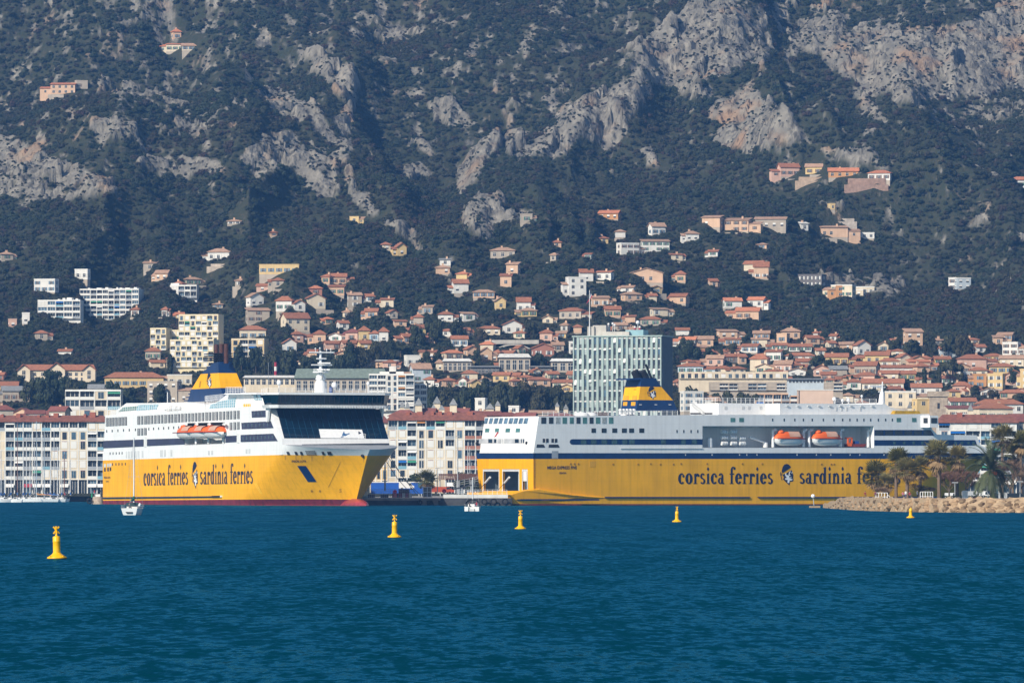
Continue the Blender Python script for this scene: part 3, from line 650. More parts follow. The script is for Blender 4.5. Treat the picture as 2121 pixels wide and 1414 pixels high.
# white upper works
LEAN = 6.0
def AU(px, py): # on the leaning white stern face
    P0 = S(1105, 938); N = (S(1116, 861.6) - P0).cross(FM.p); return hit(px, py, P0, N)
sup = MB(); off = FM.p * BM
c0 = AU(1105, 938); c1 = S(1112, 908); c2 = S(1116, 861.6)
top9 = FM.L(c2)[0]
sup.prism([S(1105, 938), S(1455, 938), S(1455, 858.8), S(1116, 861.6)], off, WHT)
sup.prism([S(1455, 882), S(1810, 882), S(1810, 857.5), S(1455, 858.8)], off, WHT)
sup.prism([S(1455, 938), S(1810, 938), S(1810, 927), S(1455, 927)], off, WHT)
sup.prism([S(1810, 938), S(2056, 938), S(2052, 930), S(2031, 922), S(2023, 901), S(1941, 899.5), S(1930, 888), S(1925, 857), S(1810, 857.5)], off * .98 + FM.p * .2, WHT)
x0r, x1r = xw(1455), xw(1810)
FM.box(sup, x0r, x1r, 7.0, BM - .1, FM.zl(x0r, 927), FM.zl(x1r, 880), WHT)
superstructure = sup.build("superstructure", ferry)
mb = MB()     # recess floor
FM.box(mb, x0r, x1r, .1, 7.0, FM.zl(x0r, 927.2), FM.zl(x0r, 926.6), GREY); mb.build("boat_deck", ferry)
NU = (FM.h * -1 + Vector((0, 0, .35))).normalized()
def win(nm, pts, n, mat, par, t=.06, frame=True):
    mb = MB(); plate(mb, pts, n, t, mat); return mb.build(nm, par)
for a, b in ((1002, 1009), (1012, 1019), (1022, 1030), (1032.4, 1039.6), (1043, 1050), (1053, 1061), (1063, 1071), (1073.6, 1081.7), (1084, 1092)):
    win("window", [AU(a, 877.5), AU(b, 877.5), AU(b + 3, 865.5), AU(a + 3, 865.5)], NU, M("stern_window_glass", (.10, .17, .24), .15, .5, .8, spec=.6), superstructure)
for a, b in ((1004.5, 1013), (1025, 1033), (1047, 1056), (1068, 1076.7)):
    win("window", [AU(a, 895), AU(b, 895), AU(b + 1, 887), AU(a + 1, 887)], NU, GRNG, superstructure)
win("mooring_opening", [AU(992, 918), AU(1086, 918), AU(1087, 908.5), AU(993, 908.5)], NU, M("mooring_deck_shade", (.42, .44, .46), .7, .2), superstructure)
for a, b in ((1012, 1020), (1024, 1030), (1067, 1075), (1080, 1086)): win("window", [AU(a, 917), AU(b, 917), AU(b, 909), AU(a, 909)], NU, GLS, superstructure, .12)
for a in (1030, 1040, 1044, 1083): win("stanchion", [AU(a, 920), AU(a + .8, 920), AU(a + .8, 907), AU(a, 907)], NU, WHT, superstructure, .3)
for px, py in ((988, 918), (1091, 917)):
    mb = MB(); c = AU(px, py); mb.ball(c, .5, BLACK, 8, 6); mb.build("fairlead", superstructure)
mb = MB(); mb.tube(AU(1033, 905), AU(1027, 893), .1, WHT, 5); plate(mb, [AU(1024, 905), AU(1027, 904), AU(1033, 896), AU(1031, 894)], NU, .1, M("ensign_red", (.4, .03, .04), .8)); mb.build("ensign", superstructure)
# starboard windows
for a, b in ((1121, 1131), (1137, 1146), (1151, 1160), (1165, 1174), (1180, 1188), (1194, 1202), (1207, 1215.5), (1221, 1229), (1234, 1243), (1247, 1256), (1261, 1270)):
    i_ = int(a) % 3
    win("window", rpts(S, a, b, 864, 877), nS, (GLS, GRNG, M("lit_interior_glass", (.34, .37, .37), .3, .4, 1.5))[i_ if a > 1135 else 0], superstructure)
for a, b in ((1225, 1234), (1246, 1256), (1268, 1278), (1288, 1298), (1303, 1313), (1324, 1334)): win("window", rpts(S, a, b, 886.7, 895.8), nS, GLS, superstructure)
for a, b in ((1513, 1522.5), (1531, 1540.5), (1857, 1866), (1889, 1898)): win("window", rpts(S, a, b, 865, 873.5), nS, GRNG, superstructure)
for a in (1401, 1415, 1430, 1444): win("porthole", rpts(S, a, a + 2.2, 890, 896), nS, GLS, superstructure)
for a in (1599, 1623, 1645, 1662.7, 1681, 1704, 1726, 1744, 1759, 1774, 1788, 1802, 1818, 1833, 1847): win("porthole", rpts(S, a, a + 2.2, 866.5, 872), nS, GLS, superstructure)
band = [S(1455, 920.5), S(1455, 909)] + [S(1186 - 6 * math.sin(R(q)), 914.75 - 5.75 * math.cos(R(q))) for q in range(0, 181, 20)]
win("window_band", list(reversed(band)), nS, NVY, superstructure, .04)
for a, b in ((1203, 1214), (1224, 1235), (1246, 1257), (1267, 1278), (1289, 1299), (1303, 1314), (1369, 1379), (1411, 1420), (1433, 1443)):
    win("window", rpts(S, a, b, 910.3, 919.5), nS, M("band_window_glass", (.035, .085, .10), .15, .5, .9, spec=.6), superstructure, .09)
win("window_band", [S(1811, 901.7), S(1935, 901.7), S(1928, 890), S(1811, 890)], nS, NVY, superstructure, .04)
win("window_band", [S(1811, 922.3), S(2024, 922.3), S(2020, 911), S(1811, 911)], nS, NVY, superstructure, .04)
for i in range(6): win("window", rpts(S, 1813 + 20 * i, 1829 + 20 * i, 891.5, 900.5), nS, GLS, superstructure, .09)
for a in (1850, 1870, 1890, 1908, 1922, 1960, 1977, 1990, 2003, 2014): win("window", rpts(S, a, a + 5, 914, 919.5), nS, M("band_window_glass", (.035, .085, .10)), superstructure, .09)
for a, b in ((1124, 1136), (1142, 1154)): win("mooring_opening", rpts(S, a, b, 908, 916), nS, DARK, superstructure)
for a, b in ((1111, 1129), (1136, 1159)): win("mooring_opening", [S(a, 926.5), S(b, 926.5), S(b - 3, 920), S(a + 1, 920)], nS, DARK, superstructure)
for a in (1130, 1148): win("stanchion", rpts(S, a - .5, a + .5, 907.5, 916.5), nS, WHT, superstructure, .12)
for a, b in ((1285, 1455),): win("rubbing_strip", rpts(S, a, b, 927.8, 929), nS, LOUV, superstructure, .2)
for a, b in ((1143, 1156),): win("hatch_cover", rpts(S, a, b, 933.5, 949), nS, M("hatch_grey", (.30, .33, .37), .6, .1), hull, .05)
for a, b, c_, d_ in ((1221, 1234, 955, 967),): win("hatch_cover", rpts(S, a, b, c_, d_), nS, M("hatch_yellow", (.68, .33, .004), .5, .1), hull, .05)
for a, py in ((1180, 960), (1188, 960), (1196, 960), (1268, 961), (1320, 961), (1346, 960), (1366, 961), (1393, 961), (1409, 960), (1463, 960), (1536, 960), (1577, 960), (1700, 961), (1720, 961), (1726, 961)):
    win("hull_fitting", rpts(S, a, a + 3, py - 1.6, py + 1.6), nS, M("fitting_ochre", (.40, .19, .006), .6), hull, .12)
for a in (1419, 1474, 1531, 1546, 1567, 1650, 1690, 1720, 1760, 1780, 1830, 1850): win("porthole", rpts(S, a, a + 1.8, 940, 943), nS, LOUV, hull, .05)
for seg in ([(1075, 1034.5), (1082, 1033), (1236, 1033), (1250, 1028.4), (1553, 1028.4), (1551, 1031.2), (1253, 1031.2), (1240, 1036), (1084, 1036)],
            [(1568, 1028.4), (1940, 1028.2), (1940, 1031), (1571, 1031.2)]):
    mb = MB(); y_ = 3.0 if seg[0][0] < 1100 else 0.0
    if y_:      # the fender on the sponson stands further out, then steps in along the hull
        plate(mb, [S(*q, -1.32) for q in [(1068, 1034.5), (1078, 1033), (1238, 1033), (1242, 1036), (1080, 1036)]], nS, .25, NVY)
        plate(mb, [S(*q) for q in [(1252, 1028.4), (1553, 1028.4), (1551, 1031.2), (1253, 1031.2)]], nS, .35, NVY)
    else: plate(mb, [S(*q) for q in seg], nS, .35, NVY)
    mb.build("rubbing_strake", hull)
# bulging stern sponson
mb = MB(); ring = [(1050, 1027), (1085, 1016.5), (1118, 1013.5), (1150, 1019), (1185, 1025), (1225, 1028.5), (1262, 1031), (1262, 1043), (1063, 1043), (1060, 1031)]
o_ = [S(a, b, -1.3 * max(.02, min(1, (1262 - a) / 70))) for a, b in ring]; mid = [S(a - 2, b, 0.3) + Vector((0, 0, .35 if b < 1032 else 0)) for a, b in ring]; n = len(ring)
mb.add(o_ + mid, [tuple(range(n))] + [(i, (i + 1) % n, n + (i + 1) % n, n + i) for i in range(n)], YEL)
plate(mb, [S(1064, 1043), S(1200, 1043), S(1200, 1046.2), S(1064, 1046.2)][::-1], nS, 1.2, RED)
mb.build("sponson", hull)
# name, lines lettering, emblem
mb = MB(); tw = text_width("corsica ferries"); lettering(mb, "corsica ferries", lambda u, v: S(1404.5 + u * 197 / tw, 1001.5 - v * 21.5), INK, nS, .06); mb.build("lettering", hull)
mb = MB(); tw2 = text_width("sardinia ferries"); lettering(mb, "sardinia ferries", lambda u, v: S(1655.5 + u * 210 / tw2, 1001 - v * 21.5), INK, nS, .06); mb.build("lettering", hull)
mb = MB(); emblem(mb, lambda u, v: S(1615.5 + u * 28.5, 1004.5 - v * 44.5), nS, .06); mb.build("emblem", hull)
mb = MB(); caption(mb, "MEGA EXPRESS FIVE", lambda u, v: S(1133.5 + u * 61, 971 - v * 6.3), INK, nS); mb.build("lettering", hull)
mb = MB(); caption(mb, "GENOVA", lambda u, v: S(1158 + u * 15, 981 - v * 4), INK, nS); mb.build("lettering", hull)
# bridge wing
xb = xw(1921, -1.4); mb = MB(); zb0, zb1 = FM.zl(xb, 885), FM.zl(xb, 860.5)
mb.hexa([FM.W(xb - 1, .2, zb0 + .8), FM.W(xb + 4.6, .2, zb0 + .8), FM.W(xb + 4.6, 6, zb0 + .8), FM.W(xb - 1, 6, zb0 + .8)], [FM.W(xb - 1, .2, zb1), FM.W(xb + 4.6, .2, zb1), FM.W(xb + 4.6, 6, zb1), FM.W(xb - 1, 6, zb1)], WHT)
mb.prism([FM.W(xb - 1.6, .05, zb0), FM.W(xb, -2.6, zb0), FM.W(xb + 3.2, -2.6, zb0), FM.W(xb + 4.8, .05, zb0)], (0, 0, zb1 - zb0), WHT); wing = mb.build("bridge_wing", ferry)
win("window", [FM.W(xb + .5, -2.62, zb0 + 1.3), FM.W(xb + 2.8, -2.62, zb0 + 1.3), FM.W(xb + 2.8, -2.62, zb1 - .7), FM.W(xb + .5, -2.62, zb1 - .7)], nS, GLS, wing)
nq = (FM.W(0, -1.6, 0) - FM.W(0, 0, 0) + (FM.W(-2.65, 0, 0) - FM.W(0, 0, 0)) * 1.0).normalized()
win("window", [FM.W(xb - 1.1, -.8, zb0 + 1.3), FM.W(xb - .35, -2.05, zb0 + 1.3), FM.W(xb - .35, -2.05, zb1 - .7), FM.W(xb - 1.1, -.8, zb1 - .7)], nq, GLS, wing)
# deckhouses on top
dk = MB()
def house(mb, px0, px1, pyt, pyb, y0, y1, mat=WHT, skew=0):
    x0 = FM.L(S(px0, pyb, y0))[0]; x1 = FM.L(S(px1, pyb, y0))[0]; z0 = min(FM.zl(x0, pyb, y0), FM.zl(x1, pyb, y0)); z1 = FM.zl(x0, pyt, y0)
    FM.box(mb, x0, x1, y0, y1, z0 - .4, z1, mat); return x0, x1, z0, z1
h1 = house(dk, 1488, 1600, 834.3, 859, 10.4, 26, WHT)
h2 = house(dk, 1615, 1828, 835, 858.5, 3.0, 26.6, WHT)
dk.prism([FM.side(1828, 858, 3), FM.side(1910, 858, 3), FM.side(1868, 848, 3), FM.side(1845, 843, 3), FM.side(1828, 834, 3)], FM.p * 23, WHT)
deckhouse = dk.build("deckhouse", ferry)
for k in range(9): win("floodlight", rpts(lambda a, b: FM.side(a, b, 3), 1628 + k * 22, 1633 + k * 22, 839.5, 841.5), nS, LOUV, deckhouse, .35)
for a in (1500, 1536, 1548, 1573): win("vent_hatch", rpts(lambda a, b: FM.side(a, b, 10.4), a, a + 5, 841, 847), nS, LOUV, deckhouse, .12)
for a in (1730, 1741, 1752, 1780): win("vent_hatch", rpts(lambda a, b: FM.side(a, b, 3), a, a + 3, 843, 850), nS, LOUV, deckhouse, .12)
mb = MB(); st0 = FM.ath(1437, 836, h1[0]); st1 = FM.ath(1460, 854, h1[0])
plate(mb, [st1 + Vector((0, 0, -.6)), st1 + Vector((0, 0, .3)), st0 + Vector((0, 0, .3)), st0 + Vector((0, 0, -.6))], nA, .9, LOUV); rail(mb, [st0, st1], 1.0, WHT, 1.2); mb.build("stairway", deckhouse)
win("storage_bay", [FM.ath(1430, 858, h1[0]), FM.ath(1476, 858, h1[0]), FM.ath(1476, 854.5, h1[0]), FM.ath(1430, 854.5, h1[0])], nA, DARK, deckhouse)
mb = MB(); T0 = FM.W(h1[0], 10.4, h1[3]); rail(mb, [FM.W(h1[0], 26, h1[3]), T0, FM.W(h1[1], 10.4, h1[3])], 1.6, WHT, 1.6); mb.build("railing", ferry)
mb = MB(); zt = FM.zl(top9, 861); rail(mb, [FM.W(xw(1125), .4, zt), FM.W(xw(1250), .4, FM.zl(xw(1250), 860)), FM.W(xw(1405), .4, FM.zl(xw(1405), 859))], 1.3, WHT, 1.8); mb.build("railing", ferry)
for k in range(5): 
    mb = MB(); p = FM.side(1285 + k * 7, 858, 3); mb.lathe(p, [(.45, 0), (.45, 1.1), (.6, 1.2), (.6, 1.5), (.2, 1.7)], WHT, 8); mb.build("ventilator", ferry)
for px in (1205, 1222, 1300):
    mb = MB(); p = FM.side(px, 859, 5); mb.ball(p, 1.1, WHT, 10, 6, 2.0, 1.2, .8); mb.build("covered_winch", ferry)
mb = MB(); x0 = FM.L(FM.side(1232, 858, 6))[0]; FM.box(mb, x0, x0 + 5, 6, 9, FM.zl(x0, 860, 6), FM.zl(x0, 853, 6), M("teak_brown", (.16, .10, .08), .8)); mb.build("deck_bar", ferry)
# funnel
fun = thing_parts = MB(); yf = 12.0
lv = [(850, 1318, 1404, 1285.5, NVY), (828, 1322, 1394, 1289.5, YEL), (800.5, 1326.5, 1370, 1294.5, NVY), (786, 1328.5, 1360, 1297.5, None)]
q4 = []
for (py, pc, pr, pl_, mat) in lv:
    C = FM.side(pc, py, yf); xc = FM.L(C)[0]; Rr = FM.side(pr, py, yf); Lf = FM.ath(pl_, py, xc); xr = FM.L(Rr)[0]; yl = FM.L(Lf)[1]
    q4.append((C, FM.W(xr, yf, C.z), FM.W(xr, yl, C.z), FM.W(xc, yl, C.z), mat))
for k in range(3):
    a, b = q4[k], q4[k + 1]; fun.hexa([a[0], a[1], a[2], a[3]], [b[0], b[1], b[2], b[3]], a[4])
T = q4[3]; zc = T[0].z
C = Vector(T[3]); fun.prism([T[0], FM.W(*(FM.L(T[1])[:2]), zc), T[2], T[3]], (0, 0, .5), NVY)
fun.hexa([FM.W(FM.L(T[0])[0] - 3.6, yf + 1, zc - .1), T[0], T[3], FM.W(FM.L(T[0])[0] - 3.6, FM.L(T[3])[1] + .3, zc - .1)], [FM.W(FM.L(T[0])[0] - 3.6, yf + 1, zc + .35), T[0] + Vector((0, 0, .5)), T[3] + Vector((0, 0, .5)), FM.W(FM.L(T[0])[0] - 3.6, FM.L(T[3])[1] + .3, zc + .35)], NVY)
funnel = fun.build("funnel", ferry)
def FS(px, py):
    a, b, c = q4[1][0], q4[1][1], q4[2][0]; n_ = (b - a).cross(c - a).normalized(); return hit(px, py, a, n_)
nF = (q4[1][1] - q4[1][0]).cross(q4[2][0] - q4[1][0]).normalized(); nF = nF if nF.y < 0 else -nF
mb = MB(); emblem(mb, lambda u, v: FS(1340.5 + u * 19, 827 - v * 27), nF, .05); mb.build("emblem", funnel)
def FA(px, py): return FM.ath(px, py, FM.L(q4[1][0])[0] - .25 + 0)
nfa = (q4[1][3] - q4[1][0]).cross(q4[2][0] - q4[1][0]).normalized(); nfa = nfa if nfa.x < 0 else -nfa
FAp = lambda px, py: hit(px, py, q4[1][0], nfa)
for a, b, c_, d_ in ((1292, 1302, 819.5, 827.5), (1309.5, 1319, 819, 827.5), (1312.5, 1317.5, 804.5, 807.5), (1290.5, 1299, 832, 840), (1307, 1316, 832, 840)):
    win("louvre", [FAp(a, d_), FAp(b, d_), FAp(b + .8, c_), FAp(a + .8, c_)], nfa, M("funnel_louvre", (.62, .30, .004) if c_ < 830 else (.006, .016, .055), .6), funnel, .06)
for a, b in ((1324, 1329), (1356, 1361), (1385, 1390)): win("ladder_step", [FS(a, 838.5), FS(b, 838.5), FS(b, 837), FS(a, 837)], nF, LOUV, funnel, .12)
for a in (1318, 1334):
    mb = MB(); p = FM.side(a + 6, 785, yf + 4); mb.tube(p + Vector((0, 0, -.5)), p + FM.h * -1.8 + Vector((0, 0, 2.4)), 1.15, BLACK, 10); mb.build("exhaust_pipe", funnel)
mb = MB(); p = FM.side(1351, 786, yf + 4); mb.tube(p, p + FM.h * -2.4 + Vector((0, 0, 4.6)), .35, BLACK, 6); mb.build("exhaust_pipe", funnel)
# mast, domes, yellow raft cover
mb = MB(); b0 = FM.side(1826, 838, 14); tp = FM.side(1828, 790, 14)
mb.tube(b0, b0 + (tp - b0) * .55, 1.1, WHT, 8, .7); mb.tube(b0 + (tp - b0) * .5, tp, .5, WHT, 6, .15); mast = mb.build("radar_mast", ferry)
for py, l in ((802, 24), (811, 16), (798, 10)):
    mb = MB(); c = FM.side(1826, py, 14); mb.tube(c - FM.h * l * .075 + Vector((0, 0, 0)), c + FM.h * l * .06, .18, WHT, 5); mb.build("crosstree", mast)
mb = MB(); c = FM.side(1815, 801, 14); FM.box(mb, FM.L(c)[0] - 2.6, FM.L(c)[0] + 1.6, 13.8, 14.3, c.z, c.z + .5, WHT); mb.build("radar_scanner", mast)
for px, py, r in ((1728, 826, .55), (1745, 829, .42), (1757, 828.5, .5), (1785, 820, .35)):
    mb = MB(); c = FM.side(px, py, 8); mb.ball(c, r * 1.15, DOME); mb.tube(c - Vector((0, 0, 1.8)), c, .12, WHT, 5); mb.build("satellite_dome", ferry)
mb = MB(); rail(mb, [FM.side(1730, 835, 6), FM.side(1815, 835, 6)], 1.4, WHT, 2.4); mb.build("railing", ferry)
mb = MB(); a = FM.side(1853, 861, 1.5); b = FM.side(1904, 861, 1.5); xa, xc = FM.L(a)[0], FM.L(b)[0]; z0 = a.z; 
mb.prism([FM.W(xa, 1.2, z0), FM.W(xc, 1.2, z0), FM.W(xc + .3, 1.2, z0 + .8), FM.W(xc - .3, 1.2, z0 + 1.6), FM.W(xa + .3, 1.2, z0 + 1.6), FM.W(xa - .3, 1.2, z0 + .8)], FM.p * 3, M("ochre_cover", (.46, .27, .006), .6, .25, .6)); mb.build("raft_cover", ferry)
# boats and rafts in the recess
lifeboat(FM, "lifeboat", "orange and white lifeboat in the side recess, next to the raft canisters", 1603, 1664, 891, 923, 1.1, "lifeboats of the stern-on ferry")
lifeboat(FM, "lifeboat", "orange and white lifeboat in the side recess, beside the orange rescue boat", 1681, 1741, 891, 923, 1.1, "lifeboats of the stern-on ferry")
for px in (1601, 1664, 1676, 1741, 1798):
    mb = MB(); p = S(px, 926, 1.4); q = S(px, 892, 2.2); mb.tube(p, q, .45, WHT, 6); mb.tube(q, q + FM.h * 1.2 + Vector((0, 0, .4)), .55, WHT, 6); mb.build("davit", ferry)
mb = MB(); p = S(1552, 905, 3); q = S(1585, 916, 3); mb.tube(p, q, .35, WHT, 6); mb.tube(q, S(1585, 926, 3), .8, WHT, 8); mb.tube(S(1470, 926, 2), S(1470, 907, 2), .9, WHT, 8); mb.build("crane", ferry)
for i_, (px, py) in enumerate(((1500, 894), (1519, 894), (1500, 906), (1519, 906), (1500, 918), (1519, 918), (1537, 907.5), (1537, 918))):
    c = S(px, py, 2.2); t = thing("liferaft_canister", "white barrel liferaft canister racked in the long ferry's side recess", "liferaft", c, "liferaft canisters racked in the ferry recess")
    mb = MB(); d = FM.h * 1.0
    mb.tube(c - d, c + d, .62, WHT, 10); mb.build("canister", t)
    for s in (-.5, .5):
        mb = MB(); mb.tube(c + d * s - FM.h * .06, c + d * s + FM.h * .06, .66, GREY, 10); mb.build("strap", t)
c = S(1770, 924, 2.5); t = thing("rescue_boat", "small orange rescue boat with an upright frame beside the davit", "rescue boat", c)
mb = MB(); x0 = FM.L(S(1752, 925, 2.5))[0]; x1 = FM.L(S(1792, 925, 2.5))[0]; z0 = FM.zl(x0, 925, 2.5)
mb.prism([FM.W(x0, 1.6, z0), FM.W(x1 - 1, 1.6, z0), FM.W(x1, 1.6, z0 + .9), FM.W(x0, 1.6, z0 + .9)], FM.p * 1.8, M("rescue_red", (.20, .03, .02), .6)); mb.build("hull", t)
mb = MB(); FM.box(mb, x0, x0 + .5, 1.5, 1.9, z0 + .3, z0 + 2.9, ORANGE); FM.box(mb, x0 + 1.4, x0 + 1.9, 1.5, 1.9, z0 + .9, z0 + 2.9, ORANGE); FM.box(mb, x0, x0 + 1.9, 1.5, 3.2, z0 + 2.5, z0 + 2.9, ORANGE); FM.box(mb, x0 - .2, x0 + 1.5, 1.4, 1.7, z0 + .2, z0 + 1.3, ORANGE); mb.build("frame", t)
mb = MB(); FM.box(mb, x0 + 3, x0 + 4.4, 1.8, 3, z0 + .9, z0 + 1.8, M("tarp_blue", (.02, .08, .3), .7)); mb.build("tarpaulin", t)
# ================================================================ FERRY WITH ITS BOW TOWARDS US
AL = -69.0
YEL = M("ferry_yellow_bow", (0.88, 0.42, 0.0003), 0.42, 0.08, 0.12, 0.05, 0.35, streak=0.16, spec=0.2, seam=(.358, -.934, 8.0, 2.4, .22))
WHT_KEEP = WHT; WHT = M("ferry_white_bow", (0.80, 0.80, 0.79), 0.42, 0.04, 0.15, 0.04, 0.3, streak=0.10, spec=0.3, seam=(.358, -.934, 7.0, 2.7, .18))
_a = R(AL); _h = Vector((math.cos(_a), math.sin(_a), 0)); _p = Vector((-math.sin(_a), math.cos(_a), 0))
Sx = at(735, 1010, 1766); Sx.z = 0; BP = 33.5
Q = Sx - _h * 16.0 - _p * (BP / 2)
k_ = (213 - CX) / FPX; t_ = (Q.x - k_ * Q.y) / (_h.x - k_ * _h.y)
FP = Frame(Q - _h * t_, AL); XF = t_
ferry2 = thing("ferry", "yellow and white ferry lying bow towards the viewer, dark glass front", "ferry", FP.O)
nS = -FP.p; S = FP.side
xw2 = lambda px, y=0: FP.L(FP.side(px, 1000, y))[0]
def zlin(x, a, b): return a + (b - a) * max(0, min(1.3, x / XF))
class FrameP(Frame): pass
def _zl(x, py, y=0.0):     # rows named by tuples run from a stern row to a bow row
    if isinstance(py, tuple): py = py[0] + (py[1] - py[0]) * min(1, x / XF) + (py[2] - py[1]) * max(0, min(1, (x - XF) / 26))
    return HC + (CY - py) * FP.W(x, y, 0).y / FPX
FP.zl = _zl
RT, YT, WT = (1036.2, 1033.3, 1034.5), (953, 941.5, 943), (935, 920, 930)
mb, grid = hull_loft(FP, BP, [(None, RED, 2), (RT, YEL, 8), (YT, WHT, 3), (WT, None, 1)], (XF - 42, XF + 2), (XF + 16, XF + 29), (1.5, 2.1), nst=36)
hull2 = mb.build("hull", ferry2)
bm = MB(); bm.v = mb.v; bm.f = mb.f
BVH = BVHTree.FromPolygons([Vector(v) for v in mb.v], mb.f)
def H2(px, py, out=0.06):
    d = ray(px, py); d.normalize(); loc, nrm, i, dist = BVH.ray_cast(EYE, d)
    if loc is None: return S(px, py)
    if nrm.dot(d) > 0: nrm = -nrm
    return loc + nrm * out
def skin(mb, pts, mat, out=0.05, nu=4, nv=4):     # quad laid over the curved bow: corners bl br tr tl
    vs = []
    for j in range(nv + 1):
        for i in range(nu + 1):
            u, v = i / nu, j / nv
            px = (pts[0][0] * (1 - u) + pts[1][0] * u) * (1 - v) + (pts[3][0] * (1 - u) + pts[2][0] * u) * v
            py = (pts[0][1] * (1 - u) + pts[1][1] * u) * (1 - v) + (pts[3][1] * (1 - u) + pts[2][1] * u) * v
            vs.append(H2(px, py, out))
    mb.add(vs, [(j * (nu + 1) + i, j * (nu + 1) + i + 1, (j + 1) * (nu + 1) + i + 1, (j + 1) * (nu + 1) + i) for j in range(nv) for i in range(nu)], mat, True)
# bulb at the waterline
mb = MB(); c = FP.W(XF + 17, BP / 2, .2); mb2 = []
vs = []; nx, na = 10, 10
for i in range(nx + 1):
    s = i / nx; r = 2.1 * math.sqrt(max(0, 1 - s ** 4)); 
    for j in range(na): 
        a = 2 * math.pi * j / na; vs.append(FP.W(XF + 8 + s * 18, BP / 2 + r * 1.2 * math.cos(a), .1 + r * math.sin(a)))
mb.add(vs, [(i * na + j, (i + 1) * na + j, (i + 1) * na + (j + 1) % na, i * na + (j + 1) % na) for i in range(nx) for j in range(na)], M("bulb_red", (.30, .035, .045), .35, .3, .6, spec=.5), True)
mb.build("bulbous_bow", hull2)
# upper works with the lifeboat recess
off = FP.p * (BP - .1)
sup = MB()
_S = S; S = lambda a, b, y=0.0: _S(a, b, y + .05)
sup.prism([S(213.5, 953), S(382, 947.2), S(382, 849.2), S(218, 859.8)], off, WHT)
sup.prism([S(382, 876), S(466, 874), S(466, 844.2), S(382, 849.2)], off, WHT)
sup.prism([S(382, 947.2), S(466, 944.8), S(466, 918.5), S(382, 921.5)], off, WHT)
FRB = (584, 908)
sup.prism([S(466, 944.8), S(584, 941.5), S(585, 921), S(584, 908), S(555, 840), S(497, 842.7), S(466, 844.2)], off, WHT)
xr0, xr1 = xw2(382), xw2(466); FP.box(sup, xr0, xr1, 6, BP - .1, FP.zl(xr0, 921), FP.zl(xr1, 876), WHT)
sup2 = sup.build("superstructure", ferry2); S = _S
mb = MB(); FP.box(mb, xr0, xr1, .1, 6, FP.zl(xr1, 918.4), FP.zl(xr1, 917.6), GREY); mb.build("boat_deck", ferry2)
MULG = M("barred_window_glass", (.035, .042, .055), .25, .3, .8, spec=.5)
def yl(px, a, b): # row between x 213 and 575
    return a + (b - a) * (px - 213) / (575 - 213)
TOPW = lambda px: (yl(px, 865.5, 845.5), yl(px, 883.2, 862.5))
SECW = lambda px: (yl(px, 892, 868.5), yl(px, 906.5, 884.5))
cols = [113, 135, 157, 180, 203, 225, 248, 343, 368, 393, 415, 440, 465, 490, 515, 540, 565, 588, 613, 638, 663, 688, 713, 738, 763, 788, 814, 840, 865, 890, 915, 942, 968, 995, 1020, 1047, 1073]
def barred(px, y0, y1):
    mb = MB(); plate(mb, rpts(S, px - 2.5, px + 2.5, y0, y1), nS, .06, MULG)
    for q in (-1.0, .7): plate(mb, rpts(S, px + q - .25, px + q + .25, y0 + .3, y1 - .3), nS, .10, LOUV)
    mb.build("window", sup2)
for c in cols:
    px = 190 + c / 3.535; a, b = TOPW(px); barred(px, a, b)
for c in (343, 368, 393, 1020, 1047, 1073):
    px = 190 + c / 3.535; a, b = SECW(px); barred(px, a - .4, b - .4)
for c in (110, 150, 192, 233, 275, 320, 418, 453, 490, 527, 563, 600, 637):
    px = 190 + c / 3.535; y = yl(px, 893, 874); win("porthole", rpts(S, px - .8, px + .8, y - 2.6, y + 2.6), nS, GLS, sup2)
for c in (135, 157, 180, 202, 223):
    px = 190 + c / 3.535; y = yl(px, 939.5, 925); win("porthole", rpts(S, px - .8, px + .8, y - 2.6, y + 2.6), nS, GLS, sup2)
for c in (153, 178, 200, 223, 247):
    px = 190 + c / 3.535; y = yl(px, 962, 950); win("porthole", rpts(S, px - .8, px + .8, y - 2.6, y + 2.6), nS, INK, hull2)
for p4 in ([(214, 928), (297.5, 924), (297.5, 909.5), (214, 912.5)], [(304.6, 923.5), (382, 920), (382, 907), (304.6, 909.2)], [(467, 916.3), (490, 915), (490, 901.5), (467, 902.5)], [(498.5, 915), (575, 913), (566, 897.5), (498.5, 900.3)],
           [(501, 888.6), (566.5, 886), (561, 872), (500, 875.2)], [(522, 864.5), (559.5, 863), (556.5, 849.2), (521, 851)]):
    mb = MB(); plate(mb, [S(*q) for q in p4], nS, .05, M("navy_window_band", (.022, .026, .07), .3, .3, .4, spec=.5)); mb.build("window_band", sup2)
for x0, n, py0, py1, st in ((503, 9, 904, 911, 7.6), (505, 7, 877.5, 884.5, 8.2), (526, 4, 853, 860, 8)):
    for i in range(n): win("window", rpts(S, x0 + st * i, x0 + st * i + 2.2, py0 - i * .35, py1 - i * .35), nS, M("band_pane", (.05, .085, .12), .2), sup2, .09)
for c, w_ in ((255, 2), (272, 4), (293, 4), (320, 5), (343, 4), (373, 3), (512, 6), (537, 4), (584, 4)):
    px = 190 + c / 3.535; y = yl(px, 943, 930); win("louvre", rpts(S, px - w_ / 2, px + w_ / 2, y - 7, y + 7), nS, LOUV, sup2)
for px in (433, 439.5, 511, 517): win("louvre", rpts(S, px - 2, px + 2, yl(px, 946, 931.5) - 4.5, yl(px, 946, 931.5) + 4.5), nS, LOUV, sup2)
for px, a, b in ((301, 904, 925), (493.5, 897, 917)): win("pilot_door", rpts(S, px - 2.2, px + 2.2, a, b), nS, M("door_white", (.72, .72, .70), .5), sup2, .12)
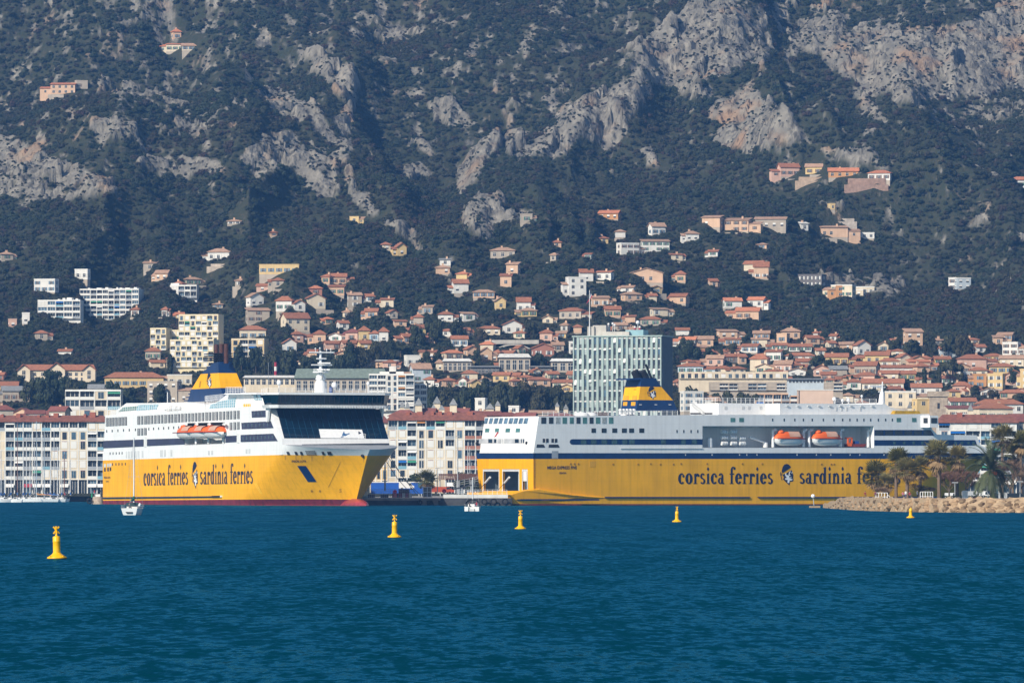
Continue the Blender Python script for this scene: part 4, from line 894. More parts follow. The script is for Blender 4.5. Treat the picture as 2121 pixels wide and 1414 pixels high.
for px, a, b in ((217.5, 960, 967), (224, 959.5, 966.5), (229, 959, 966)): win("mooring_opening", rpts(S, px - 2, px + 2, a, b), nS, M("mooring_white", (.55, .55, .5), .6), hull2); win("mooring_opening", rpts(S, px - 1.5, px + 1.5, a + 8.5, b + 9), nS, DARK, hull2)
# hull marks
mb = MB(); plate(mb, [S(214, 1032.5), S(441, 1029.6), S(441, 1027), S(214, 1029.2)], nS, .35, M("fender_navy", (.018, .03, .06), .6)); plate(mb, [S(441, 1029.8), S(458.5, 1029.4), S(458.5, 1025.8), S(441, 1026.2)], nS, .45, BLACK); mb.build("rubbing_strake", hull2)
win("fender_end", [S(458.5, 1029.4), S(460.5, 1029), S(460.5, 1025.6), S(458.5, 1025.8)], nS, WHT, hull2, .45)
tw = text_width("corsica ferries")
def TP(x0, w, b0, b1, sy): return lambda u, v: S(x0 + u * w, b0 + (b1 - b0) * u - v * sy)
mb = MB(); f_ = TP(297.5, 92.5, 1005.5, 1003, 25.5); lettering(mb, "corsica ferries", lambda u, v: f_(u / tw, v), INK, nS, .06); mb.build("lettering", hull2)
tw2 = text_width("sardinia ferries")
mb = MB(); f2 = TP(414.5, 110, 1002.6, 1000.8, 25.8); lettering(mb, "sardinia ferries", lambda u, v: f2(u / tw2, v), INK, nS, .06); mb.build("lettering", hull2)
mb = MB(); emblem(mb, lambda u, v: S(397.2 + u * 13.2, 1012 - v * 56.5), nS, .06); mb.build("emblem", hull2)
mb = MB(); caption(mb, "PASCAL LOTA", lambda u, v: S(216 + u * 13, 990.5 - v * 4.2), INK, nS); mb.build("lettering", hull2)
mb = MB(); caption(mb, "GENOVA", lambda u, v: S(220 + u * 5.5, 998 - v * 3), INK, nS); mb.build("lettering", hull2)
mb = MB(); vs, fs = sans("PASCAL LOTA"); mb.add([H2(605 + u * 29.5, 956.4 - v * 4.6, .12) for u, v in vs], fs, INK); mb.build("lettering", hull2)
mb = MB(); skin(mb, [(638, 997), (656, 997), (634, 964), (616, 964)], NVY, .10, 5, 5); mb.build("visor_emblem_panel", hull2)
mb = MB(); vs, fs = sans("S"); mb.add([H2(703 + u * 5, 1018.5 - v * 7, .10) for u, v in vs], fs, M("fitting_ochre", (.40, .19, .006))); mb.build("thruster_mark", hull2)
for px in (646, 663):
    mb = MB(); n = 10; pts = [H2(px + 2.2 * math.cos(6.283 * i / n), 1016 + 2.6 * math.sin(6.283 * i / n), .10) for i in range(n)]; mb.add(pts, [tuple(range(n))], M("fitting_ochre", (.40, .19, .006)))
    mb.build("thruster_mark", hull2)
for a, b in ((593.5, 599), (610, 615), (621, 626), (666, 671), (677.5, 686)):
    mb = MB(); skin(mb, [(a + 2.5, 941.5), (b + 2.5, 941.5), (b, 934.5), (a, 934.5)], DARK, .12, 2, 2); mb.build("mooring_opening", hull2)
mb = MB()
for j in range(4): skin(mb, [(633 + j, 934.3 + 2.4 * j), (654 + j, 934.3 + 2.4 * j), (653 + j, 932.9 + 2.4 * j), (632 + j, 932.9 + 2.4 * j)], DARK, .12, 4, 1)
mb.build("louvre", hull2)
mb = MB(); c = H2(751, 943, 0); mb.ball(c, .55, DARK, 8, 6); mb.build("hawse_pipe", hull2)
for px in (540, 543): 
    mb = MB(); skin(mb, [(px, 1022), (px + 1, 1022), (px - 12, 1000), (px - 13, 1000)], M("chafe_yellow", (.95, .62, .08), .5), .08, 1, 4); mb.build("chafe_strip", hull2)
for pts in ([(680, 1008), (681.2, 1008), (706, 956), (705, 956)],):
    mb = MB(); skin(mb, pts, M("visor_seam", (.5, .25, .006), .6), .07, 1, 6); mb.build("visor_seam", hull2)
# streaks of rust under the openings
for px, l in ((612, 9), (624, 7), (668, 8), (645, 12), (752, 14), (590, 8)):
    mb = MB(); skin(mb, [(px + 1, 943 + l), (px + 1.6, 943 + l), (px + 1.4, 943), (px + .4, 943)], RUSTST, .08, 1, 3); mb.build("rust_streak", hull2)
# forward bulwark rim, seen as a broad white lip, with the sunk mooring deck behind
P0 = S(*FRB); Pt = S(555, 840); lean = (Pt - P0).normalized(); NFr = lean.cross(FP.p).normalized(); NFr = NFr if NFr.y < 0 else -NFr
FR = lambda px, py: hit(px, py, P0, NFr)
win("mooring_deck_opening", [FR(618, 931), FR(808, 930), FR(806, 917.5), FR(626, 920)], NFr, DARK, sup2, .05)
mb = MB(); plate(mb, [FR(588.7, 907), FR(803.8, 908.3), FR(786.5, 847.5), FR(572.6, 846.3)], NFr, .06, TEALG); fg = mb.build("panorama_window", sup2)
for i in range(1, 17):
    u = i / 17; win("mullion", [FR(588.7 + 215.1 * u - .6, 907 + 1.3 * u), FR(588.7 + 215.1 * u + .5, 907 + 1.3 * u), FR(572.6 + 213.9 * u + .5, 846.3 + 1.2 * u), FR(572.6 + 213.9 * u - .6, 846.3 + 1.2 * u)], NFr, MULL, fg, .10)
for v in (.33, .66): win("transom_bar", [FR(588.7 - 16.1 * v, 907 - 60.7 * v + .3), FR(803.8 - 17.3 * v, 908.3 - 60.8 * v + .3), FR(803.8 - 17.3 * v, 908.3 - 60.8 * v - .3), FR(588.7 - 16.1 * v, 907 - 60.7 * v - .3)], NFr, MULL, fg, .09)
mb = MB(); plate(mb, [FR(664, 907.4), FR(754.5, 908), FR(749.5, 890.2), FR(660.2, 889)], NFr, .14, WHT); pan = mb.build("white_screen", sup2)
mb = MB()
for pl_ in ([(708, 902), (712, 893.5), (714, 899), (719, 899), (722, 897.5), (725, 898.5), (719, 901), (716, 903.5), (711, 903)], [(705, 906), (709, 903.4), (713, 904.5), (708, 906.4)]): plate(mb, [FR(*q) for q in pl_], NFr, .19, M("badge_blue", (.05, .14, .30), .6))
plate(mb, [FR(742, 901), (FR(748, 897.5)), FR(742, 893.5)], NFr, .20, INK); mb.build("emblem", pan)
mb = MB(); zr = lambda py: HC + (CY - py) * 1745 / FPX
rail(mb, [FR(738, 929) + NFr * 3, FR(752, 929) + NFr * 3], 2.0, WHT, 1.0); mb.build("railing", ferry2)
# wheelhouse
xb = FP.L(FP.side(563, 820, -1.7))[0]; Yb = FP.W(xb, 0, 0).y
zq = lambda py: HC + (CY - py) * Yb / FPX
def plan(g, o=0.0): return [FP.W(xb - 8 , -1.7 - o, g), FP.W(xb - 1.6, -1.7 - o, g), FP.W(xb + o, .2, g), FP.W(xb + o + .8, BP / 2, g), FP.W(xb + o, BP - .2, g), FP.W(xb - 1.6, BP + 1.7 + o, g), FP.W(xb - 8, BP + 1.7 + o, g)]
def ring(mb, z0, o0, z1, o1, mat, cap=True):
    a = plan(z0, o0); b = plan(z1, o1); n = len(a)
    mb.add(a + b, [(i, (i + 1) % n, n + (i + 1) % n, n + i) for i in range(n)] + ([tuple(reversed(range(n))), tuple(range(n, 2 * n))] if cap else []), mat)
mb = MB(); ring(mb, zq(844.5), .1, zq(838), .5, WHT); ring(mb, zq(817), .7, zq(812.3), .8, WHT); bridge = mb.build("wheelhouse", ferry2)
mb = MB(); ring(mb, zq(838.2), -.5, zq(816.9), .45, M("bridge_window_glass", (.002, .014, .022), .1, .5, .3, spec=.5)); bw = mb.build("bridge_windows", bridge)
for i in range(22):
    u = (i + .5) / 22; a = FP.W(xb + .8 * (1 - abs(2 * u - 1)) - .35, .2 + (BP - .4) * u, zq(838)); b = a + FP.h * .65 + Vector((0, 0, zq(820) - zq(838)))
    mb = MB(); mb.tube(a, b, .07, DARK, 4); mb.build("mullion", bridge)
mb = MB()
for i in range(40):
    u = i / 39; p = FP.W(xb + .9, .2 + (BP - .4) * u, zq(841)); mb.box(p.x - .12, p.x + .12, p.y - .8, p.y, p.z - .4, p.z + .1, LOUV)
mb.build("gutter_brackets", bridge)
mb = MB(); q = plan(zq(812.3), .5); rail(mb, q, 1.2, WHT, 2.0); mb.build("railing", bridge)
for yy in (-1.0, BP + 1.0):
    mb = MB(); p = FP.W(xb - 6.5, yy, zq(844.5)); mb.hexa([p - FP.h * 1 + Vector((0, 0, -4)), p + FP.h * .2 + Vector((0, 0, -4)), p + FP.h * .2 + FP.p * .6 + Vector((0, 0, -4)), p - FP.h + FP.p * .6 + Vector((0, 0, -4))], [p - FP.h * 1.2, p + FP.h * 1.6, p + FP.h * 1.6 + FP.p * .6, p - FP.h * 1.2 + FP.p * .6], WHT); mb.build("wing_bracket", bridge)
# mast and aerials
def onroof(px, back=5): p = FP.ath(px, 812, xb - back); p.z = zq(812.3); return p
g = lambda dpy: dpy * Yb / FPX
b0 = onroof(664)
mb = MB(); mb.lathe(b0, [(1.9, 0), (1.75, g(20)), (1.35, g(24)), (1.15, g(38)), (.9, g(40))], WHT, 12); mb.tube(b0 + Vector((0, 0, g(38))), b0 + Vector((0, 0, g(87))), .55, WHT, 8, .3); mast2 = mb.build("radar_mast", ferry2)
for dz, l in ((28, 6), (42, 9)):
    mb = MB(); c = b0 + Vector((0, 0, g(dz))); mb.lathe(c, [(l * .26, 0), (l * .26, .25)], WHT, 10); rail(mb, [c + FP.p * l * .25 + FP.h * .4, c + FP.h * l * .25, c - FP.p * l * .25 + FP.h * .4], 1.1, WHT, 1.0); mb.build("mast_platform", mast2)
for dz, l in ((84, 4.1), (58, 3.4), (71, 1.6)):
    mb = MB(); c = b0 + Vector((0, 0, g(dz))); mb.tube(c - FP.p * l * .9 + FP.h * .5, c + FP.p * l + FP.h * .5, .20, WHT, 6); mb.build("crosstree", mast2)
for dz, o_ in ((60.5, .8), (47, .6)):
    mb = MB(); c = b0 + Vector((0, 0, g(dz))) + FP.p * o_ + FP.h * .8; mb.box(c.x - 1.9, c.x + 1.9, c.y - .15, c.y + .15, c.z, c.z + .4, WHT); mb.build("radar_scanner", mast2)
for o_, t2 in ((-1.6, 92), (-.2, 93), (1.9, 90), (3.2, 91)):
    mb = MB(); c = b0 + FP.p * o_ + Vector((0, 0, g(82))); mb.tube(c, c + Vector((0, 0, g(t2 - 82))), .09, WHT, 4); mb.ball(c + Vector((0, 0, g(t2 - 82))), .25, WHT, 6, 4); mb.build("aerial", mast2)
for px, py, r in ((578, 792, .72), (692.5, 796.5, .85), (762.6, 792.5, .5)):
    mb = MB(); b_ = onroof(px, 3.5); z_ = zq(py); mb.tube(b_, Vector((b_.x, b_.y, z_)), .16, WHT, 6); mb.ball((b_.x, b_.y, z_), r, DOME, 12, 8, 1, 1, 1.15); mb.build("satellite_dome", ferry2)
mb = MB(); b_ = onroof(685.5, 3); mb.lathe(b_, [(.55, 0), (.55, g(11)), (.3, g(12))], M("tank_blue", (.01, .05, .22), .5), 10); mb.build("deck_tank", ferry2)
for px, l in ((556, 62), (735, 22), (800, 14)):
    mb = MB(); b_ = onroof(px, 6); mb.tube(b_, b_ + Vector((0, 0, g(l))), .07, GREY, 4); mb.build("aerial", ferry2)
# sun deck aft of the wheelhouse
def blk(mb, pts, y0, y1, mat): mb.prism([FP.side(a, b, y0) for a, b in pts], FP.p * (y1 - y0), mat)
mb = MB(); blk(mb, [(240, 859), (430, 846.8), (430, 838), (395, 832.5), (310, 834.5), (262, 834.5), (240, 850)], 5, 27, WHT)
blk(mb, [(430, 846.8), (548, 841), (548, 826), (505, 812.5), (468, 818), (452, 831), (430, 838)], 5, 27, WHT); sd_ = mb.build("sun_deck_house", ferry2)
yy = 4.9
fs_ = lambda a, b: FP.side(a, b, yy)
win("shelter_window", [fs_(246, 852), fs_(287, 848.5), fs_(287, 840.5), fs_(255, 843.5)], nS, GRNG, sd_, .08)
for i in range(6): win("glazing_panel", [fs_(283 + i * 7, 850 - i * .5), fs_(289.3 + i * 7, 849.6 - i * .5), fs_(293.3 + i * 7, 838.2 - i * .3), fs_(287 + i * 7, 838.6 - i * .3)], nS, SKYG, sd_, .12)
for i in range(8): win("glazing_panel", [fs_(434 + i * 6.6, 846 - i * .4), fs_(440 + i * 6.6, 845.6 - i * .4), fs_(442.5 + i * 6.6, 834 - i * 1.5 + (2 if i < 2 else 0)), fs_(436.5 + i * 6.6, 836 - i * 1.5 + (2 if i < 2 else 0))], nS, SKYG, sd_, .12)
for i in range(2): win("glazing_panel", [fs_(528 + i * 8, 828), fs_(534 + i * 8, 828), fs_(531 + i * 8, 817), fs_(525 + i * 8, 816)], nS, SKYG, sd_, .14)
mb = MB(); blk(mb, [(462, 817), (532, 816.5), (530, 813.5), (466, 814)], 3.2, 28, WHT); mb.build("canopy_roof", ferry2)
mb = MB(); rail(mb, [FP.side(219, 859.8, .3), FP.side(425, 846.9, .3), FP.side(552, 839.5, .3)], 2.3, WHT, 1.9, 3, .05); mb.build("railing", ferry2)
mb = MB(); rail(mb, [FP.side(468, 814, 4), FP.side(508, 813, 4)], 1.8, WHT, 1.5); rail(mb, [FP.side(425, 833, 6), FP.side(462, 829, 6)], 1.9, WHT, 1.2); mb.build("railing", ferry2)
mb = MB(); a = fs_(506.5, 844); b = fs_(519, 843.4); plate(mb, [a, b, fs_(518.5, 835.5), fs_(506, 836)], nS, .5, M("locker_orange", (.85, .42, .01), .5)); mb.build("life_jacket_locker", ferry2)
for px, r in ((345, 1.0), (353, 1.3), (362, 1.1), (371, .9)):
    mb = MB(); mb.ball(FP.side(px, 846, 2.5), r * .9, WHT, 8, 5, 1.1, 2.4, .9); mb.build("covered_raft", ferry2)
mb = MB(); b_ = FP.side(347, 838, 9); mb.tube(b_, b_ + Vector((0, 0, g(28))), .14, WHT, 5); mb.build("flag_pole", ferry2)
# funnel
yf = 13.0; FL = [(833, 388, 829, 465, 7.8, NVY), (806, 396.5, 803, 457, 7.2, YEL), (774.5, 416, 772, 453, 5.8, NVY), (749.5, 444.6, 749, 452, 4.2, None)]
rows = []
for (pl1, pxl, pl2, pxc, wd, mat) in FL:
    A_ = FP.side(pxl, pl1, yf); C_ = FP.side(pxc, pl2, yf); z = (A_.z + C_.z) / 2; xa = FP.L(A_)[0]; xc = FP.L(C_)[0]
    rows.append(([FP.W(xa, yf, z), FP.W(xc, yf, z), FP.W(xc, yf + wd, z), FP.W(xa, yf + wd, z)], mat))
fun = MB()
for k in range(3): fun.hexa(rows[k][0], rows[k + 1][0], rows[k][1])
funnel2 = fun.build("funnel", ferry2)
FS2 = lambda a, b: FP.side(a, b, yf)
mb = MB(); emblem(mb, lambda u, v: FS2(428.5 + u * 10, 805 - v * 33), nS, .08); mb.build("emblem", funnel2)
win("louvre", [FS2(412, 802), FS2(415, 801.8), FS2(417, 789), FS2(414, 789.2)], nS, M("funnel_louvre_dark", (.42, .20, .004), .6), funnel2, .06)
for i in range(12):
    v = i / 11; px = 386 + (438 - 386) * v; py = 829 - (829 - 752) * v; a = FP.side(px + 6, py, yf)
    mb = MB(); x1 = FP.L(a)[0]; FP.box(mb, x1 - 6.5, x1, yf + .3, yf + 6.5 - 2.6 * v, a.z - .18, a.z + .18, NVY); mb.build("funnel_fin", funnel2)
zt = rows[3][0][0].z; xm = (FP.L(rows[3][0][0])[0] + FP.L(rows[3][0][1])[0]) / 2
for i, py in enumerate((746, 741.5, 737, 732.5)):
    c = FP.side(454, py, yf + 2); mb = MB(); FP.box(mb, FP.L(c)[0] - 6, FP.L(c)[0] + 4.5, yf - 1.0, yf + 5, c.z - .15, c.z + .15, M("funnel_grating", (.012, .016, .03), .7)); mb.build("funnel_fin", funnel2)
for px, t1 in ((448.5, 713), (459, 712), (468.5, 712)):
    mb = MB(); c = FP.side(px, 749, yf + 2); mb.tube(c - Vector((0, 0, .5)), FP.side(px, t1, yf + 2), .72, RUSTP, 10); mb.build("exhaust_pipe", funnel2)
# lifeboats, slung outboard
for i, (a, b, d) in enumerate(((372, 409, 0), (399, 437, -.5), (428, 466, -1))):
    lifeboat(FP, "lifeboat", ("first and aftmost of three orange lifeboats hung along the bow-on ferry's side", "middle one of three orange lifeboats hung along the bow-on ferry's side", "foremost of three orange lifeboats on the bow-on ferry, nearest the navy windows")[i], a, b, 880 + d, 909 + d, -.6 + .3 * (i == 0), "lifeboats of the bow-on ferry", 4.6)
for px in (384, 406, 432, 463):
    mb = MB(); p = S(px, 921 - (px - 384) * .03, .5); mb.tube(p, S(px, 879, .6), .4, WHT, 6); mb.tube(S(px, 879, .6), S(px + 2, 878, -1.4), .45, WHT, 6); mb.build("davit", ferry2)
WHT = WHT_KEEP
# ================================================================ TOWN
WALLC = {'w': ("white", (.74, .72, .67)), 'c': ("cream", (.70, .60, .45)), 'y': ("yellow", (.68, .50, .24)), 'p': ("pink", (.62, .40, .31)), 's': ("salmon", (.64, .43, .29)),
         'o': ("orange", (.58, .30, .13)), 't': ("stone-grey", (.44, .38, .31)), 'b': ("pale blue", (.48, .55, .60)), 'r': ("brick", (.38, .17, .12)), 'k': ("dark", (.16, .15, .15))}
ROOFC = {'r': ("red", (.33, .135, .075)), 'n': ("tan", (.40, .25, .17)), 'o': ("orange", (.50, .19, .10)), 'g': ("grey", (.22, .23, .235)), 'v': ("green", (.15, .19, .165)), 'w': ("white", (.70, .68, .63)), 'd': ("dark red", (.22, .08, .065))}
WM = {k: M("wall_" + v[0].replace("-", "_").replace(" ", "_"), v[1], .85, .12, .25, streak=.12, rnd=.06) for k, v in WALLC.items()}
RM = {k: M("roof_" + v[0].replace(" ", "_"), v[1], .85, .22, .9, .05, 3.0, rnd=.12) for k, v in ROOFC.items()}
WING = M("house_window_glass", (.035, .045, .06), .2, .5, .5, rnd=.4, spec=.5)
SHUT = {k: M("shutter_" + k, c, .7, .1, rnd=.15) for k, c in {"green": (.05, .16, .11), "blue": (.12, .22, .32), "brown": (.16, .09, .06), "white": (.66, .66, .62)}.items()}
TRIM = M("white_trim", (.76, .75, .71), .7, .06)
CONC = M("pale_concrete", (.50, .47, .42), .9, .18, .3, streak=.2)
def unit_window(name, shut):
    mb = MB(); mb.box(-.5, .5, -.04, .03, 0, 1, WING)
    for x in (-.53, -.02, .49): mb.box(x, x + .05, -.07, .03, -.03, 1.03, TRIM)
    mb.box(-.48, .49, -.065, .03, .62, .66, TRIM)
    if shut:
        for x0, x1 in ((-.98, -.55), (.55, .98)): mb.box(x0, x1, -.09, .03, -.02, 1.02, SHUT[shut])
    return mb.mesh(name)
WIN = {k: unit_window("window", k) for k in (None, "green", "blue", "brown", "white")}
def unit_roller():
    mb = MB(); mb.box(-.5, .5, -.04, .03, 0, .45, WING); mb.box(-.5, .5, -.07, .03, .45, 1, TRIM); return mb.mesh("window")
WIN["roller"] = unit_roller()
mb = MB(); mb.box(-.5, .5, -.5, .5, -1.5, .86, WM['s']); mb.box(-.6, .6, -.6, .6, .86, 1, RM['n']); CHIM = mb.mesh("chimney")
VB = [(300, "high under crags"), (470, "high in woods"), (600, "upper slope"), (690, "middle slope"), (770, "lower slope"), (2000, "town roofs")]
HB = [(120, "far left"), (240, "left of the cream flats"), (420, "around the cream flats"), (540, "over the bow-on ferry's funnel"), (680, "left of the white mast"), (800, "right of the white mast"), (920, "over the gap between ferries"),
      (1040, "over the quay pergola"), (1186, "just left of the tower"), (1400, "over the teal tower"), (1500, "just right of the tower"), (1600, "over the side lettering"), (1700, "over the lifeboat recess"), (1800, "over the second recess boat"), (1900, "by the raked mast"), (2010, "over the tallest palms"), (3000, "far right")]
LABELS = {}
def zone(px, py): return "on the " * 0 + next(t for l, t in VB if py < l) + " " + next(t for l, t in HB if px < l)
ORD = ["first", "second", "third", "fourth", "fifth", "sixth", "seventh", "eighth", "ninth", "tenth"]
PEND = []
def later_label(o, text, px, py): PEND.append((o, text, px, py))
def finish_labels():
    by = {}
    for o, text, px, py in PEND: by.setdefault(text + "|" + zone(px, py), []).append((px, o, text, zone(px, py)))
    for k, v in by.items():
        v.sort(key=lambda q: q[0])
        for i, (px, o, text, z) in enumerate(v):
            o["label"] = (text + ", " + z) if len(v) == 1 else (ORD[min(i, 9)] + " from left, " + text + ", " + z)
hr = random.Random(23)
def house(px0, px1, top, base, typ, wc, rc, Y=None, group="houses on the hillside"):
    pxc = (px0 + px1) / 2
    if Y is None: X, Y, Z = ground_at(pxc, base)
    else: X = (pxc - CX) / FPX * Y; Z = HC + (CY - base) * Y / FPX
    u = Y / FPX; Wp = (px1 - px0) * u; H = (base - top) * u
    long_ = Wp > 2.6 * H
    yaw = R(hr.uniform(-24, 24)) if not long_ else R(hr.uniform(-10, 10))
    if typ == 'f': yaw = R(hr.uniform(-18, 30))
    k = .62 if not long_ else .35
    Wd = Wp * .97 / (math.cos(yaw) + k * abs(math.sin(yaw))); D = max(5.0, min(Wd * k, 14))
    fr = {'h': .30, 'g': .30, 'f': .30, 'x': 0.0, 'm': .18}[typ]
    if long_ and typ in 'hg': fr = .34
    hw = H * (1 - fr); hrf = H * fr
    o = thing("house", "", "house", (X, Y, Z), group)
    kind = {'h': "hip roof", 'g': "roof", 'f': "gable front", 'x': "flat roof", 'm': "lean-to roof"}[typ]
    storeys = max(1, int(hw / 2.7))
    size = "long" if long_ else "tall" if storeys >= 4 else "small" if Wp < 8 else ""
    txt = (size + " " + WALLC[wc][0] + " house, " + (ROOFC[rc][0] + " " if typ != 'x' else "") + kind).strip()
    later_label(o, txt, pxc, (top + base) / 2)
    c, s = math.cos(yaw), math.sin(yaw)
    def P(x, y, z): return (X + x * c - y * s, Y + x * s + y * c, Z + z)
    w2 = Wd / 2
    mb = MB(); i2 = .06; mb.hexa([P(-w2 + i2, i2, -8), P(w2 - i2, i2, -8), P(w2 - i2, D - i2, -8), P(-w2 + i2, D - i2, -8)], [P(-w2 + i2, i2, -.01), P(w2 - i2, i2, -.01), P(w2 - i2, D - i2, -.01), P(-w2 + i2, D - i2, -.01)], WM['t']); mb.build("plinth", o)
    mb = MB(); q = [P(-w2, 0, 0), P(w2, 0, 0), P(w2, D, 0), P(-w2, D, 0)]; q2 = [P(-w2, 0, hw), P(w2, 0, hw), P(w2, D, hw), P(-w2, D, hw)]
    mb.hexa(q, q2, WM[wc])
    if typ == 'f': mb.prism([P(-w2, 0, hw), P(w2, 0, hw), P(0, 0, hw + hrf)], Vector(P(0, D, 0)) - Vector(P(0, 0, 0)), WM[wc])
    if typ == 'g':
        for e in (-w2, w2 - .3): mb.prism([P(e, 0, hw), P(e, D, hw), P(e, D / 2, hw + hrf)], Vector(P(.3, 0, 0)) - Vector(P(0, 0, 0)), WM[wc])
    if typ == 'x': 
        mb.hexa([P(-w2 - .1, -.1, hw), P(w2 + .1, -.1, hw), P(w2 + .1, D, hw), P(-w2 - .1, D, hw)], [P(-w2 - .1, -.1, hw + .5), P(w2 + .1, -.1, hw + .5), P(w2 + .1, D, hw + .5), P(-w2 - .1, D, hw + .5)], TRIM if wc in 'wcb' else WM[wc])
    wall = mb.build("wall", o)
    e = .55; mb = MB(); rm = RM[rc]
    if typ == 'h':
        rl = max(0.3, w2 - D / 2) if Wd > D else .3
        v = [P(-w2 - e, -e, hw - .15), P(w2 + e, -e, hw - .15), P(w2 + e, D + e, hw - .15), P(-w2 - e, D + e, hw - .15), P(-rl, D / 2, hw + hrf), P(rl, D / 2, hw + hrf)]
        v += [P(-w2 - e, -e, hw + .1), P(w2 + e, -e, hw + .1), P(w2 + e, D + e, hw + .1), P(-w2 - e, D + e, hw + .1)]
        mb.add(v, [(6, 7, 5, 4), (7, 8, 5), (8, 9, 4, 5), (9, 6, 4), (0, 1, 7, 6), (1, 2, 8, 7), (2, 3, 9, 8), (3, 0, 6, 9), (3, 2, 1, 0)], rm)
    elif typ in 'gm':
        ry = D / 2 if typ == 'g' else D; a = [P(-w2 - e, -e, hw - .1), P(w2 + e, -e, hw - .1), P(w2 + e, ry, hw + hrf), P(-w2 - e, ry, hw + hrf)]
        mb.prism(a, (0, 0, .28), rm)
        if typ == 'g': mb.prism([P(w2 + e, D + e, hw - .1), P(-w2 - e, D + e, hw - .1), P(-w2 - e, ry + .01, hw + hrf), P(w2 + e, ry + .01, hw + hrf)], (0, 0, .28), rm)
    elif typ == 'f':
        for sgn in (-1, 1):
            a = [P(sgn * (w2 + e), -e, hw - .25), P(sgn * (w2 + e), D + e, hw - .25), P(sgn * .01, D + e, hw + hrf + .05), P(sgn * .01, -e, hw + hrf + .05)]
            mb.prism(a, (0, 0, .28), rm)
    roof = mb.build("roof", o) if typ != 'x' else None
    nw = max(1, min(7, int(Wd / 3.4))); style = hr.choice([None, None, "green", "blue", "brown", "white", "roller"])
    fl = min(storeys, 3)
    for j in range(fl):
        fh = hw / fl; wh = min(1.7, fh * .5); ww = min(1.5, Wd / nw * .4)
        for i in range(nw):
            if hr.random() < .1: continue
            xx = -w2 + Wd * (i + .5) / nw
            child("window", WIN[style], o, P(xx, -.03, fh * j + fh * .28), (ww, 1, wh), yaw)
    sd_ = 1 if yaw < 0 else -1       # the side wall turned to us
    for j in range(fl):
        fh = hw / fl; child("window", WIN[style], o, P(sd_ * (w2 + .03), D * .5, fh * j + fh * .28), (1.1, 1, min(1.6, fh * .5)), yaw + sd_ * R(90))
    if hr.random() < .6 and roof: child("chimney", CHIM, roof, P(hr.uniform(-.6, .6) * w2, D * .55, hw + hrf * .75), (.9, .9, 1.3), yaw)
    if not long_ and hr.random() < .55:      # lower side wing
        sg = hr.choice((-1, 1)); aw = Wd * hr.uniform(.3, .5); ah = hw * hr.uniform(.5, .75); a0, a1 = (w2 - .02, w2 + aw) if sg > 0 else (-w2 - aw, -w2 + .02); ad = D * .75
        mb = MB(); mb.hexa([P(a0, .6, -4), P(a1, .6, -4), P(a1, ad, -4), P(a0, ad, -4)], [P(a0, .6, ah), P(a1, .6, ah), P(a1, ad, ah), P(a0, ad, ah)], WM[wc]); mb.build("annex_wall", o)
        mb = MB(); mb.prism([P(a0 - .2, .2, ah), P(a1 + .3, .2, ah), P(a1 + .3, ad, ah + 1.3), P(a0 - .2, ad, ah + 1.3)], (0, 0, .25), RM[rc if typ != 'x' else 'n']); mb.build("annex_roof", o)
        child("window", WIN[style], o, P((a0 + a1) / 2, .57, ah * .3), (1.2, 1, min(1.5, ah * .45)), yaw)
    if not long_ and hr.random() < .35:      # garden terrace wall below the house
        mb = MB(); tw_ = Wd * hr.uniform(.6, 1.0); x_0 = hr.uniform(-w2, w2 * .2) - tw_ * .2; zt_ = hr.uniform(-1.6, -.2); mb.hexa([P(x_0, -5, -6), P(x_0 + tw_, -5, -6), P(x_0 + tw_, -4.4, -6), P(x_0, -4.4, -6)], [P(x_0, -5, zt_), P(x_0 + tw_, -5, zt_), P(x_0 + tw_, -4.4, zt_), P(x_0, -4.4, zt_)], WM['t']); mb.build("terrace_wall", o)
    if long_ is False and hr.random() < .35 and typ != 'x':
        mb = MB(); bz = hw * .45; a = [P(-w2 * .6, -1.5, bz), P(w2 * .6, -1.5, bz), P(w2 * .6, 0, bz), P(-w2 * .6, 0, bz)]; mb.prism(a, (0, 0, .25), TRIM)
        rail(mb, [P(-w2 * .6, -1.45, bz + .25), P(w2 * .6, -1.45, bz + .25)], .9, TRIM, .8, 2, .05); mb.build("balcony", o)
    cut_forest(X, Y, Wp / 2 + 1.5) if base < 780 else cut_forest(X, Y, Wp / 2 + 3)
    return o
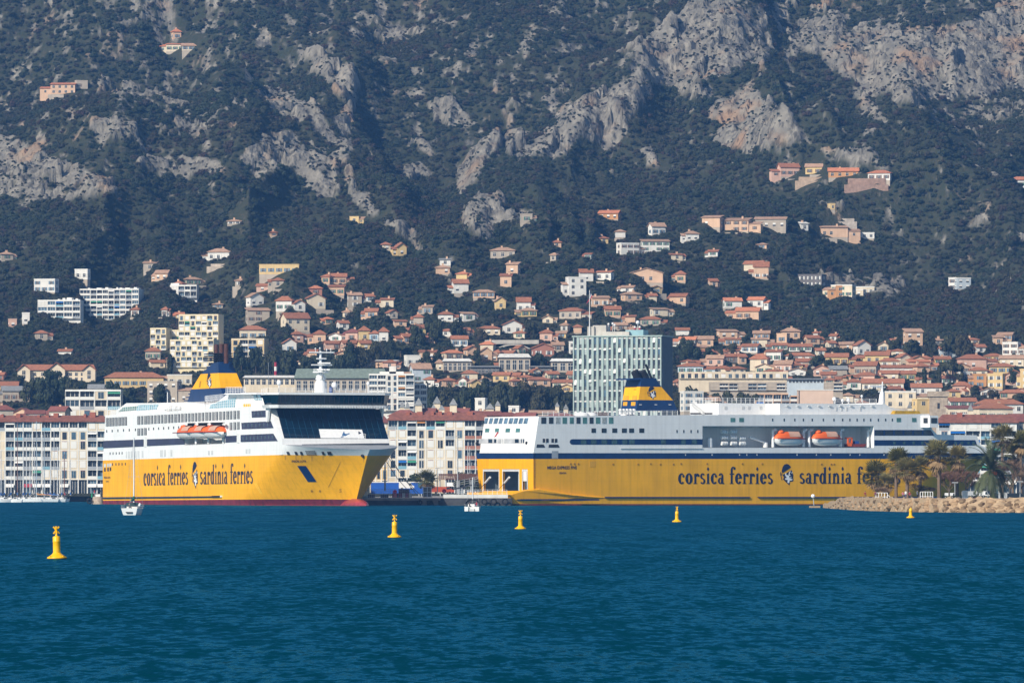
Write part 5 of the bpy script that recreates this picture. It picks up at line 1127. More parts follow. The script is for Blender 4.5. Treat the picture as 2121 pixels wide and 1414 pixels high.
HOUSES = """
0 30 524 541 h t n;66 118 580 606 x w w;152 184 560 580 x w w;295 325 543 562 m t n;318 350 560 581 g s n;382 420 577 594 h t n;334 347 636 657 h w r;
72 100 685 706 h t r;119 149 724 737 g w r;-6 8 772 788 g r r;300 333 720 747 h t r;344 375 736 762 h c r;310 345 746 762 g c r;375 398 741 758 g c r;
214 342 770 803 h y r;-20 38 791 818 g y r;2 72 800 832 g t g;182 232 797 826 g t g;300 372 792 836 x t g;345 400 778 800 x c w;
427 478 514 540 h w n;534 622 554 573 x y w;563 588 577 597 h t r;485 507 577 594 h t n;663 685 567 588 h s r;684 718 567 590 g s r;680 714 591 613 m s r;640 668 591 612 h r o;
514 551 609 636 f w n;568 607 614 646 h w r;608 635 624 646 f w r;633 678 611 642 f c r;720 751 607 638 m t n;510 562 639 668 m t n;586 648 648 687 g c r;495 553 674 704 h c r;
701 725 664 682 g w r;606 631 686 710 h p r;648 675 684 712 h s r;678 711 691 708 f w n;712 744 681 707 h p d;744 767 676 708 h y r;764 785 684 707 h b r;785 805 677 709 h w r;
586 616 702 731 f w r;672 708 706 724 g p r;708 744 706 726 g p r;744 772 706 727 g y r;713 744 714 733 f s n;693 726 727 746 f s r;792 811 502 521 h c r;560 575 480 492 h s r;
820 845 506 533 f y r;910 934 536 551 m w g;902 932 549 568 h s n;1014 1068 512 535 h t n;1046 1075 543 569 m s n;1035 1060 567 594 m s r;942 970 564 582 h y o;937 973 579 608 g w r;
979 1025 599 617 h s n;1026 1049 617 642 f y n;1070 1100 616 647 g w r;1078 1114 638 657 h y n;873 897 633 652 m t n;856 877 650 674 h t r;854 885 673 694 g y r;831 878 692 713 g s r;
934 970 696 718 g w r;1143 1163 497 513 h s r;1138 1153 524 542 h t n;988 1037 674 694 h c r;1042 1084 664 692 f w r;1061 1089 685 702 h c r;1116 1146 683 708 h p r;992 1024 707 732 h c o;
965 992 717 739 f s r;993 1021 721 750 f s n;1020 1036 724 746 h s r;1102 1150 712 740 f r r;1143 1169 709 728 g t n;1178 1190 709 735 x w w;865 904 726 746 m s r;918 963 724 746 h c o;
1034 1066 727 744 g c r;839 874 738 760 x w w;851 897 754 792 g b n;876 901 779 801 h w r;905 918 745 770 h c n;956 990 767 790 h c r;915 946 782 802 h s r;948 968 783 803 f w r;974 998 786 806 f y n;992 1018 782 800 f w n;
1018 1058 771 790 g y r;1050 1078 772 790 g w r;1070 1104 777 793 h s r;1058 1080 784 802 h s r;1094 1144 780 800 h s r;1132 1160 770 788 g c r;1142 1187 787 805 g c r;1160 1187 797 812 f y n;
1236 1284 436 455 g o o;1346 1383 462 488 g w n;1449 1496 447 472 m s n;1495 1555 453 482 m s n;1281 1330 505 528 x w w;1328 1389 496 522 m w n;1210 1225 525 539 m w r;1200 1230 560 585 g w r;1230 1269 562 582 m w r;
1174 1218 577 615 x w w;1304 1375 556 586 f s n;1397 1421 560 585 h s r;1536 1583 542 564 g c r;1290 1335 605 624 h s n;1382 1425 609 630 g s r;1225 1264 613 636 m s n;1152 1210 637 661 h t r;1252 1287 636 659 g s r;
1324 1370 655 676 h t r;1349 1387 638 655 m c n;1499 1539 617 638 g w o;1544 1585 617 638 g w o;1520 1575 637 662 g s o;1487 1531 684 703 m s n;1188 1205 674 692 h s r;
1402 1443 698 718 g w o;1440 1478 697 718 g s n;1501 1534 701 718 m s r;1559 1595 686 704 g s n;1556 1590 700 718 m c n;1606 1632 692 711 x s n;1620 1659 680 704 h s n;1669 1701 696 714 g s r;1683 1695 686 700 h w r;
1422 1470 716 738 m y n;1452 1482 725 740 g s r;1531 1573 714 732 g w r;1508 1532 723 738 g p r;1598 1632 711 725 g w r;1633 1682 714 730 g w r;1583 1620 724 750 m w r;1461 1500 736 758 g p n;1499 1530 735 753 g k r;1529 1548 734 754 g s r;
1549 1593 732 770 h c r;1601 1642 748 773 g p n;1626 1688 731 751 h w r;1649 1688 743 764 g t r;1565 1601 754 775 f c n;1579 1612 765 780 h s r;1400 1460 751 775 h b r;1480 1515 757 776 h c r;1510 1548 758 776 h c r;
1708 1758 732 757 g y r;1739 1770 709 724 g s n;1685 1718 757 780 f p r;1699 1732 771 790 g p r;1717 1757 759 781 g t g;1633 1670 764 779 f w n;1744 1781 776 794 h s r;1706 1730 782 798 h s r;
1772 1808 706 737 f w r;1742 1768 709 725 g s n;1789 1844 729 754 g y r;1873 1914 681 718 m s n;1946 1990 718 740 g b o;1986 2047 734 766 h p r;2062 2099 690 707 g s n;2058 2078 696 716 m s n;2072 2112 711 736 x w w;2036 2076 732 751 h y r;2068 2123 737 760 g c n;
1964 1981 577 602 x w w;1980 2014 578 600 x b w;1730 1769 594 616 x o n;1768 1812 596 612 x c w;1862 1890 734 757 f c r;1885 1922 738 760 f s r;1900 1930 736 756 h s r;1880 1930 746 770 m s o;1821 1864 742 764 h c r;1765 1819 749 778 g t r;
1824 1897 757 772 g w r;1818 1863 768 789 g c r;1862 1897 769 790 g y r;1896 1928 752 778 h s r;1767 1816 771 794 h p r;1754 1784 785 808 h w r;1783 1874 786 811 g c r;1887 1951 795 818 g w r;1971 2012 753 776 f s r;1990 2012 772 788 x w w;
2009 2046 761 783 h c r;2016 2044 777 804 x o n;2042 2080 777 806 x y w;2048 2102 752 775 h y r;2080 2123 768 798 f p r;1973 2011 791 818 h p r;2111 2140 767 808 x y w;2030 2071 804 824 f w n;2070 2124 807 827 h s r;2098 2130 805 818 f p r;
1613 1660 339 367 g p r;1666 1705 341 363 g y n;1715 1779 349 369 g o o;1793 1848 356 378 h w o;2092 2140 366 390 h w o;1561 1630 450 475 m t n;1657 1676 462 480 m w w;1698 1759 467 492 m s n;1719 1731 430 441 x y w;1769 1812 488 499 x w n;
1647 1708 570 595 x k n;1716 1770 592 615 x c w;1565 1590 503 517 h s n;1560 1593 543 577 g s r;1768 1790 601 615 x c w;357 377 61 84 h s o;342 384 90 108 m c o;376 416 91 106 g c n;103 157 172 197 m s o;156 184 170 186 x t n;
470 500 455 466 h t n;722 745 450 462 x y w;1078 1104 446 462 x t n;440 462 628 640 h t n;18 36 662 680 x p n;45 62 650 672 x w w;
1412 1440 744 760 h c r;1690 1710 722 738 g c r;1720 1742 740 756 h s r;1845 1872 722 738 h c r;1930 1955 700 716 h t n;1935 1970 738 756 g y r;1950 1972 760 778 h s r;2090 2121 712 730 g s r;1640 1664 752 768 h y r;1432 1462 776 792 g c r;1545 1572 776 792 h p r;1600 1640 782 800 g c r;
1760 1790 756 772 g s r;1802 1832 776 792 h y r;1850 1884 774 788 g p r;1904 1930 780 796 h c r;1945 1975 780 796 g w r;2005 2036 800 820 g c r;1960 1990 806 826 h y r;1835 1868 800 818 g p r;
"""
for ent in HOUSES.replace("\n", "").split(";"):
    if not ent.strip(): continue
    a = ent.split(); house(float(a[0]), float(a[1]), float(a[2]), float(a[3]), a[4], a[5], a[6])
# further small houses in the gaps of the built-up slopes
_box = [tuple(float(q) for q in e.split()[:4]) for e in HOUSES.replace("\n", "").split(";") if e.strip()]
_reg = [(540, 800, 600, 745, 10), (800, 1180, 640, 800, 18), (1200, 1400, 600, 690, 6), (1400, 1720, 690, 800, 16), (1720, 2121, 700, 830, 16), (1180, 1600, 470, 640, 8), (240, 560, 560, 700, 5)]
for x0_, x1_, y0_, y1_, n_ in _reg:
    k_ = 0
    for _ in range(400):
        if k_ >= n_: break
        a = hr.uniform(x0_, x1_); b = hr.uniform(y0_, y1_); w_ = hr.uniform(16, 34); h_ = hr.uniform(13, 22)
        if any(a - 2 < q[1] and a + w_ + 2 > q[0] and b - 3 < q[3] and b + h_ > q[2] + 3 for q in _box): continue
        _box.append((a, a + w_, b, b + h_)); k_ += 1
        house(a, a + w_, b, b + h_, hr.choice("hhggfgm"), hr.choice("wccyssptcw"), hr.choice("rrrrnno"))
# old-town roofs close behind the waterfront
OLD = """
-10 30 838 872 2420 h t d;24 66 846 874 2440 f s d;52 92 850 872 2400 g t d;96 140 842 872 2430 g t d;130 150 838 868 2460 h c d;
800 866 848 892 2410 h t d;862 902 846 880 2440 g c d;896 948 842 880 2470 h c r;930 972 846 880 2480 g t d;960 1004 850 880 2500 h t d;990 1040 852 880 2470 g s d;1024 1076 853 880 2490 h c d;1064 1110 855 880 2460 g t d;
1096 1150 850 880 2480 m t n;1130 1192 854 880 2440 h s d;982 1006 826 860 2530 x w w;1052 1076 842 870 2520 x w w;
1966 2024 824 845 2640 g w r;1962 2030 840 868 2520 m c d;2020 2106 834 872 2480 h c r;2022 2124 826 856 2560 h w r;2085 2140 858 900 2400 g t d;2100 2150 884 960 2380 x o n;1830 1900 812 845 2600 x c w;1895 1930 828 858 2560 x y w;
1412 1462 812 852 2560 x w w;1455 1495 822 850 2580 g y n;
"""
for ent in OLD.replace("\n", "").split(";"):
    if not ent.strip(): continue
    a = ent.split(); house(float(a[0]), float(a[1]), float(a[2]), float(a[3]), a[5], a[6], a[7], Y=float(a[4]), group="old town houses behind the waterfront")
def lantern(px, top, base, w_, Y):
    X = (px - CX) / FPX * Y; u = Y / FPX; Z = HC + (CY - base) * u; H = (base - top) * u; w2 = w_ * u / 2
    o = thing("stair_lantern", "", "roof turret", (X, Y, Z), "slate pyramid turrets of the old town")
    later_label(o, "slate pyramid turret", px, top)
    mb = MB(); mb.box(X - w2 * .8, X + w2 * .8, Y - w2 * .8, Y + w2 * .8, Z - 6, Z + H * .3, WM['c']); mb.build("wall", o)
    mb = MB(); mb.add([(X - w2, Y - w2, Z + H * .3), (X + w2, Y - w2, Z + H * .3), (X + w2, Y + w2, Z + H * .3), (X - w2, Y + w2, Z + H * .3), (X, Y, Z + H)], [(0, 1, 4), (1, 2, 4), (2, 3, 4), (3, 0, 4), (3, 2, 1, 0)], RM['g']); mb.build("roof", o)
for a in ((833, 829, 850, 11), (844, 829, 852, 11), (867, 823, 846, 18), (877, 838, 855, 9), (898, 836, 855, 14), (905, 820, 842, 18), (915, 838, 852, 14), (939, 824, 845, 18), (934, 843, 858, 8), (1015, 834, 852, 20), (1031, 829, 845, 13), (1154, 832, 846, 10), (1172, 836, 852, 12), (2010, 836, 856, 12), (1884, 832, 850, 10)):
    lantern(*a, 2440 + 40 * (int(a[0]) % 3))

# ---------------------------------------------------------------- apartment blocks
AW = {k: M("glazing_" + k, c, .2, .5, .5, rnd=.35, spec=.5) for k, c in {"dark": (.03, .045, .065), "blue": (.07, .13, .19), "pale": (.36, .42, .42)}.items()}
AWN = {k: M("awning_" + k, c, .8, .1) for k, c in {"blue": (.01, .12, .40), "orange": (.55, .25, .08), "red": (.35, .03, .05), "white": (.72, .71, .68), "green": (.05, .25, .16), "yellow": (.60, .36, .06)}.items()}
def unit(nm, mat, frame=True, bars=3):
    mb = MB(); mb.box(0, 1, 0, .12, 0, 1, mat)
    if frame:
        for i in range(bars + 1): mb.box(i / bars * .97, i / bars * .97 + .03, -.05, .06, 0, 1, TRIM)
    return mb.mesh(nm)
UW = {(k, b): unit("window", AW[k], True, b) for k in AW for b in (1, 2, 3)}
UB = {k: unit("balcony", m, False) for k, m in {"white": TRIM, "cream": WM['c'], "brick": WM['r'], "glass": SKYG, "grey": LOUV, "rail": M("balcony_rail", (.34, .37, .40), .6)}.items()}
US = unit("roller_shutter", TRIM, False)
UA = {}
for k, m in AWN.items():
    mb = MB(); mb.add([(0, 0, 1), (1, 0, 1), (1, -.9, .55), (0, -.9, .55), (0, -.9, .45), (1, -.9, .45)], [(0, 1, 2, 3), (3, 2, 5, 4)], m); UA[k] = mb.mesh("awning")
def apartment(label, px0, px1, Y, levels, bays, wall, yaw=0.0, depth=12.0, roof=None, roof_top=None, rec=1.5, group=None, slab=TRIM, chim=(), seed=1, pent=(), awn=.25, name="apartment_block"):
    """levels: photo rows of the floor lines from the roof down; bays: (px left, px right, kind). kinds: L loggia, W window, S shutters, P plain, K ribbon of glass."""
    rg = random.Random(seed); base = levels[-1]
    O = at(px0, base, Y); fr_ = Frame(O, yaw); fz = O.z
    t = thing(name, label, "building", tuple(O), group)
    X = lambda px: fr_.L(hit(px, base, fr_.O, fr_.p))[0]
    Zl = [HC + (CY - py) * Y / FPX for py in levels]; xL, xR = X(px0), X(px1)
    mb = MB(); fr_.box(mb, xL, xR, rec, depth, Zl[-1] - 6, Zl[0], wall); body = mb.build("wall", t)
    mb = MB()
    for z in Zl[:-1]: fr_.box(mb, xL - .05, xR + .05, 0.05, rec, z - .22, z + .03, slab)
    for i, b in enumerate(bays + [(px1, px1, 'P')]): x = X(b[0]); fr_.box(mb, max(xL, x - .16), min(xR, x + .16) if b[0] < px1 else xR, .0, rec, Zl[-1], Zl[0] - .23, slab)
    mb.build("facade_frame", t)
    def cell(me, nm, x0, x1, y, z0, z1, par=None, dy=1.0): child(nm, me, par or t, fr_.W(x0, y, z0), (x1 - x0, dy, z1 - z0), R(yaw))
    for j in range(len(Zl) - 1):
        z1, z0 = Zl[j] - .24, Zl[j + 1]
        for (a, b, kd) in bays:
            k = kd[j] if len(kd) > 1 and j < len(kd) else kd[-1] if len(kd) > 1 else kd
            x0, x1 = X(a) + .18, X(b) - .18; h = z1 - z0
            if x1 - x0 < .4: continue
            if k == 'L':
                cell(UW[(rg.choice(["dark", "dark", "blue"]), rg.choice([2, 3]))], "window", x0 + .1, x1 - .1, rec - .2, z0 + .05, z1 - .1)
                cell(UB[rg.choice(["white", "rail", "rail", "glass", "white"])], "balcony", x0, x1, .0, z0, z0 + h * .34, dy=.8)
                if rg.random() < awn: cell(UA[rg.choice(["blue", "orange", "white", "white", "green"])], "awning", x0, x1, .6, z0 + h * .45, z1)
            elif k == 'B':
                cell(UB["brick"], "balcony", x0, x1, .0, z0, z0 + h * .36, dy=.8); cell(UW[("dark", 3)], "window", x0 + .1, x1 - .1, rec - .2, z0 + .05, z1 - .1)
            elif k in 'WS':
                mb = MB(); fr_.box(mb, x0 - .02, x1 + .02, .12, rec, z0, z1, wall); mb.build("wall_panel", t)
                m = (x0 + x1) / 2; ww = min(1.5, (x1 - x0) * .36)
                if k == 'S' or rg.random() < .3: cell(US, "roller_shutter", m - ww, m + ww, .04, z0 + h * .2, z1 - .15)
                else: cell(UW[(rg.choice(["dark", "dark", "blue"]), rg.choice([1, 2]))], "window", m - ww * .8, m + ww * .8, .04, z0 + h * .12, z1 - .25)
                if rg.random() < .4: cell(UB["brick"], "lintel_panel", m - ww * .8, m + ww * .8, .02, z1 - .22, z1 - .02)
            elif k == 'K':
                cell(UW[("blue" if rg.random() < .6 else "dark", 3)], "window", x0, x1, .5, z0 + h * .34, z1); cell(UB["white"], "balcony", x0 - .1, x1 + .1, .0, z0, z0 + h * .36, dy=.8)
            elif k == 'G':
                cell(UW[(rg.choice(["dark", "blue"]), 3)], "shop_front", x0, x1, .9, z0, z1 - .2)
                if rg.random() < .45: cell(UA[rg.choice(["red", "white", "white", "white"])], "awning", x0, x1, .1, z0 + h * .35, z0 + h * .75, dy=1.6)
            elif k == 'P':
                mb = MB(); fr_.box(mb, x0 - .02, x1 + .02, .12, rec, z0, z1, wall); mb.build("wall_panel", t)
    if roof:
        zt = HC + (CY - roof_top) * (Y + depth / 2) / FPX; e = .7; z0 = Zl[0]
        v = [fr_.W(xL - e, -e, z0), fr_.W(xR + e, -e, z0), fr_.W(xR + e, depth + e, z0), fr_.W(xL - e, depth + e, z0), fr_.W(xL + 2, depth / 2, zt), fr_.W(xR - 2, depth / 2, zt)]
        mb = MB(); mb.add(v + [q + Vector((0, 0, -.3)) for q in v[:4]], [(0, 1, 5, 4), (1, 2, 5), (2, 3, 4, 5), (3, 0, 4), (6, 7, 1, 0), (7, 8, 2, 1), (9, 6, 0, 3), (9, 8, 7, 6)], roof); ro = mb.build("roof", t)
        for px, w_, py0, py1 in chim:
            x = X(px); ww = w_ * Y / FPX; z1 = HC + (CY - py0) * Y / FPX; z_0 = HC + (CY - py1) * Y / FPX; mb = MB(); fr_.box(mb, x - ww / 2, x + ww / 2, depth * .30, depth * .62, z_0 - 1.5, z1, M("brick_chimney", (.33, .11, .07), .85, .2, 2)); mb.build("chimney", ro)
    else:
        mb = MB(); fr_.box(mb, xL, xR, .1, depth, Zl[0] + .03, Zl[0] + .5, slab); mb.build("parapet", t)
    for (a, b, top) in pent:
        mb = MB(); z1 = HC + (CY - top) * Y / FPX; fr_.box(mb, X(a), X(b), 2.5, depth - 1, Zl[0] + .4, z1, wall); mb.build("penthouse", t)
    return t, fr_
BR = M("waterfront_roof_tiles", (.235, .09, .06), .9, .25, .7, .05, 3)
F7 = [872, 892, 912, 932, 952, 972, 992, 1026]
apartment("long seven storey waterfront block with red roof behind the masts at left", -26, 222, 2350, F7, [(-26, 11, 'LSWSWWG'), (11, 30, 'LLLLLLG'), (30, 48, 'KLLLLLG'), (48, 67, 'KLLLLLG'), (67, 86, 'SLLLLLG'), (86, 105, 'LLLLLSG'), (105, 124, 'KLLSLSG'), (124, 143, 'KWWWSWG'), (143, 162, 'KWSWSWG'), (162, 181, 'LWWSWWG'), (181, 201, 'SLLLLLG'), (201, 222, 'SLLLLLG')],
          WM['c'], 0, 13, BR, 860, chim=((2, 7, 857, 868), (36, 9, 856, 868), (78, 6, 859, 866), (96, 7, 859, 867), (114, 10, 855, 868), (174, 5, 857, 864), (190, 12, 853, 866)), seed=3, group="waterfront apartment blocks")
FM_ = [869, 889, 909, 930, 951, 971, 988, 1027]
apartment("waterfront block with red roof between the two ferries, behind the pergola", 804, 1012, 2352, FM_, [(804, 824, 'LSSWWWP'), (824, 843, 'LSLLLWG'), (843, 863, 'LLLLLWG'), (863, 882, 'LWWWWSP'), (882, 902, 'LWSWSSP'), (902, 922, 'LWWSSSP'), (922, 942, 'SLLSWWG'), (942, 962, 'SWSWWWG'), (962, 985, 'KBBBBBG'), (985, 1012, 'LBBBBBG')],
          WM['c'], 0, 13, BR, 854, chim=((845, 7, 852, 864), (869, 12, 852, 866), (895, 7, 851, 860), (911, 8, 851, 862), (931, 11, 852, 866), (973, 12, 851, 866)), seed=5, group="waterfront apartment blocks")
apartment("peach waterfront house right behind the bow of the bow-on ferry", 766, 803, 2368, [874, 889, 909, 930, 951, 971, 994, 1027], [(766, 778, 'W'), (778, 790, 'W'), (790, 803, 'WWWWWWG')], WM['y'], 0, 12, RM['d'], 858, seed=8, group="waterfront apartment blocks")
apartment("white waterfront block with blue awnings above the date palm", 1944, 2106, 2352, [874, 891, 909, 926, 944, 962, 980, 1027], [(1944, 1968, 'LWLLLLP'), (1968, 2000, 'SLLLLLG'), (2000, 2031, 'SLLLLLG'), (2031, 2052, 'SLLLLLG'), (2052, 2078, 'KLLLLLG'), (2078, 2106, 'SLLLLLG')], WM['w'], 0, 13, BR, 858, chim=((1990, 10, 854, 868), (2040, 6, 860, 868)), seed=9, awn=.5, group="waterfront apartment blocks")
apartment("brown stone corner building far right behind the palms", 2108, 2150, 2360, [872, 895, 918, 941, 964, 987, 1027], [(2108, 2122, 'W'), (2122, 2136, 'W'), (2136, 2150, 'W')], WM['t'], 0, 12, RM['d'], 858, seed=10, group="waterfront apartment blocks")
apartment("stepped white terrace flats above the long red waterfront roof", 135, 250, 2440, [809, 827, 848, 872, 900], [(135, 165, 'LKWW'), (165, 196, 'LLWW'), (196, 222, 'WLWW'), (222, 250, 'LLSS')], WM['c'], 0, 14, seed=12, pent=((165, 226, 806), (226, 249, 812)))
_, fu = apartment("white balcony tower flats by the bow-on ferry's wheelhouse", 764, 858, 2560, [776, 788, 800, 812, 824, 836, 850], [(764, 782, 'K'), (782, 800, 'K'), (800, 812, 'W'), (812, 824, 'W'), (824, 840, 'LKLKLKL'), (840, 858, 'L')], WM['w'], 0, 14, seed=13, pent=((786, 836, 769), (806, 820, 758)), awn=.5)
apartment("grey ribbon-balcony flats beside the white balcony tower", 857, 884, 2575, [796, 808, 821, 834, 850], [(857, 870, 'K'), (870, 884, 'K')], WM['t'], 0, 13, seed=14)
HW = dict(rec=1.3, depth=12)
X_, Y_, Z_ = ground_at(226, 662)
apartment("large white slab of flats with balcony rows in the dark trees", 165, 287, Y_, [600, 611, 622, 633, 643, 653, 664], [(165, 187, 'K'), (187, 200, 'L'), (200, 212, 'L'), (212, 224, 'K'), (224, 236, 'L'), (236, 248, 'L'), (248, 260, 'K'), (260, 273, 'L'), (273, 287, 'K')], WM['w'], -8, 13, seed=15, pent=((180, 184, 596), (198, 208, 596), (216, 222, 595), (239, 242, 595), (246, 251, 596), (257, 267, 596), (275, 281, 595))); cut_forest(X_, Y_, 13); cut_forest(X_ + 5, Y_ - 4, 12)
X_, Y_, Z_ = ground_at(132, 666)
apartment("lower white wing of balcony flats left of the big slab", 78, 166, Y_, [623, 635, 647, 659], [(78, 98, 'PKKK'), (98, 115, 'K'), (115, 132, 'L'), (132, 150, 'K'), (150, 166, 'L')], WM['w'], -4, 12, seed=16, pent=((118, 122, 619), (128, 133, 617), (137, 147, 616), (155, 160, 618))); cut_forest(X_ + 3, Y_, 8)
X_, Y_, Z_ = ground_at(378, 617)
apartment("white villa with arcade and castellated turret in the trees", 352, 407, Y_, [592, 603, 617], [(352, 369, 'P'), (369, 382, 'L'), (382, 394, 'L'), (394, 407, 'L')], WM['w'], -6, 9, seed=17, pent=((352, 369, 586),), awn=0); cut_forest(X_, Y_, 9)
for lab, a, b, ro_, flo, bay, sd in (("cream panel flats, lower left wing of the group", 311, 344, 681, 4, 3, 18), ("cream panel flats, low middle wing of the group", 345, 384, 685, 3, 4, 19), ("tallest cream panel flats behind the ferry funnel", 370, 452, 653, 8, 7, 20), ("front cream panel flats below the tallest one", 352, 442, 705, 5, 8, 21)):
    ba = ro_ + flo * 11.2; X_, Y_, Z_ = ground_at((a + b) / 2, max(ba, 716) if sd != 20 else 735)
    st = (b - a) / bay
    apartment(lab, a, b, Y_ - (14 if sd == 21 else 0), [ro_ + 11.2 * i for i in range(flo + 1)], [(a + st * i, a + st * (i + 1), ("SL" * 6, "LW" * 6, "WK" * 6)[(i + sd) % 3][:flo]) for i in range(bay)], M("cream_panel", (.72, .62, .40), .85, .08), -10, 12, seed=sd, slab=M("cream_frame", (.74, .65, .45), .85, .05), awn=.1, rec=1.0, group="cream panel flats"); cut_forest(X_, Y_, (b - a) * .12 + 4); cut_forest(X_, Y_ - 10, (b - a) * .12 + 2)
X_, Y_, Z_ = ground_at(512, 740)
apartment("pale yellow flats with deep balconies right of the ferry funnel", 479, 547, Y_, [703, 716, 728, 741], [(479, 496, 'W'), (496, 514, 'L'), (514, 531, 'L'), (531, 547, 'W')], WM['y'], -8, 12, seed=25, slab=WM['c'], awn=.4); cut_forest(X_, Y_, 9)
for lab, a, b, rt, ba, n, sd, wl in (("long cream arcaded railway building right of the teal tower", 1407, 1632, 772, 784, 16, 30, 'c'), ("long grey parking deck over the side ferry", 1470, 1746, 793, 808, 14, 31, 't'), ("pink concrete block with loggias behind the side ferry", 1566, 1654, 816, 845, 5, 32, 's')):
    st = (b - a) / n
    apartment(lab, a, b, (2740, 2715, 2690)[sd - 30], [rt, (rt + ba) / 2, ba] if sd > 30 else [rt, ba], [(a + st * i, a + st * (i + 1), ('W' if sd == 30 else 'L' if (i % 3 or sd == 32) else 'P')) for i in range(n)], WM[wl], 0, 12, seed=sd, slab=WM[wl], awn=.1, rec=.9, group=None, name="civic_building")
o = thing("blank_hall", "windowless pale pink hall behind the white ferry deckhouse", "building", at(1690, 845, 2600)); mb = MB(); a = at(1654, 845, 2600); b = at(1726, 808, 2600); mb.box(a.x, b.x, 2600, 2614, a.z - 5, b.z, M("pink_render", (.66, .49, .39), .85, .06)); mb.build("wall", o)
mb = MB(); a = at(1655, 845, 2599.8); mb.tube(a, at(1655, 808, 2599.8), .12, BLACK, 5); mb.build("drainpipe", o)
mb = MB(); a = at(1654, 808.4, 2600); mb.box(a.x - .2, b.x + .2, 2599.8, 2614, b.z + .01, b.z + .35, TRIM); mb.build("coping", o)
# school, halls and other singular buildings
def gable_front(px, w_, top, eave, base, Y, o, wc, rc):
    u = Y / FPX; X = (px - CX) * u; w2 = w_ * u / 2; zt, ze, zb = [HC + (CY - q) * u for q in (top, eave, base)]
    mb = MB(); mb.box(X - w2 * .86, X + w2 * .86, Y - 2.2, Y + 6, zb - 4, ze, WM[wc]); mb.prism([(X - w2 * .86, Y - 2.2, ze), (X + w2 * .86, Y - 2.2, ze), (X, Y - 2.2, zt - .5)], (0, 8, 0), WM[wc]); p = mb.build("gable_wing", o)
    mb = MB()
    for s in (-1, 1): mb.prism([(X + s * w2, Y - 3, ze - .4), (X + s * w2, Y + 8, ze - .4), (X + s * .02, Y + 8, zt), (X + s * .02, Y - 3, zt)], (0, 0, .3), RM[rc])
    mb.build("roof", p)
    for zf in (.25, .62): child("window", WIN[None], p, (X, Y - 2.24, zb + (ze - zb) * zf), (1.6, 1, 1.7))
X_, Y_, Z_ = ground_at(118, 790); u = Y_ / FPX; zz = lambda py: HC + (CY - py) * u; xx = lambda px: (px - CX) * u
o = thing("school_building", "long cream school with red roof and three gabled fronts at left", "building", (X_, Y_, Z_))
mb = MB(); mb.box(xx(40), xx(196), Y_, Y_ + 11, Z_ - 5, zz(766), WM['c']); mb.build("wall", o)
mb = MB(); v = [(xx(37), Y_ - .8, zz(766.5)), (xx(199), Y_ - .8, zz(766.5)), (xx(199), Y_ + 12, zz(766.5)), (xx(37), Y_ + 12, zz(766.5)), (xx(44), Y_ + 5.5, zz(754)), (xx(192), Y_ + 5.5, zz(754))]
mb.add(v, [(0, 1, 5, 4), (1, 2, 5), (2, 3, 4, 5), (3, 0, 4), (3, 2, 1, 0)], RM['r']); mb.build("roof", o)
for px, w_, t_ in ((50, 30, 755), (118, 40, 751), (185, 30, 755)): gable_front(px, w_, t_, 766, 790, Y_, o, 'c', 'r')
for px in (72, 88, 138, 146, 158, 170):
    for py in (775, 785): child("window", WIN[None], o, (xx(px), Y_ - .03, zz(py + 3)), (1.3, 1, 1.5))
for dx in (-22, -8, 8, 22): cut_forest(X_ + dx, Y_, 11)
def hall(label, px0, px1, top, eave, base, wc, rc, n, Y=None):
    if Y is None: X, Y, Z = ground_at((px0 + px1) / 2, base)
    u = Y / FPX; z = lambda py: HC + (CY - py) * u; x = lambda px: (px - CX) * u
    o = thing("hall", label, "building", (x((px0 + px1) / 2), Y, z(base)))
    mb = MB(); mb.box(x(px0), x(px1), Y, Y + 16, z(base) - 6, z(eave), WM[wc]); mb.build("wall", o)
    mb = MB(); mb.hexa([(x(px0) - .6, Y - 1, z(eave)), (x(px1) + .6, Y - 1, z(eave)), (x(px1) + .6, Y + 17, z(eave)), (x(px0) - .6, Y + 17, z(eave))], [(x(px0) + .4, Y + 3, z(top)), (x(px1) - .8, Y + 3, z(top)), (x(px1) - .8, Y + 15, z(top)), (x(px0) + .4, Y + 15, z(top))], RM[rc]); mb.build("roof", o)
    for i in range(n): child("window", WIN[None], o, (x(px0 + (px1 - px0) * (i + .5) / n), Y - .04, z(base) + (z(eave) - z(base)) * .22), ((x(px1) - x(px0)) / n * .62, 1, (z(eave) - z(base)) * .6))
    for k in range(6): cut_forest(x(px0 + (px1 - px0) * (k + .5) / 6), Y, 12)
    return o
hall("big market hall with green roof behind the white radar mast", 612, 800, 763, 783, 815, 't', 'v', 14, 2640)
hall("long low cream hall left of the green-roofed market hall", 505, 612, 777, 782, 800, 'c', 'w', 9, 2700)
hall("grey concrete station hall with tall ribbed front", 1033, 1098, 732, 740, 772, 't', 'w', 5)
hall("grey concrete office with rounded end left of the station hall", 918, 976, 742, 748, 772, 't', 'w', 6)
hall("low grey concrete wing between station hall and teal tower", 1141, 1190, 742, 748, 772, 't', 'w', 3)
hall("open grey platform roof between office and station hall", 975, 1034, 757, 760, 774, 'k', 'g', 8)
hall("open grey platform roof right of the station hall", 1098, 1142, 757, 760, 774, 'k', 'g', 6)
hall("steel blue glazed shed over the side ferry's boat recess", 1633, 1706, 783, 786, 794, 'b', 'g', 10, 2690)
o = hall("pale stone church with a dark cross on its blank wall", 778, 826, 745, 747, 763, 's', 'w', 0); X_, Y_, Z_ = o.location
mb = MB(); c = at(783.5, 757, Y_ - .2); mb.box(c.x - .12, c.x + .12, c.y, c.y + .1, c.z - 1.1, c.z + 1.3, BLACK); mb.box(c.x - .7, c.x + .7, c.y - .03, c.y + .05, c.z + .35, c.z + .6, BLACK); mb.build("cross", o)
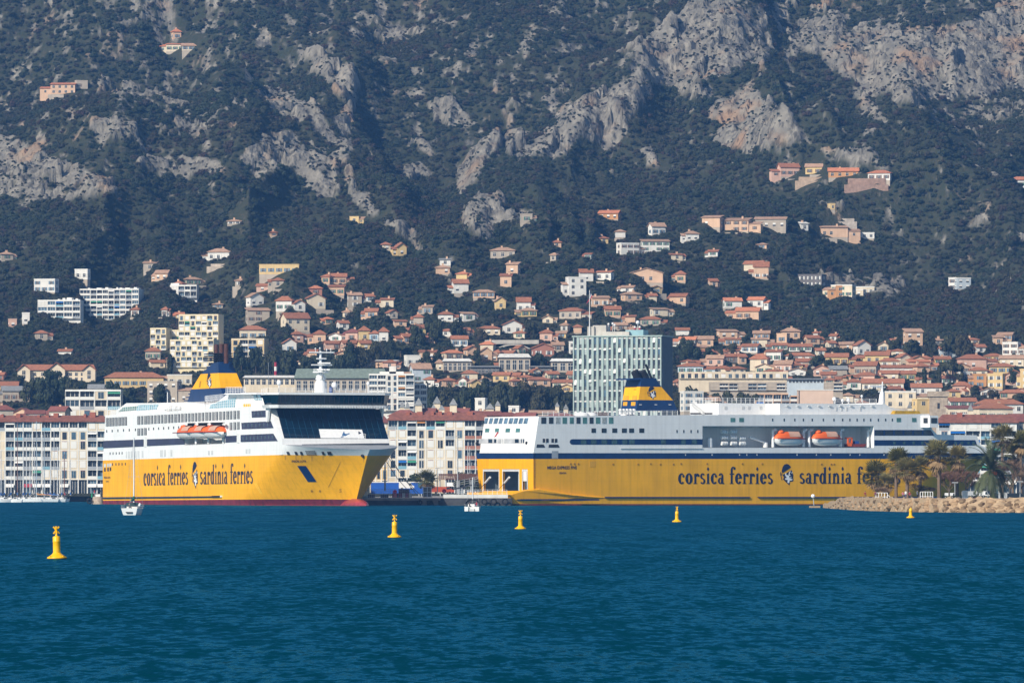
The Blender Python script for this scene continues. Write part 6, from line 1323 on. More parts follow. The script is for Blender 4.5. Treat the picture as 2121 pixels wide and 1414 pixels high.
# square stone tower
Yt = 2560; o = thing("stone_tower", "square old stone tower with overhanging top storey at right", "tower", at(1944, 860, Yt))
a = at(1925, 870, Yt); b = at(1963, 821, Yt); mb = MB(); mb.box(a.x, b.x, Yt, Yt + 8, a.z - 8, b.z, M("old_ashlar", (.40, .33, .26), .9, .3, .8, .08, 2)); mb.build("wall", o)
c = at(1923, 821, Yt); d = at(1966, 810, Yt); mb = MB(); mb.box(c.x, d.x, Yt - .5, Yt + 8.5, c.z + .01, d.z, M("old_ashlar", (.40, .33, .26))); mb.build("top_storey", o)
mb = MB(); c = at(1944, 846, Yt - .05); mb.box(c.x - .5, c.x + .5, c.y - .04, c.y + .02, c.z, c.z + 2.4, DARK); mb.build("window", o)
# striped chimney
X_, Y_, Z_ = ground_at(571, 800); o = thing("factory_chimney", "slim red and white striped chimney left of the radar mast", "chimney", (X_, Y_, Z_)); u = Y_ / FPX
for k in range(4):
    mb = MB(); z0 = HC + (CY - (786 - 9 * k)) * u; z1 = HC + (CY - (777 - 9 * k)) * u; mb.tube((X_, Y_, z0 if k else Z_ - 2), (X_, Y_, z1), .75 - .03 * k, AWN["red"] if k % 2 == 1 else AWN["white"], 10); mb.build("band", o)
# arched road bridge
X_, Y_, Z_ = ground_at(1060, 722); u = Y_ / FPX; o = thing("road_bridge", "concrete arch road bridge between hillside houses", "bridge", (X_, Y_, Z_)); z = lambda py: HC + (CY - py) * u; x = lambda px: (px - CX) * u
mb = MB(); mb.box(x(1004), x(1116), Y_, Y_ + 7, z(712), z(708.5), CONC); mb.build("deck", o)
mb = MB(); mb.box(x(1004), x(1116), Y_ - .1, Y_ + .1, z(708.4), z(704), CONC); mb.build("parapet", o)
mb = MB(); n = 16; pts = [(x(1028 + 70 * i / n), z(723 - 10 * math.sin(math.pi * i / n))) for i in range(n + 1)]
for i in range(n): mb.hexa([(pts[i][0], Y_ + .3, pts[i][1] - .45), (pts[i + 1][0], Y_ + .3, pts[i + 1][1] - .45), (pts[i + 1][0], Y_ + 6.5, pts[i + 1][1] - .45), (pts[i][0], Y_ + 6.5, pts[i][1] - .45)], [(pts[i][0], Y_ + .3, pts[i][1] + .45), (pts[i + 1][0], Y_ + .3, pts[i + 1][1] + .45), (pts[i + 1][0], Y_ + 6.5, pts[i + 1][1] + .45), (pts[i][0], Y_ + 6.5, pts[i][1] + .45)], CONC)
mb.build("arch", o)
for k in range(5): cut_forest(x(1010 + 22 * k), Y_, 9)
# retaining walls below the villas
for lab, (a, b, t_, ba), c_ in (("tan terraced retaining wall under the two upper right villas", (1647, 1721, 366, 383), (.44, .33, .24)), ("brick-brown retaining wall with two terraces below the orange villa", (1749, 1840, 369, 396), (.33, .22, .17)), ("pale rubble retaining wall on the upper right slope", (1719, 1775, 452, 466), (.42, .37, .32)), ("low cream garden wall under the white left villa", (428, 470, 546, 558), (.50, .42, .34))):
    X_, Y_, Z_ = ground_at((a + b) / 2, ba); u = Y_ / FPX; o = thing("retaining_wall", lab, "wall", (X_, Y_, Z_))
    for k in range(2):
        mb = MB(); z0 = HC + (CY - (ba - (ba - t_) * .5 * k)) * u; z1 = HC + (CY - (ba - (ba - t_) * .5 * (k + 1))) * u; mb.box((a + 8 * k - CX) * u, (b - 5 * k - CX) * u, Y_ + 2.5 * k, Y_ + 2.5 * k + 2, z0 - 3, z1, M(lab[:12].replace(" ", "_"), c_, .95, .25, .6, .05, 2)); mb.build("terrace_wall", o)
    cut_forest(X_, Y_, (b - a) * u / 2 + 1); cut_forest(X_, Y_ - 5, (b - a) * u / 2)

# ---------------------------------------------------------------- office tower
YT_ = 2590; O = at(1187, 870, YT_); ft = Frame(O, -17); xR = ft.L(hit(1370, 870, ft.O, ft.p))[0]; zt = HC + (CY - 698) * YT_ / FPX; zb = 6.0; DT = 18.0
tower = thing("office_tower", "teal office tower with vertical window strips and a flag on its roof", "building", (O.x, O.y, zb))
TEAL = M("teal_cladding", (.345, .44, .415), .55, .06, .2, streak=.08); SPAN = M("tower_spandrel", (.10, .115, .125), .5, .2)
mb = MB(); ft.box(mb, 0, xR, .35, DT, zb, zt, SPAN); mb.build("wall", tower)
mb = MB(); nC = 18; pit = xR / nC
for i in range(nC + 1): ft.box(mb, max(0, i * pit - pit * .235), min(xR, i * pit + pit * .235), -.25, .34, zb, zt - .2, TEAL)
mb.build("cladding_fins", tower)
mb = MB(); SIDEF = M("tower_side_fins", (.16, .18, .19), .6, .1)
for i in range(14): ft.box(mb, xR + .002, xR + .35, .6 + i * (DT - 1) / 14, 1.0 + i * (DT - 1) / 14, zb, zt - .2, SIDEF)
mb.build("side_fins", tower)
mb = MB(); ft.box(mb, -.4, xR + .5, -.5, DT + .3, zt, zt + .55, TEAL); mb.build("parapet", tower)
tg = random.Random(4); flr = (zt - HC - (CY - 874) * YT_ / FPX) / 8.1; rest = MB(); nwin = 0
for j in range(9):
    for i in range(nC):
        x0 = i * pit + pit * .25; x1 = (i + 1) * pit - pit * .25; z1 = zt - .3 - flr * j; z0 = z1 - flr * .62
        mat = tg.choice(["dark", "dark", "blue", "pale", "dark"])
        if nwin < 100: child("window", UW[(mat, 1)], tower, ft.W(x0, .2, z0), (x1 - x0, 1, z1 - z0), R(-17)); nwin += 1
        else: ft.box(rest, x0, x1, .2, .34, z0, z1, AW[mat])
        if tg.random() < .13:
            mb = MB(); hgt = flr * tg.choice([.22, .4, .5]); mb.hexa([ft.W(x0, -.55, z1 - hgt), ft.W(x1, -.55, z1 - hgt), ft.W(x1, -.45, z1 - hgt), ft.W(x0, -.45, z1 - hgt)], [ft.W(x0, .1, z1), ft.W(x1, .1, z1), ft.W(x1, .19, z1), ft.W(x0, .19, z1)], AWN["white"]); mb.build("awning", tower)
        elif tg.random() < .7:
            mb = MB(); ft.box(mb, x0, x1, .05, .19, z1 - flr * .12, z1, AWN["white"]); mb.build("blind", tower)
r_ = rest.build("window", tower); r_["kind"] = "stuff"
X = lambda px: ft.L(hit(px, 690, ft.O, ft.p))[0]; u = YT_ / FPX
for a, b, py, y0, y1, m, nm in ((1223, 1251, 673.5, 3, 10, CONC, "plant_room"), (1244, 1300, 687, 2, 8, CONC, "roof_duct"), (1290, 1327, 683.5, 4, 12, M("plant_teal", (.25, .42, .46), .5), "plant_room"), (1214, 1228, 676, 2, 5, CONC, "roof_box")):
    mb = MB(); z1 = HC + (CY - py) * u; ft.box(mb, X(a), X(b), y0, y1, zt + .55, z1, m); mb.build(nm, tower)
for px, py in ((1252.5, 671), (1261, 670), (1265, 673), (1313, 668)):
    mb = MB(); c = ft.W(X(px), 6, HC + (CY - py) * u); mb.tube(ft.W(X(px), 6, zt), c, .1, WHT, 5); mb.ball(c, .5 if px < 1300 else .85, DOME, 8, 6); mb.build("dish_aerial", tower)
for px in (1308.5, 1318.5):
    mb = MB(); c = ft.W(X(px), 5, HC + (CY - 683.5) * u); mb.lathe(c, [(.5, 0), (.5, .9)], AWN["red"], 8); mb.lathe(c + Vector((0, 0, .9)), [(.5, 0), (.5, .7)], AWN["white"], 8); mb.build("warning_light", tower)
fx = ft.W(X(1219.5), 1.2, zt + .5); o = thing("flagpole", "tall white flagpole with drooping tricolour flag on the teal tower", "flagpole", fx)
mb = MB(); ztop = HC + (CY - 601) * u; mb.tube(fx, (fx.x, fx.y, ztop), .22, WHT, 6, .12); mb.build("pole", o)
fl = []; 
for k, (c_, nm) in enumerate((((.01, .02, .10), "blue"), ((.6, .6, .62), "white"), ((.45, .02, .05), "red"))):
    mb = MB(); n = 7; vs = []
    for i in range(n):
        v = i / (n - 1)
        for s in (0, 1):
            w0 = (k + s) / 3; droop = 1.0 + 1.4 * w0
            vs.append((fx.x + (.25 + w0 * 1.0) * (1 - .15 * v) - 1.0 * v * (k + s) / 3 * 1.6 + (-.9 if k == 2 else -.2) * v, fx.y - .15 * math.sin(5 * v + k), ztop - .6 - v * 3.2 - w0 * 2.2))
    mb.add(vs, [(2 * i, 2 * i + 1, 2 * i + 3, 2 * i + 2) for i in range(n - 1)], M("flag_" + nm, c_, .8)); mb.build("flag_stripe", o)

# ---------------------------------------------------------------- single trees of the town
def make_tree(i):
    rg = random.Random(40 + i); kind = ("pine", "pine", "pine", "umbrella", "cypress", "bush")[i]
    if kind == "pine": bl = pine_blobs(rg, 10, .62, .35, .95, .22, .36, .85)
    elif kind == "umbrella": bl = pine_blobs(rg, 12, .75, .72, .9, .2, .3, .55)
    elif kind == "cypress": bl = [(0, 0, z, .13 + .05 * math.sin(math.pi * z), 1.3) for z in (.12, .26, .4, .54, .68, .8, .9)]
    else: bl = pine_blobs(rg, 9, .6, .2, .7, .28, .4, .8)
    c = crown_mb(rg, bl, 110 if kind != "cypress" else 70, .075, LEAF2).mesh("crown")
    mb = MB(); mb.tube((0, 0, -.2), (0, 0, .72), .05, BARK, 6, .025)
    for k in range(4):
        a = rg.uniform(0, 6.28); mb.tube((0, 0, .42 + .06 * k), (.4 * math.cos(a), .4 * math.sin(a), .75), .022, BARK, 5, .01)
    return kind, c, mb.mesh("trunk")
TREEM = [make_tree(i) for i in range(6)]
def tree(px, base, w_, h_, k, Y=None):
    if Y is None: X, Y, Z = ground_at(px, base)
    else: X = (px - CX) / FPX * Y; Z = HC + (CY - base) * Y / FPX
    u = Y / FPX; kind, c, tr = TREEM[k]; sx = w_ * u / 2 / (.95 if kind != "cypress" else .19); sz = h_ * u / 1.15
    nm = {"pine": "pine_tree", "umbrella": "umbrella_pine", "cypress": "cypress_tree", "bush": "round_shrub"}[kind]
    o = thing(nm, "", "tree" if kind != "bush" else "shrub", (X, Y, Z), {"pine": "dark pines of the town", "umbrella": "umbrella pines", "cypress": "slim cypresses", "bush": "rounded shrubs"}[kind])
    later_label(o, {"pine": "dark bushy pine", "umbrella": "wide umbrella pine", "cypress": "slim dark cypress", "bush": "rounded dark green shrub"}[kind], px, base - h_ / 2)
    rz = hr.uniform(0, 6.28)
    child("crown", c, o, (X, Y, Z), (sx, sx, sz), rz); child("trunk", tr, o, (X, Y, Z), (sx, sx, sz), rz)
TREES = """930 868 54 74 0;895 866 44 78 1;962 866 62 70 2;1000 864 50 78 0;1030 862 64 80 1;1062 864 56 72 2;1092 860 66 76 0;1122 862 54 66 1;1150 860 60 68 2;1176 864 44 54 0;978 846 50 46 1;1046 842 60 48 2;1110 846 56 52 0;912 848 30 50 2;1135 838 40 40 1;
884 850 9 62 4;62 836 52 52 0;96 838 64 66 1;128 836 54 62 2;44 812 40 40 1;110 806 50 44 2;148 842 50 56 0;170 838 34 44 1;230 838 54 50 0;262 842 52 44 2;330 838 40 48 1;358 832 50 44 0;388 830 36 36 2;290 800 30 24 1;
720 764 44 60 0;750 762 50 50 1;780 758 44 54 2;806 752 40 50 0;830 742 70 34 3;700 772 40 44 1;640 778 50 46 2;600 776 52 56 0;560 776 50 60 1;530 772 44 60 2;500 770 40 60 0;660 770 46 40 1;
1945 815 10 60 4;1968 796 62 56 3;1915 806 10 46 4;1990 800 26 30 0;1870 806 30 26 1;1640 752 20 22 0;1434 742 44 44 1;1415 756 34 40 2;1470 742 30 24 0;1515 736 34 28 1;1690 766 40 34 2;1720 768 34 26 0;1660 798 26 22 1;1430 850 50 52 0;1550 852 60 44 2;1512 852 50 44 0;1480 850 46 40 2;
1412 728 26 30 0;1815 800 22 24 1;1760 796 20 20 2;1940 836 26 24 0;2020 820 30 26 1;2060 832 34 28 2;2100 796 40 36 0;2110 836 40 24 1;1832 818 20 22 0;2000 746 60 60 1;1965 740 50 54 2;1930 728 44 40 0;1890 738 50 40 1;1850 734 40 36 2;
880 760 34 36 0;908 758 30 30 1;944 766 26 26 2;986 752 28 30 0;1008 800 26 20 1;1120 764 40 36 2;1072 800 24 18 0;866 716 44 50 1;898 716 50 60 2;950 700 44 40 0;1000 706 30 30 1;1100 700 36 40 2;352 776 12 44 4;383 744 12 40 4;1383 590 6 20 4;1360 586 6 20 4;1220 582 7 26 4;1196 604 5 20 4;345 718 8 40 4"""
for ent in TREES.replace("\n", "").split(";"):
    a = [float(q) for q in ent.split()]; tree(a[0], a[1], a[2], a[3], int(a[4]), 2660 if 1425 < a[0] < 1560 and a[1] > 845 else None)
# ================================================================ WATERFRONT
QC = M("quay_concrete", (.30, .28, .25), .9, .25, .35, .04, 2, streak=.3)
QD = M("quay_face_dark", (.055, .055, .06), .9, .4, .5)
STEEL = M("galvanised_steel", (.36, .38, .40), .5, .1)
def bx(name, x0, x1, y0, y1, z0, z1, mat):
    mb = MB(); mb.box(x0, x1, y0, y1, z0, z1, mat); return structure(mb.build(name))
land = bx("quay_ground", -900, 900, 2290, 2500, -3, 1.9, QC); land["label"] = "paved waterfront quay in front of the apartment blocks"
pier = bx("ferry_quay", at(744, 0, 1833).x, -1.2, 1833, 2290, -3, 2.15, QC); pier["label"] = "concrete ferry quay between the two ships"
YQ = 1832.9
def T(name, label, cat, px, py, Y, group=None): return thing(name, label, cat, at(px, py, Y), group)
def pbox(mb, px0, px1, py0, py1, Y, d, mat):
    a = at(px0, py1, Y); b = at(px1, py0, Y); mb.box(a.x, b.x, Y, Y + d, a.z, b.z, mat)
# quay buttresses, and the quay wall face in one dark tone
for i, (a, b) in enumerate(((866, 884), (893, 908))):
    o = T("quay_buttress", "pale concrete buttress of the ferry quay with dark gaps beside it", "quay buttress", (a + b) / 2, 1045, YQ - 1.6, "buttresses along the ferry quay")
    mb = MB(); p = at(a, 1038, YQ - 1.5); q = at(b, 1031.5, YQ - 1.5); mb.hexa([(p.x + 1.2, YQ - .3, -.5), (q.x, YQ - .3, -.5), (q.x, YQ + .05, -.5), (p.x + 1.2, YQ + .05, -.5)], [(p.x, YQ - 1.5, 2.0), (q.x, YQ - 1.5, 2.0), (q.x, YQ + .05, 2.0), (p.x, YQ + .05, 2.0)], QC); mb.build("concrete_block", o)
mb = MB(); mb.box(at(746, 0, YQ).x, at(1060, 0, YQ).x, YQ - .25, YQ + .02, -2, 1.4, QD); structure(mb.build("ferry_quay_face"))["label"] = "dark face of the ferry quay"
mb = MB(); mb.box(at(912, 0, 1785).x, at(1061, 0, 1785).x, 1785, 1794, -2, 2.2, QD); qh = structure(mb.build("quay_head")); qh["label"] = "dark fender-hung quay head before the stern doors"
def tyre_mesh(name):
    mb = MB(); n, k = 16, 6; vs = []
    for i in range(n):
        a = 2 * math.pi * i / n
        for j in range(k): b = 2 * math.pi * j / k; r = 1 + .32 * math.cos(b); vs.append((r * math.cos(a), .34 * math.sin(b), r * math.sin(a)))
    mb.add(vs, [(i * k + j, ((i + 1) % n) * k + j, ((i + 1) % n) * k + (j + 1) % k, i * k + (j + 1) % k) for i in range(n) for j in range(k)], BLACK, True); return mb.mesh(name)
TYRE = tyre_mesh("tyre")
for px, py, r, lab in ((870, 1040, 5, "big round tyre fender under the yellow quay edge"), (893, 1042, 3.4, "small tyre fender low on the ferry quay wall"), (935, 1040, 5.5, "pale mussel-covered fender hung on the ferry quay"), (968, 1037, 6.5, "tyre fender half hidden by the small cruising boat"), (1003, 1038, 6.5, "dark tyre fender near the stern ramp"), (1022, 1038, 7, "dark tyre fender next to the ferry's sponson"), (1046, 1038, 7, "last black tyre fender touching the ferry's sponson")):
    Yt = YQ - 2.0 if px < 985 else 1783.6; c = at(px, py, Yt); o = bpy.data.objects.new("tyre_fender", TYRE); COL.objects.link(o); o.location = c; s = r * Yt / FPX / 1.3; o.scale = (s, s, s); tag(o, lab, "tyre fender", "tyre fenders on the ferry quay")
# linkspan and rails
o = T("linkspan_ramp", "white concrete loading ramp leading to the open stern doors", "ramp", 985, 1030, 1786)
mb = MB(); p = at(918, 1031, 1785.5); q = at(1052, 1023.5, 1785.5); mb.box(p.x, q.x, 1785.5, 1794, p.z, q.z, M("ramp_white", (.62, .61, .58), .8, .12)); mb.build("deck_slab", o)
mb = MB(); rail(mb, [at(950, 1023.5, 1785.8), at(1050, 1023.5, 1785.8)], 1.4, WHT, 1.3, 3, .05); mb.build("railing", o)
mb = MB(); p = at(968, 1023.5, 1790); q = at(1052, 1019, 1790); mb.box(p.x, q.x, 1789.5, 1794, p.z, q.z, YEL); mb.build("yellow_flap", o)
# pergola canopy
o = T("pergola_canopy", "long brown slatted canopy on thin posts left of the open stern", "canopy", 950, 1020, 2050)
mb = MB(); BRN = M("brown_timber", (.15, .07, .05), .8, .2, 1.0)
p = at(909, 993, 2050); q = at(1010, 980, 2050)
for k in range(6): z = p.z + (q.z - p.z) * k / 6; mb.box(p.x, q.x, 2050, 2050.3, z, z + (q.z - p.z) / 6 * .62, BRN)
mb.box(p.x, q.x, 2050.35, 2058, q.z - .5, q.z - .2, BRN)
for k in range(22): x = p.x + (q.x - p.x) * k / 21; mb.box(x - .08, x + .08, 2050.05, 2050.25, p.z, q.z, BRN)
mb.build("slatted_screen", o)
for px in (911, 924, 947, 951, 976, 1004): 
    mb = MB(); c = at(px, 1022, 2050.6); mb.tube(c, (c.x, c.y, p.z + .2), .22, STEEL, 8); mb.build("post", o)
# lamp posts
def lamp(px, top, base, Y, lab, r=.16):
    o = T("lamp_post", lab, "lamp post", px, base, Y, "lamp posts on the waterfront"); a = at(px, base, Y); b = at(px, top, Y)
    mb = MB(); mb.tube(a, b, r, STEEL, 6, r * .6); mb.build("pole", o)
    mb = MB(); mb.box(b.x - .7, b.x + .7, b.y - .2, b.y + .2, b.z, b.z + .25, STEEL); mb.build("lamp_head", o)
lamp(797.5, 925, 1016, 1860, "thick grey lamp post beside the blue hoarding", .3); lamp(948, 904, 1022, 1990, "tall lamp post standing in front of the pergola screen", .22); lamp(906, 970, 1022, 1900, "slim lamp post left of the pergola"); lamp(1978, 1000, 1032, 1400, "short green lamp post between the palms"); lamp(2113, 998, 1033, 1400, "white globe lamp post far right on the promenade")
# hoarding, lorry, fences, signs
o = T("blue_hoarding", "long bright blue site hoarding right of the ferry bow", "hoarding", 820, 1020, 1930)
mb = MB(); pbox(mb, 768, 893, 999, 1022, 1930, .4, M("hoarding_blue", (.01, .09, .42), .6, .1)); mb.build("panel", o)
mb = MB(); pbox(mb, 768, 893, 997, 999, 1929.9, .6, WHT); mb.build("top_rail", o)
o = T("fence_panel", "long dark wire fence along the quay edge below the blue hoarding", "fence", 800, 1030, 1840)
mb = MB()
for k in range(26):
    p = at(757 + k * 4, 1030, 1840); mb.box(p.x - .04, p.x + .04, 1840, 1840.08, p.z, p.z + 2.6, STEEL)
for z in range(5): p = at(757, 1030, 1840); q = at(860, 1030, 1840); mb.tube(p + Vector((0, 0, .5 * z + .5)), q + Vector((0, 0, .5 * z + .5)), .04, STEEL, 4)
mb.build("wire_mesh", o)
o = T("quay_crates", "low stack of dark pallets behind the quay fence", "pallets", 800, 1030, 1844)
for k, (a, b, t_) in enumerate(((762, 776, 1023), (788, 804, 1024), (812, 846, 1021), (826, 848, 1012))):
    mb = MB(); pbox(mb, a, b, t_, 1030, 1844 + k * 1.5, 1.3, M("pallet_brown", (.09, .05, .045), .9, .3, 2)); mb.build("pallet", o)
WHEEL = None
def vehicle(px, base, Y, L_, H_, W_, lab, body, cab=0.0, yaw=0, name="parked_van", cat="van", group="vehicles on the quays"):
    c = at(px, base, Y); o = thing(name, lab, cat, c, group); f = Frame(c, yaw); z = c.z
    mb = MB(); h0 = H_ * .22
    pr = [(-L_ / 2, h0), (L_ / 2, h0), (L_ / 2, H_ * .55), (L_ / 2 - L_ * .12, H_ * .62), (L_ / 2 - L_ * .24, H_), (-L_ / 2 + .1, H_), (-L_ / 2, H_ * .9)]
    mb.prism([f.W(a, 0, z + b) for a, b in pr], f.p * W_, body); mb.build("body", o)
    mb = MB(); mb.prism([f.W(a, -.02, z + b) for a, b in ((L_ * .16, H_ * .62), (L_ * .36, H_ * .62), (L_ * .27, H_ * .93), (L_ * .16, H_ * .93))], f.p * (W_ + .04), GLS); mb.build("cab_window", o)
    for s in (-1, 1):
        mb = MB(); a = f.W(s * L_ * .30, -.05, z + .36); mb.tube(a, a + f.p * (W_ + .1), .36, BLACK, 12); mb.build("wheel", o)
    return o
vehicle(842, 1014, 1915, 4.8, 2.3, 1.9, "white van with green sheet beside it parked before the blue hoarding", WHT)
vehicle(917, 1022, 1990, 7.5, 2.3, 2.2, "long red-orange lorry parked under the pergola", M("lorry_red", (.42, .07, .03), .5, .1), name="parked_lorry", cat="lorry")
vehicle(880, 1012, 1925, 4.4, 2.0, 1.8, "teal-blue van by the pine bushes on the ferry quay", M("van_teal", (.02, .12, .20), .4))
o = T("round_road_sign", "bright red round sign left on the ferry quay", "sign", 818, 1030, 1838, "red quay signs"); mb = MB(); c = at(818, 1018, 1838); SR = M("sign_red", (.62, .01, .05), .5, .05); mb.tube(c, c + Vector((0, .15, 0)), .62, SR, 14); pbox(mb, 814.5, 822, 1021, 1030, 1838.2, .1, M("sign_pink", (.6, .16, .18), .6)); mb.build("sign_plate", o); mb = MB(); mb.tube(at(818, 1031, 1838.1), c, .06, STEEL, 5); mb.build("post", o)
o = T("round_road_sign", "red round sign on a white post beside the ramp", "sign", 920, 1030, 1838, "red quay signs"); mb = MB(); c = at(920, 1016.5, 1838); mb.tube(c, c + Vector((0, .15, 0)), .66, SR, 14); mb.build("sign_plate", o); mb = MB(); mb.tube(at(920, 1031, 1838.1), c, .07, WHT, 5); mb.build("post", o)
o = T("site_gate", "white framed mesh gate standing on the ferry quay", "gate", 885, 1030, 1842)
mb = MB()
for px in (876.5, 885, 893.5): pbox(mb, px - .6, px + .6, 1008, 1030, 1842, .15, WHT)
for py in (1008, 1018.5, 1029): pbox(mb, 876, 894, py - .5, py + .5, 1841.9, .15, WHT)
mb.build("frame", o); mb = MB(); pbox(mb, 877, 893, 1009, 1029, 1842.2, .05, M("mesh_grey", (.22, .21, .20), .9)); mb.build("mesh_panel", o)
o = T("barrier_fence", "red and white barriers behind the red sign on the quay", "barrier", 845, 1030, 1841)
for k in range(4):
    mb = MB(); pbox(mb, 826 + k * 7, 832 + k * 7, 1021, 1030, 1841, .3, (AWN["red"], AWN["white"])[k % 2]); mb.build("barrier_board", o)
o = T("gangway", "dark sloping gangway with railings at the ferry's stern", "gangway", 985, 1010, 1890)
mb = MB(); a = at(940, 1014, 1890); b = at(1005, 1000, 1890); mb.hexa([a, b, b + Vector((0, 3, 0)), a + Vector((0, 3, 0))], [q + Vector((0, 0, .5)) for q in (a, b, b + Vector((0, 3, 0)), a + Vector((0, 3, 0)))], M("gangway_dark", (.03, .035, .045), .6)); mb.build("walkway", o)
mb = MB(); rail(mb, [a + Vector((0, 0, .5)), b + Vector((0, 0, .5))], 2.0, STEEL, 1.6, 3, .06); mb.build("railing", o)
# quay greenery
tree(858, 1004, 50, 34, 5, 2200); tree(888, 1004, 34, 30, 5, 2190); tree(960, 1006, 76, 40, 5, 2150); tree(985, 1012, 60, 30, 5, 2140)

# ---------------------------------------------------------------- palms
FRONDL = leaf_material("palm_frond", [(0, (.11, .115, .035)), (.5, (.155, .15, .055)), (1, (.22, .185, .085))], .55)
FRONDD = leaf_material("date_palm_frond", [(0, (.075, .095, .05)), (1, (.11, .125, .06))], .55)
DEAD = M("dead_frond", (.27, .18, .095), .9, .3, 2)
PTR = M("palm_trunk", (.17, .12, .085), .95, .35, 3.0, .05, 6)
def fan_crown(seed, dead=True):
    rg = random.Random(seed); mb = MB()
    def fan(el, az, r, mat, ln):
        d = Vector((math.cos(az) * math.cos(el), math.sin(az) * math.cos(el), math.sin(el))); s = Vector((-math.sin(az), math.cos(az), 0)); up = s.cross(d)
        c = d * r * .42 + Vector((0, 0, -.04)); mb.tube((0, 0, 0), c, .012, mat, 3, .008, False)
        n = 12
        for i in range(n):
            a = R(-95 + 190 * i / (n - 1)); v = (d * math.cos(a) + s * math.sin(a)); L_ = ln * (.75 + .25 * math.cos(a)) * rg.uniform(.85, 1.1)
            t = c + v * L_ * .62 + up * .03; e = c + v * L_ - Vector((0, 0, .10 * L_ + rg.uniform(0, .10))); w_ = (up.cross(v)).normalized() * .028
            mb.add([c, t - w_, e, t + w_], [(0, 1, 2, 3)], mat)
    for k in range(40): fan(R(rg.uniform(-22, 80)), rg.uniform(0, 6.28), rg.uniform(.85, 1.1), FRONDL, .58)
    if dead:
        for k in range(16): fan(R(rg.uniform(-82, -25)), rg.uniform(0, 6.28), rg.uniform(.7, .95), DEAD, .42)
    return mb.mesh("crown")
def date_crown(seed):
    rg = random.Random(seed); mb = MB()
    for k in range(60):
        az = rg.uniform(0, 6.28); el = R(rg.uniform(-50, 85)); p = Vector((0, 0, 0)); d = Vector((math.cos(az) * math.cos(el), math.sin(az) * math.cos(el), math.sin(el))); n = 10; L_ = rg.uniform(.95, 1.15)
        for i in range(n):
            q = p + d * L_ / n; mb.tube(p, q, .010, FRONDD, 3, .008, False); s = d.cross(Vector((0, 0, 1)));  s = s.normalized() if s.length > .05 else Vector((1, 0, 0)); up = s.cross(d)
            ll = .22 * math.sin(math.pi * (.12 + .8 * i / n))
            for sg in (-1, 1):
                for f_ in (.2, .7):
                    b = p + (q - p) * f_; e = b + (s * sg * .8 + d * .6 + up * .22).normalized() * ll - Vector((0, 0, .05)); w_ = d * .02
                    mb.add([b - w_, e, b + w_], [(0, 1, 2)], FRONDD)
            p = q; d = (d + Vector((0, 0, -.19))).normalized()
    return mb.mesh("crown")
def trunk_mesh(r, seed):
    mb = MB(); n = 10; rg = random.Random(seed); prof = []
    for i in range(26): t = i / 25; prof.append((r * (1.25 - .35 * min(1, t * 4) + .10 * (i % 2)) * rg.uniform(.95, 1.05), t))
    mb.lathe((0, 0, 0), prof, PTR, n); return mb.mesh("trunk")
FAN = [fan_crown(3), fan_crown(8), fan_crown(15)]; DATE = date_crown(5); TRK = [trunk_mesh(1, 2), trunk_mesh(1, 5)]
def palm(px, py, rpx, base, Y, lab, kind="fan", trw=.34, k=0):
    a = at(px, base, Y); c = at(px + (hr.uniform(-3, 3)), py, Y); u = Y / FPX
    o = thing("palm_tree" if kind == "fan" else "date_palm", lab, "palm tree", a, "palms along the breakwater promenade")
    child("crown", FAN[k % 3] if kind == "fan" else DATE, o, c, (rpx * u * 1.4,) * 3, hr.uniform(0, 6))
    child("trunk", TRK[k % 2], o, (a.x, a.y, a.z - .3), (trw, trw, c.z - a.z + .3)); 
    if kind != "fan":
        for s in (-1, 1, .1):
            mb = MB(); d = c + Vector((s * .9, -.8, -.9))
            for q in range(12): mb.ball(d + Vector((hr.uniform(-.5, .5), hr.uniform(-.4, .4), hr.uniform(-.6, .3))), .16, M("date_fruit", (.34, .09, .02), .7), 5, 4)
            mb.build("date_cluster", o)
    return o
YB = 1372.0
palm(1816, 985, 30, 1036, 1420, "short stout fan palm nearest the tip of the breakwater", "fan", .40, 0)
palm(1838, 1000, 22, 1036, 1405, "lowest fan palm, in front of the two white railings", "fan", .36, 1)
palm(1856, 956, 29, 1036, 1400, "tall shaggy fan palm third from the breakwater tip", "fan", .38, 2)
palm(1879, 974, 27, 1037, 1392, "leaning fan palm with drooping dead skirt between taller ones", "fan", .42, 1)
palm(1906, 970, 25, 1037, 1400, "pale fan palm left of the tallest twin palms", "fan", .38, 0)
palm(1945, 944, 33, 1038, 1380, "tall fan palm with double trunk and broad grey stem", "fan", .42, 2); palm(1983, 950, 26, 1036, 1425, "dark fan palm with black trunk right of the tall grey one", "fan", .34, 0)
palm(2054, 972, 45, 1037, 1385, "feathery date palm with orange fruit clusters", "date", .42, 0)
palm(2076, 905, 27, 1037, 1440, "high fan palm with yellowed skirt behind the date palm", "fan", .34, 1); palm(2115, 918, 27, 1037, 1440, "rightmost high fan palm cut by the picture edge", "fan", .36, 2); palm(2098, 942, 24, 1037, 1448, "lower dark fan palm between the two high right ones", "fan", .34, 0)
palm(885, 994, 22, 1012, 1900, "small palm among the pine bushes on the ferry quay", "fan", .3, 1)
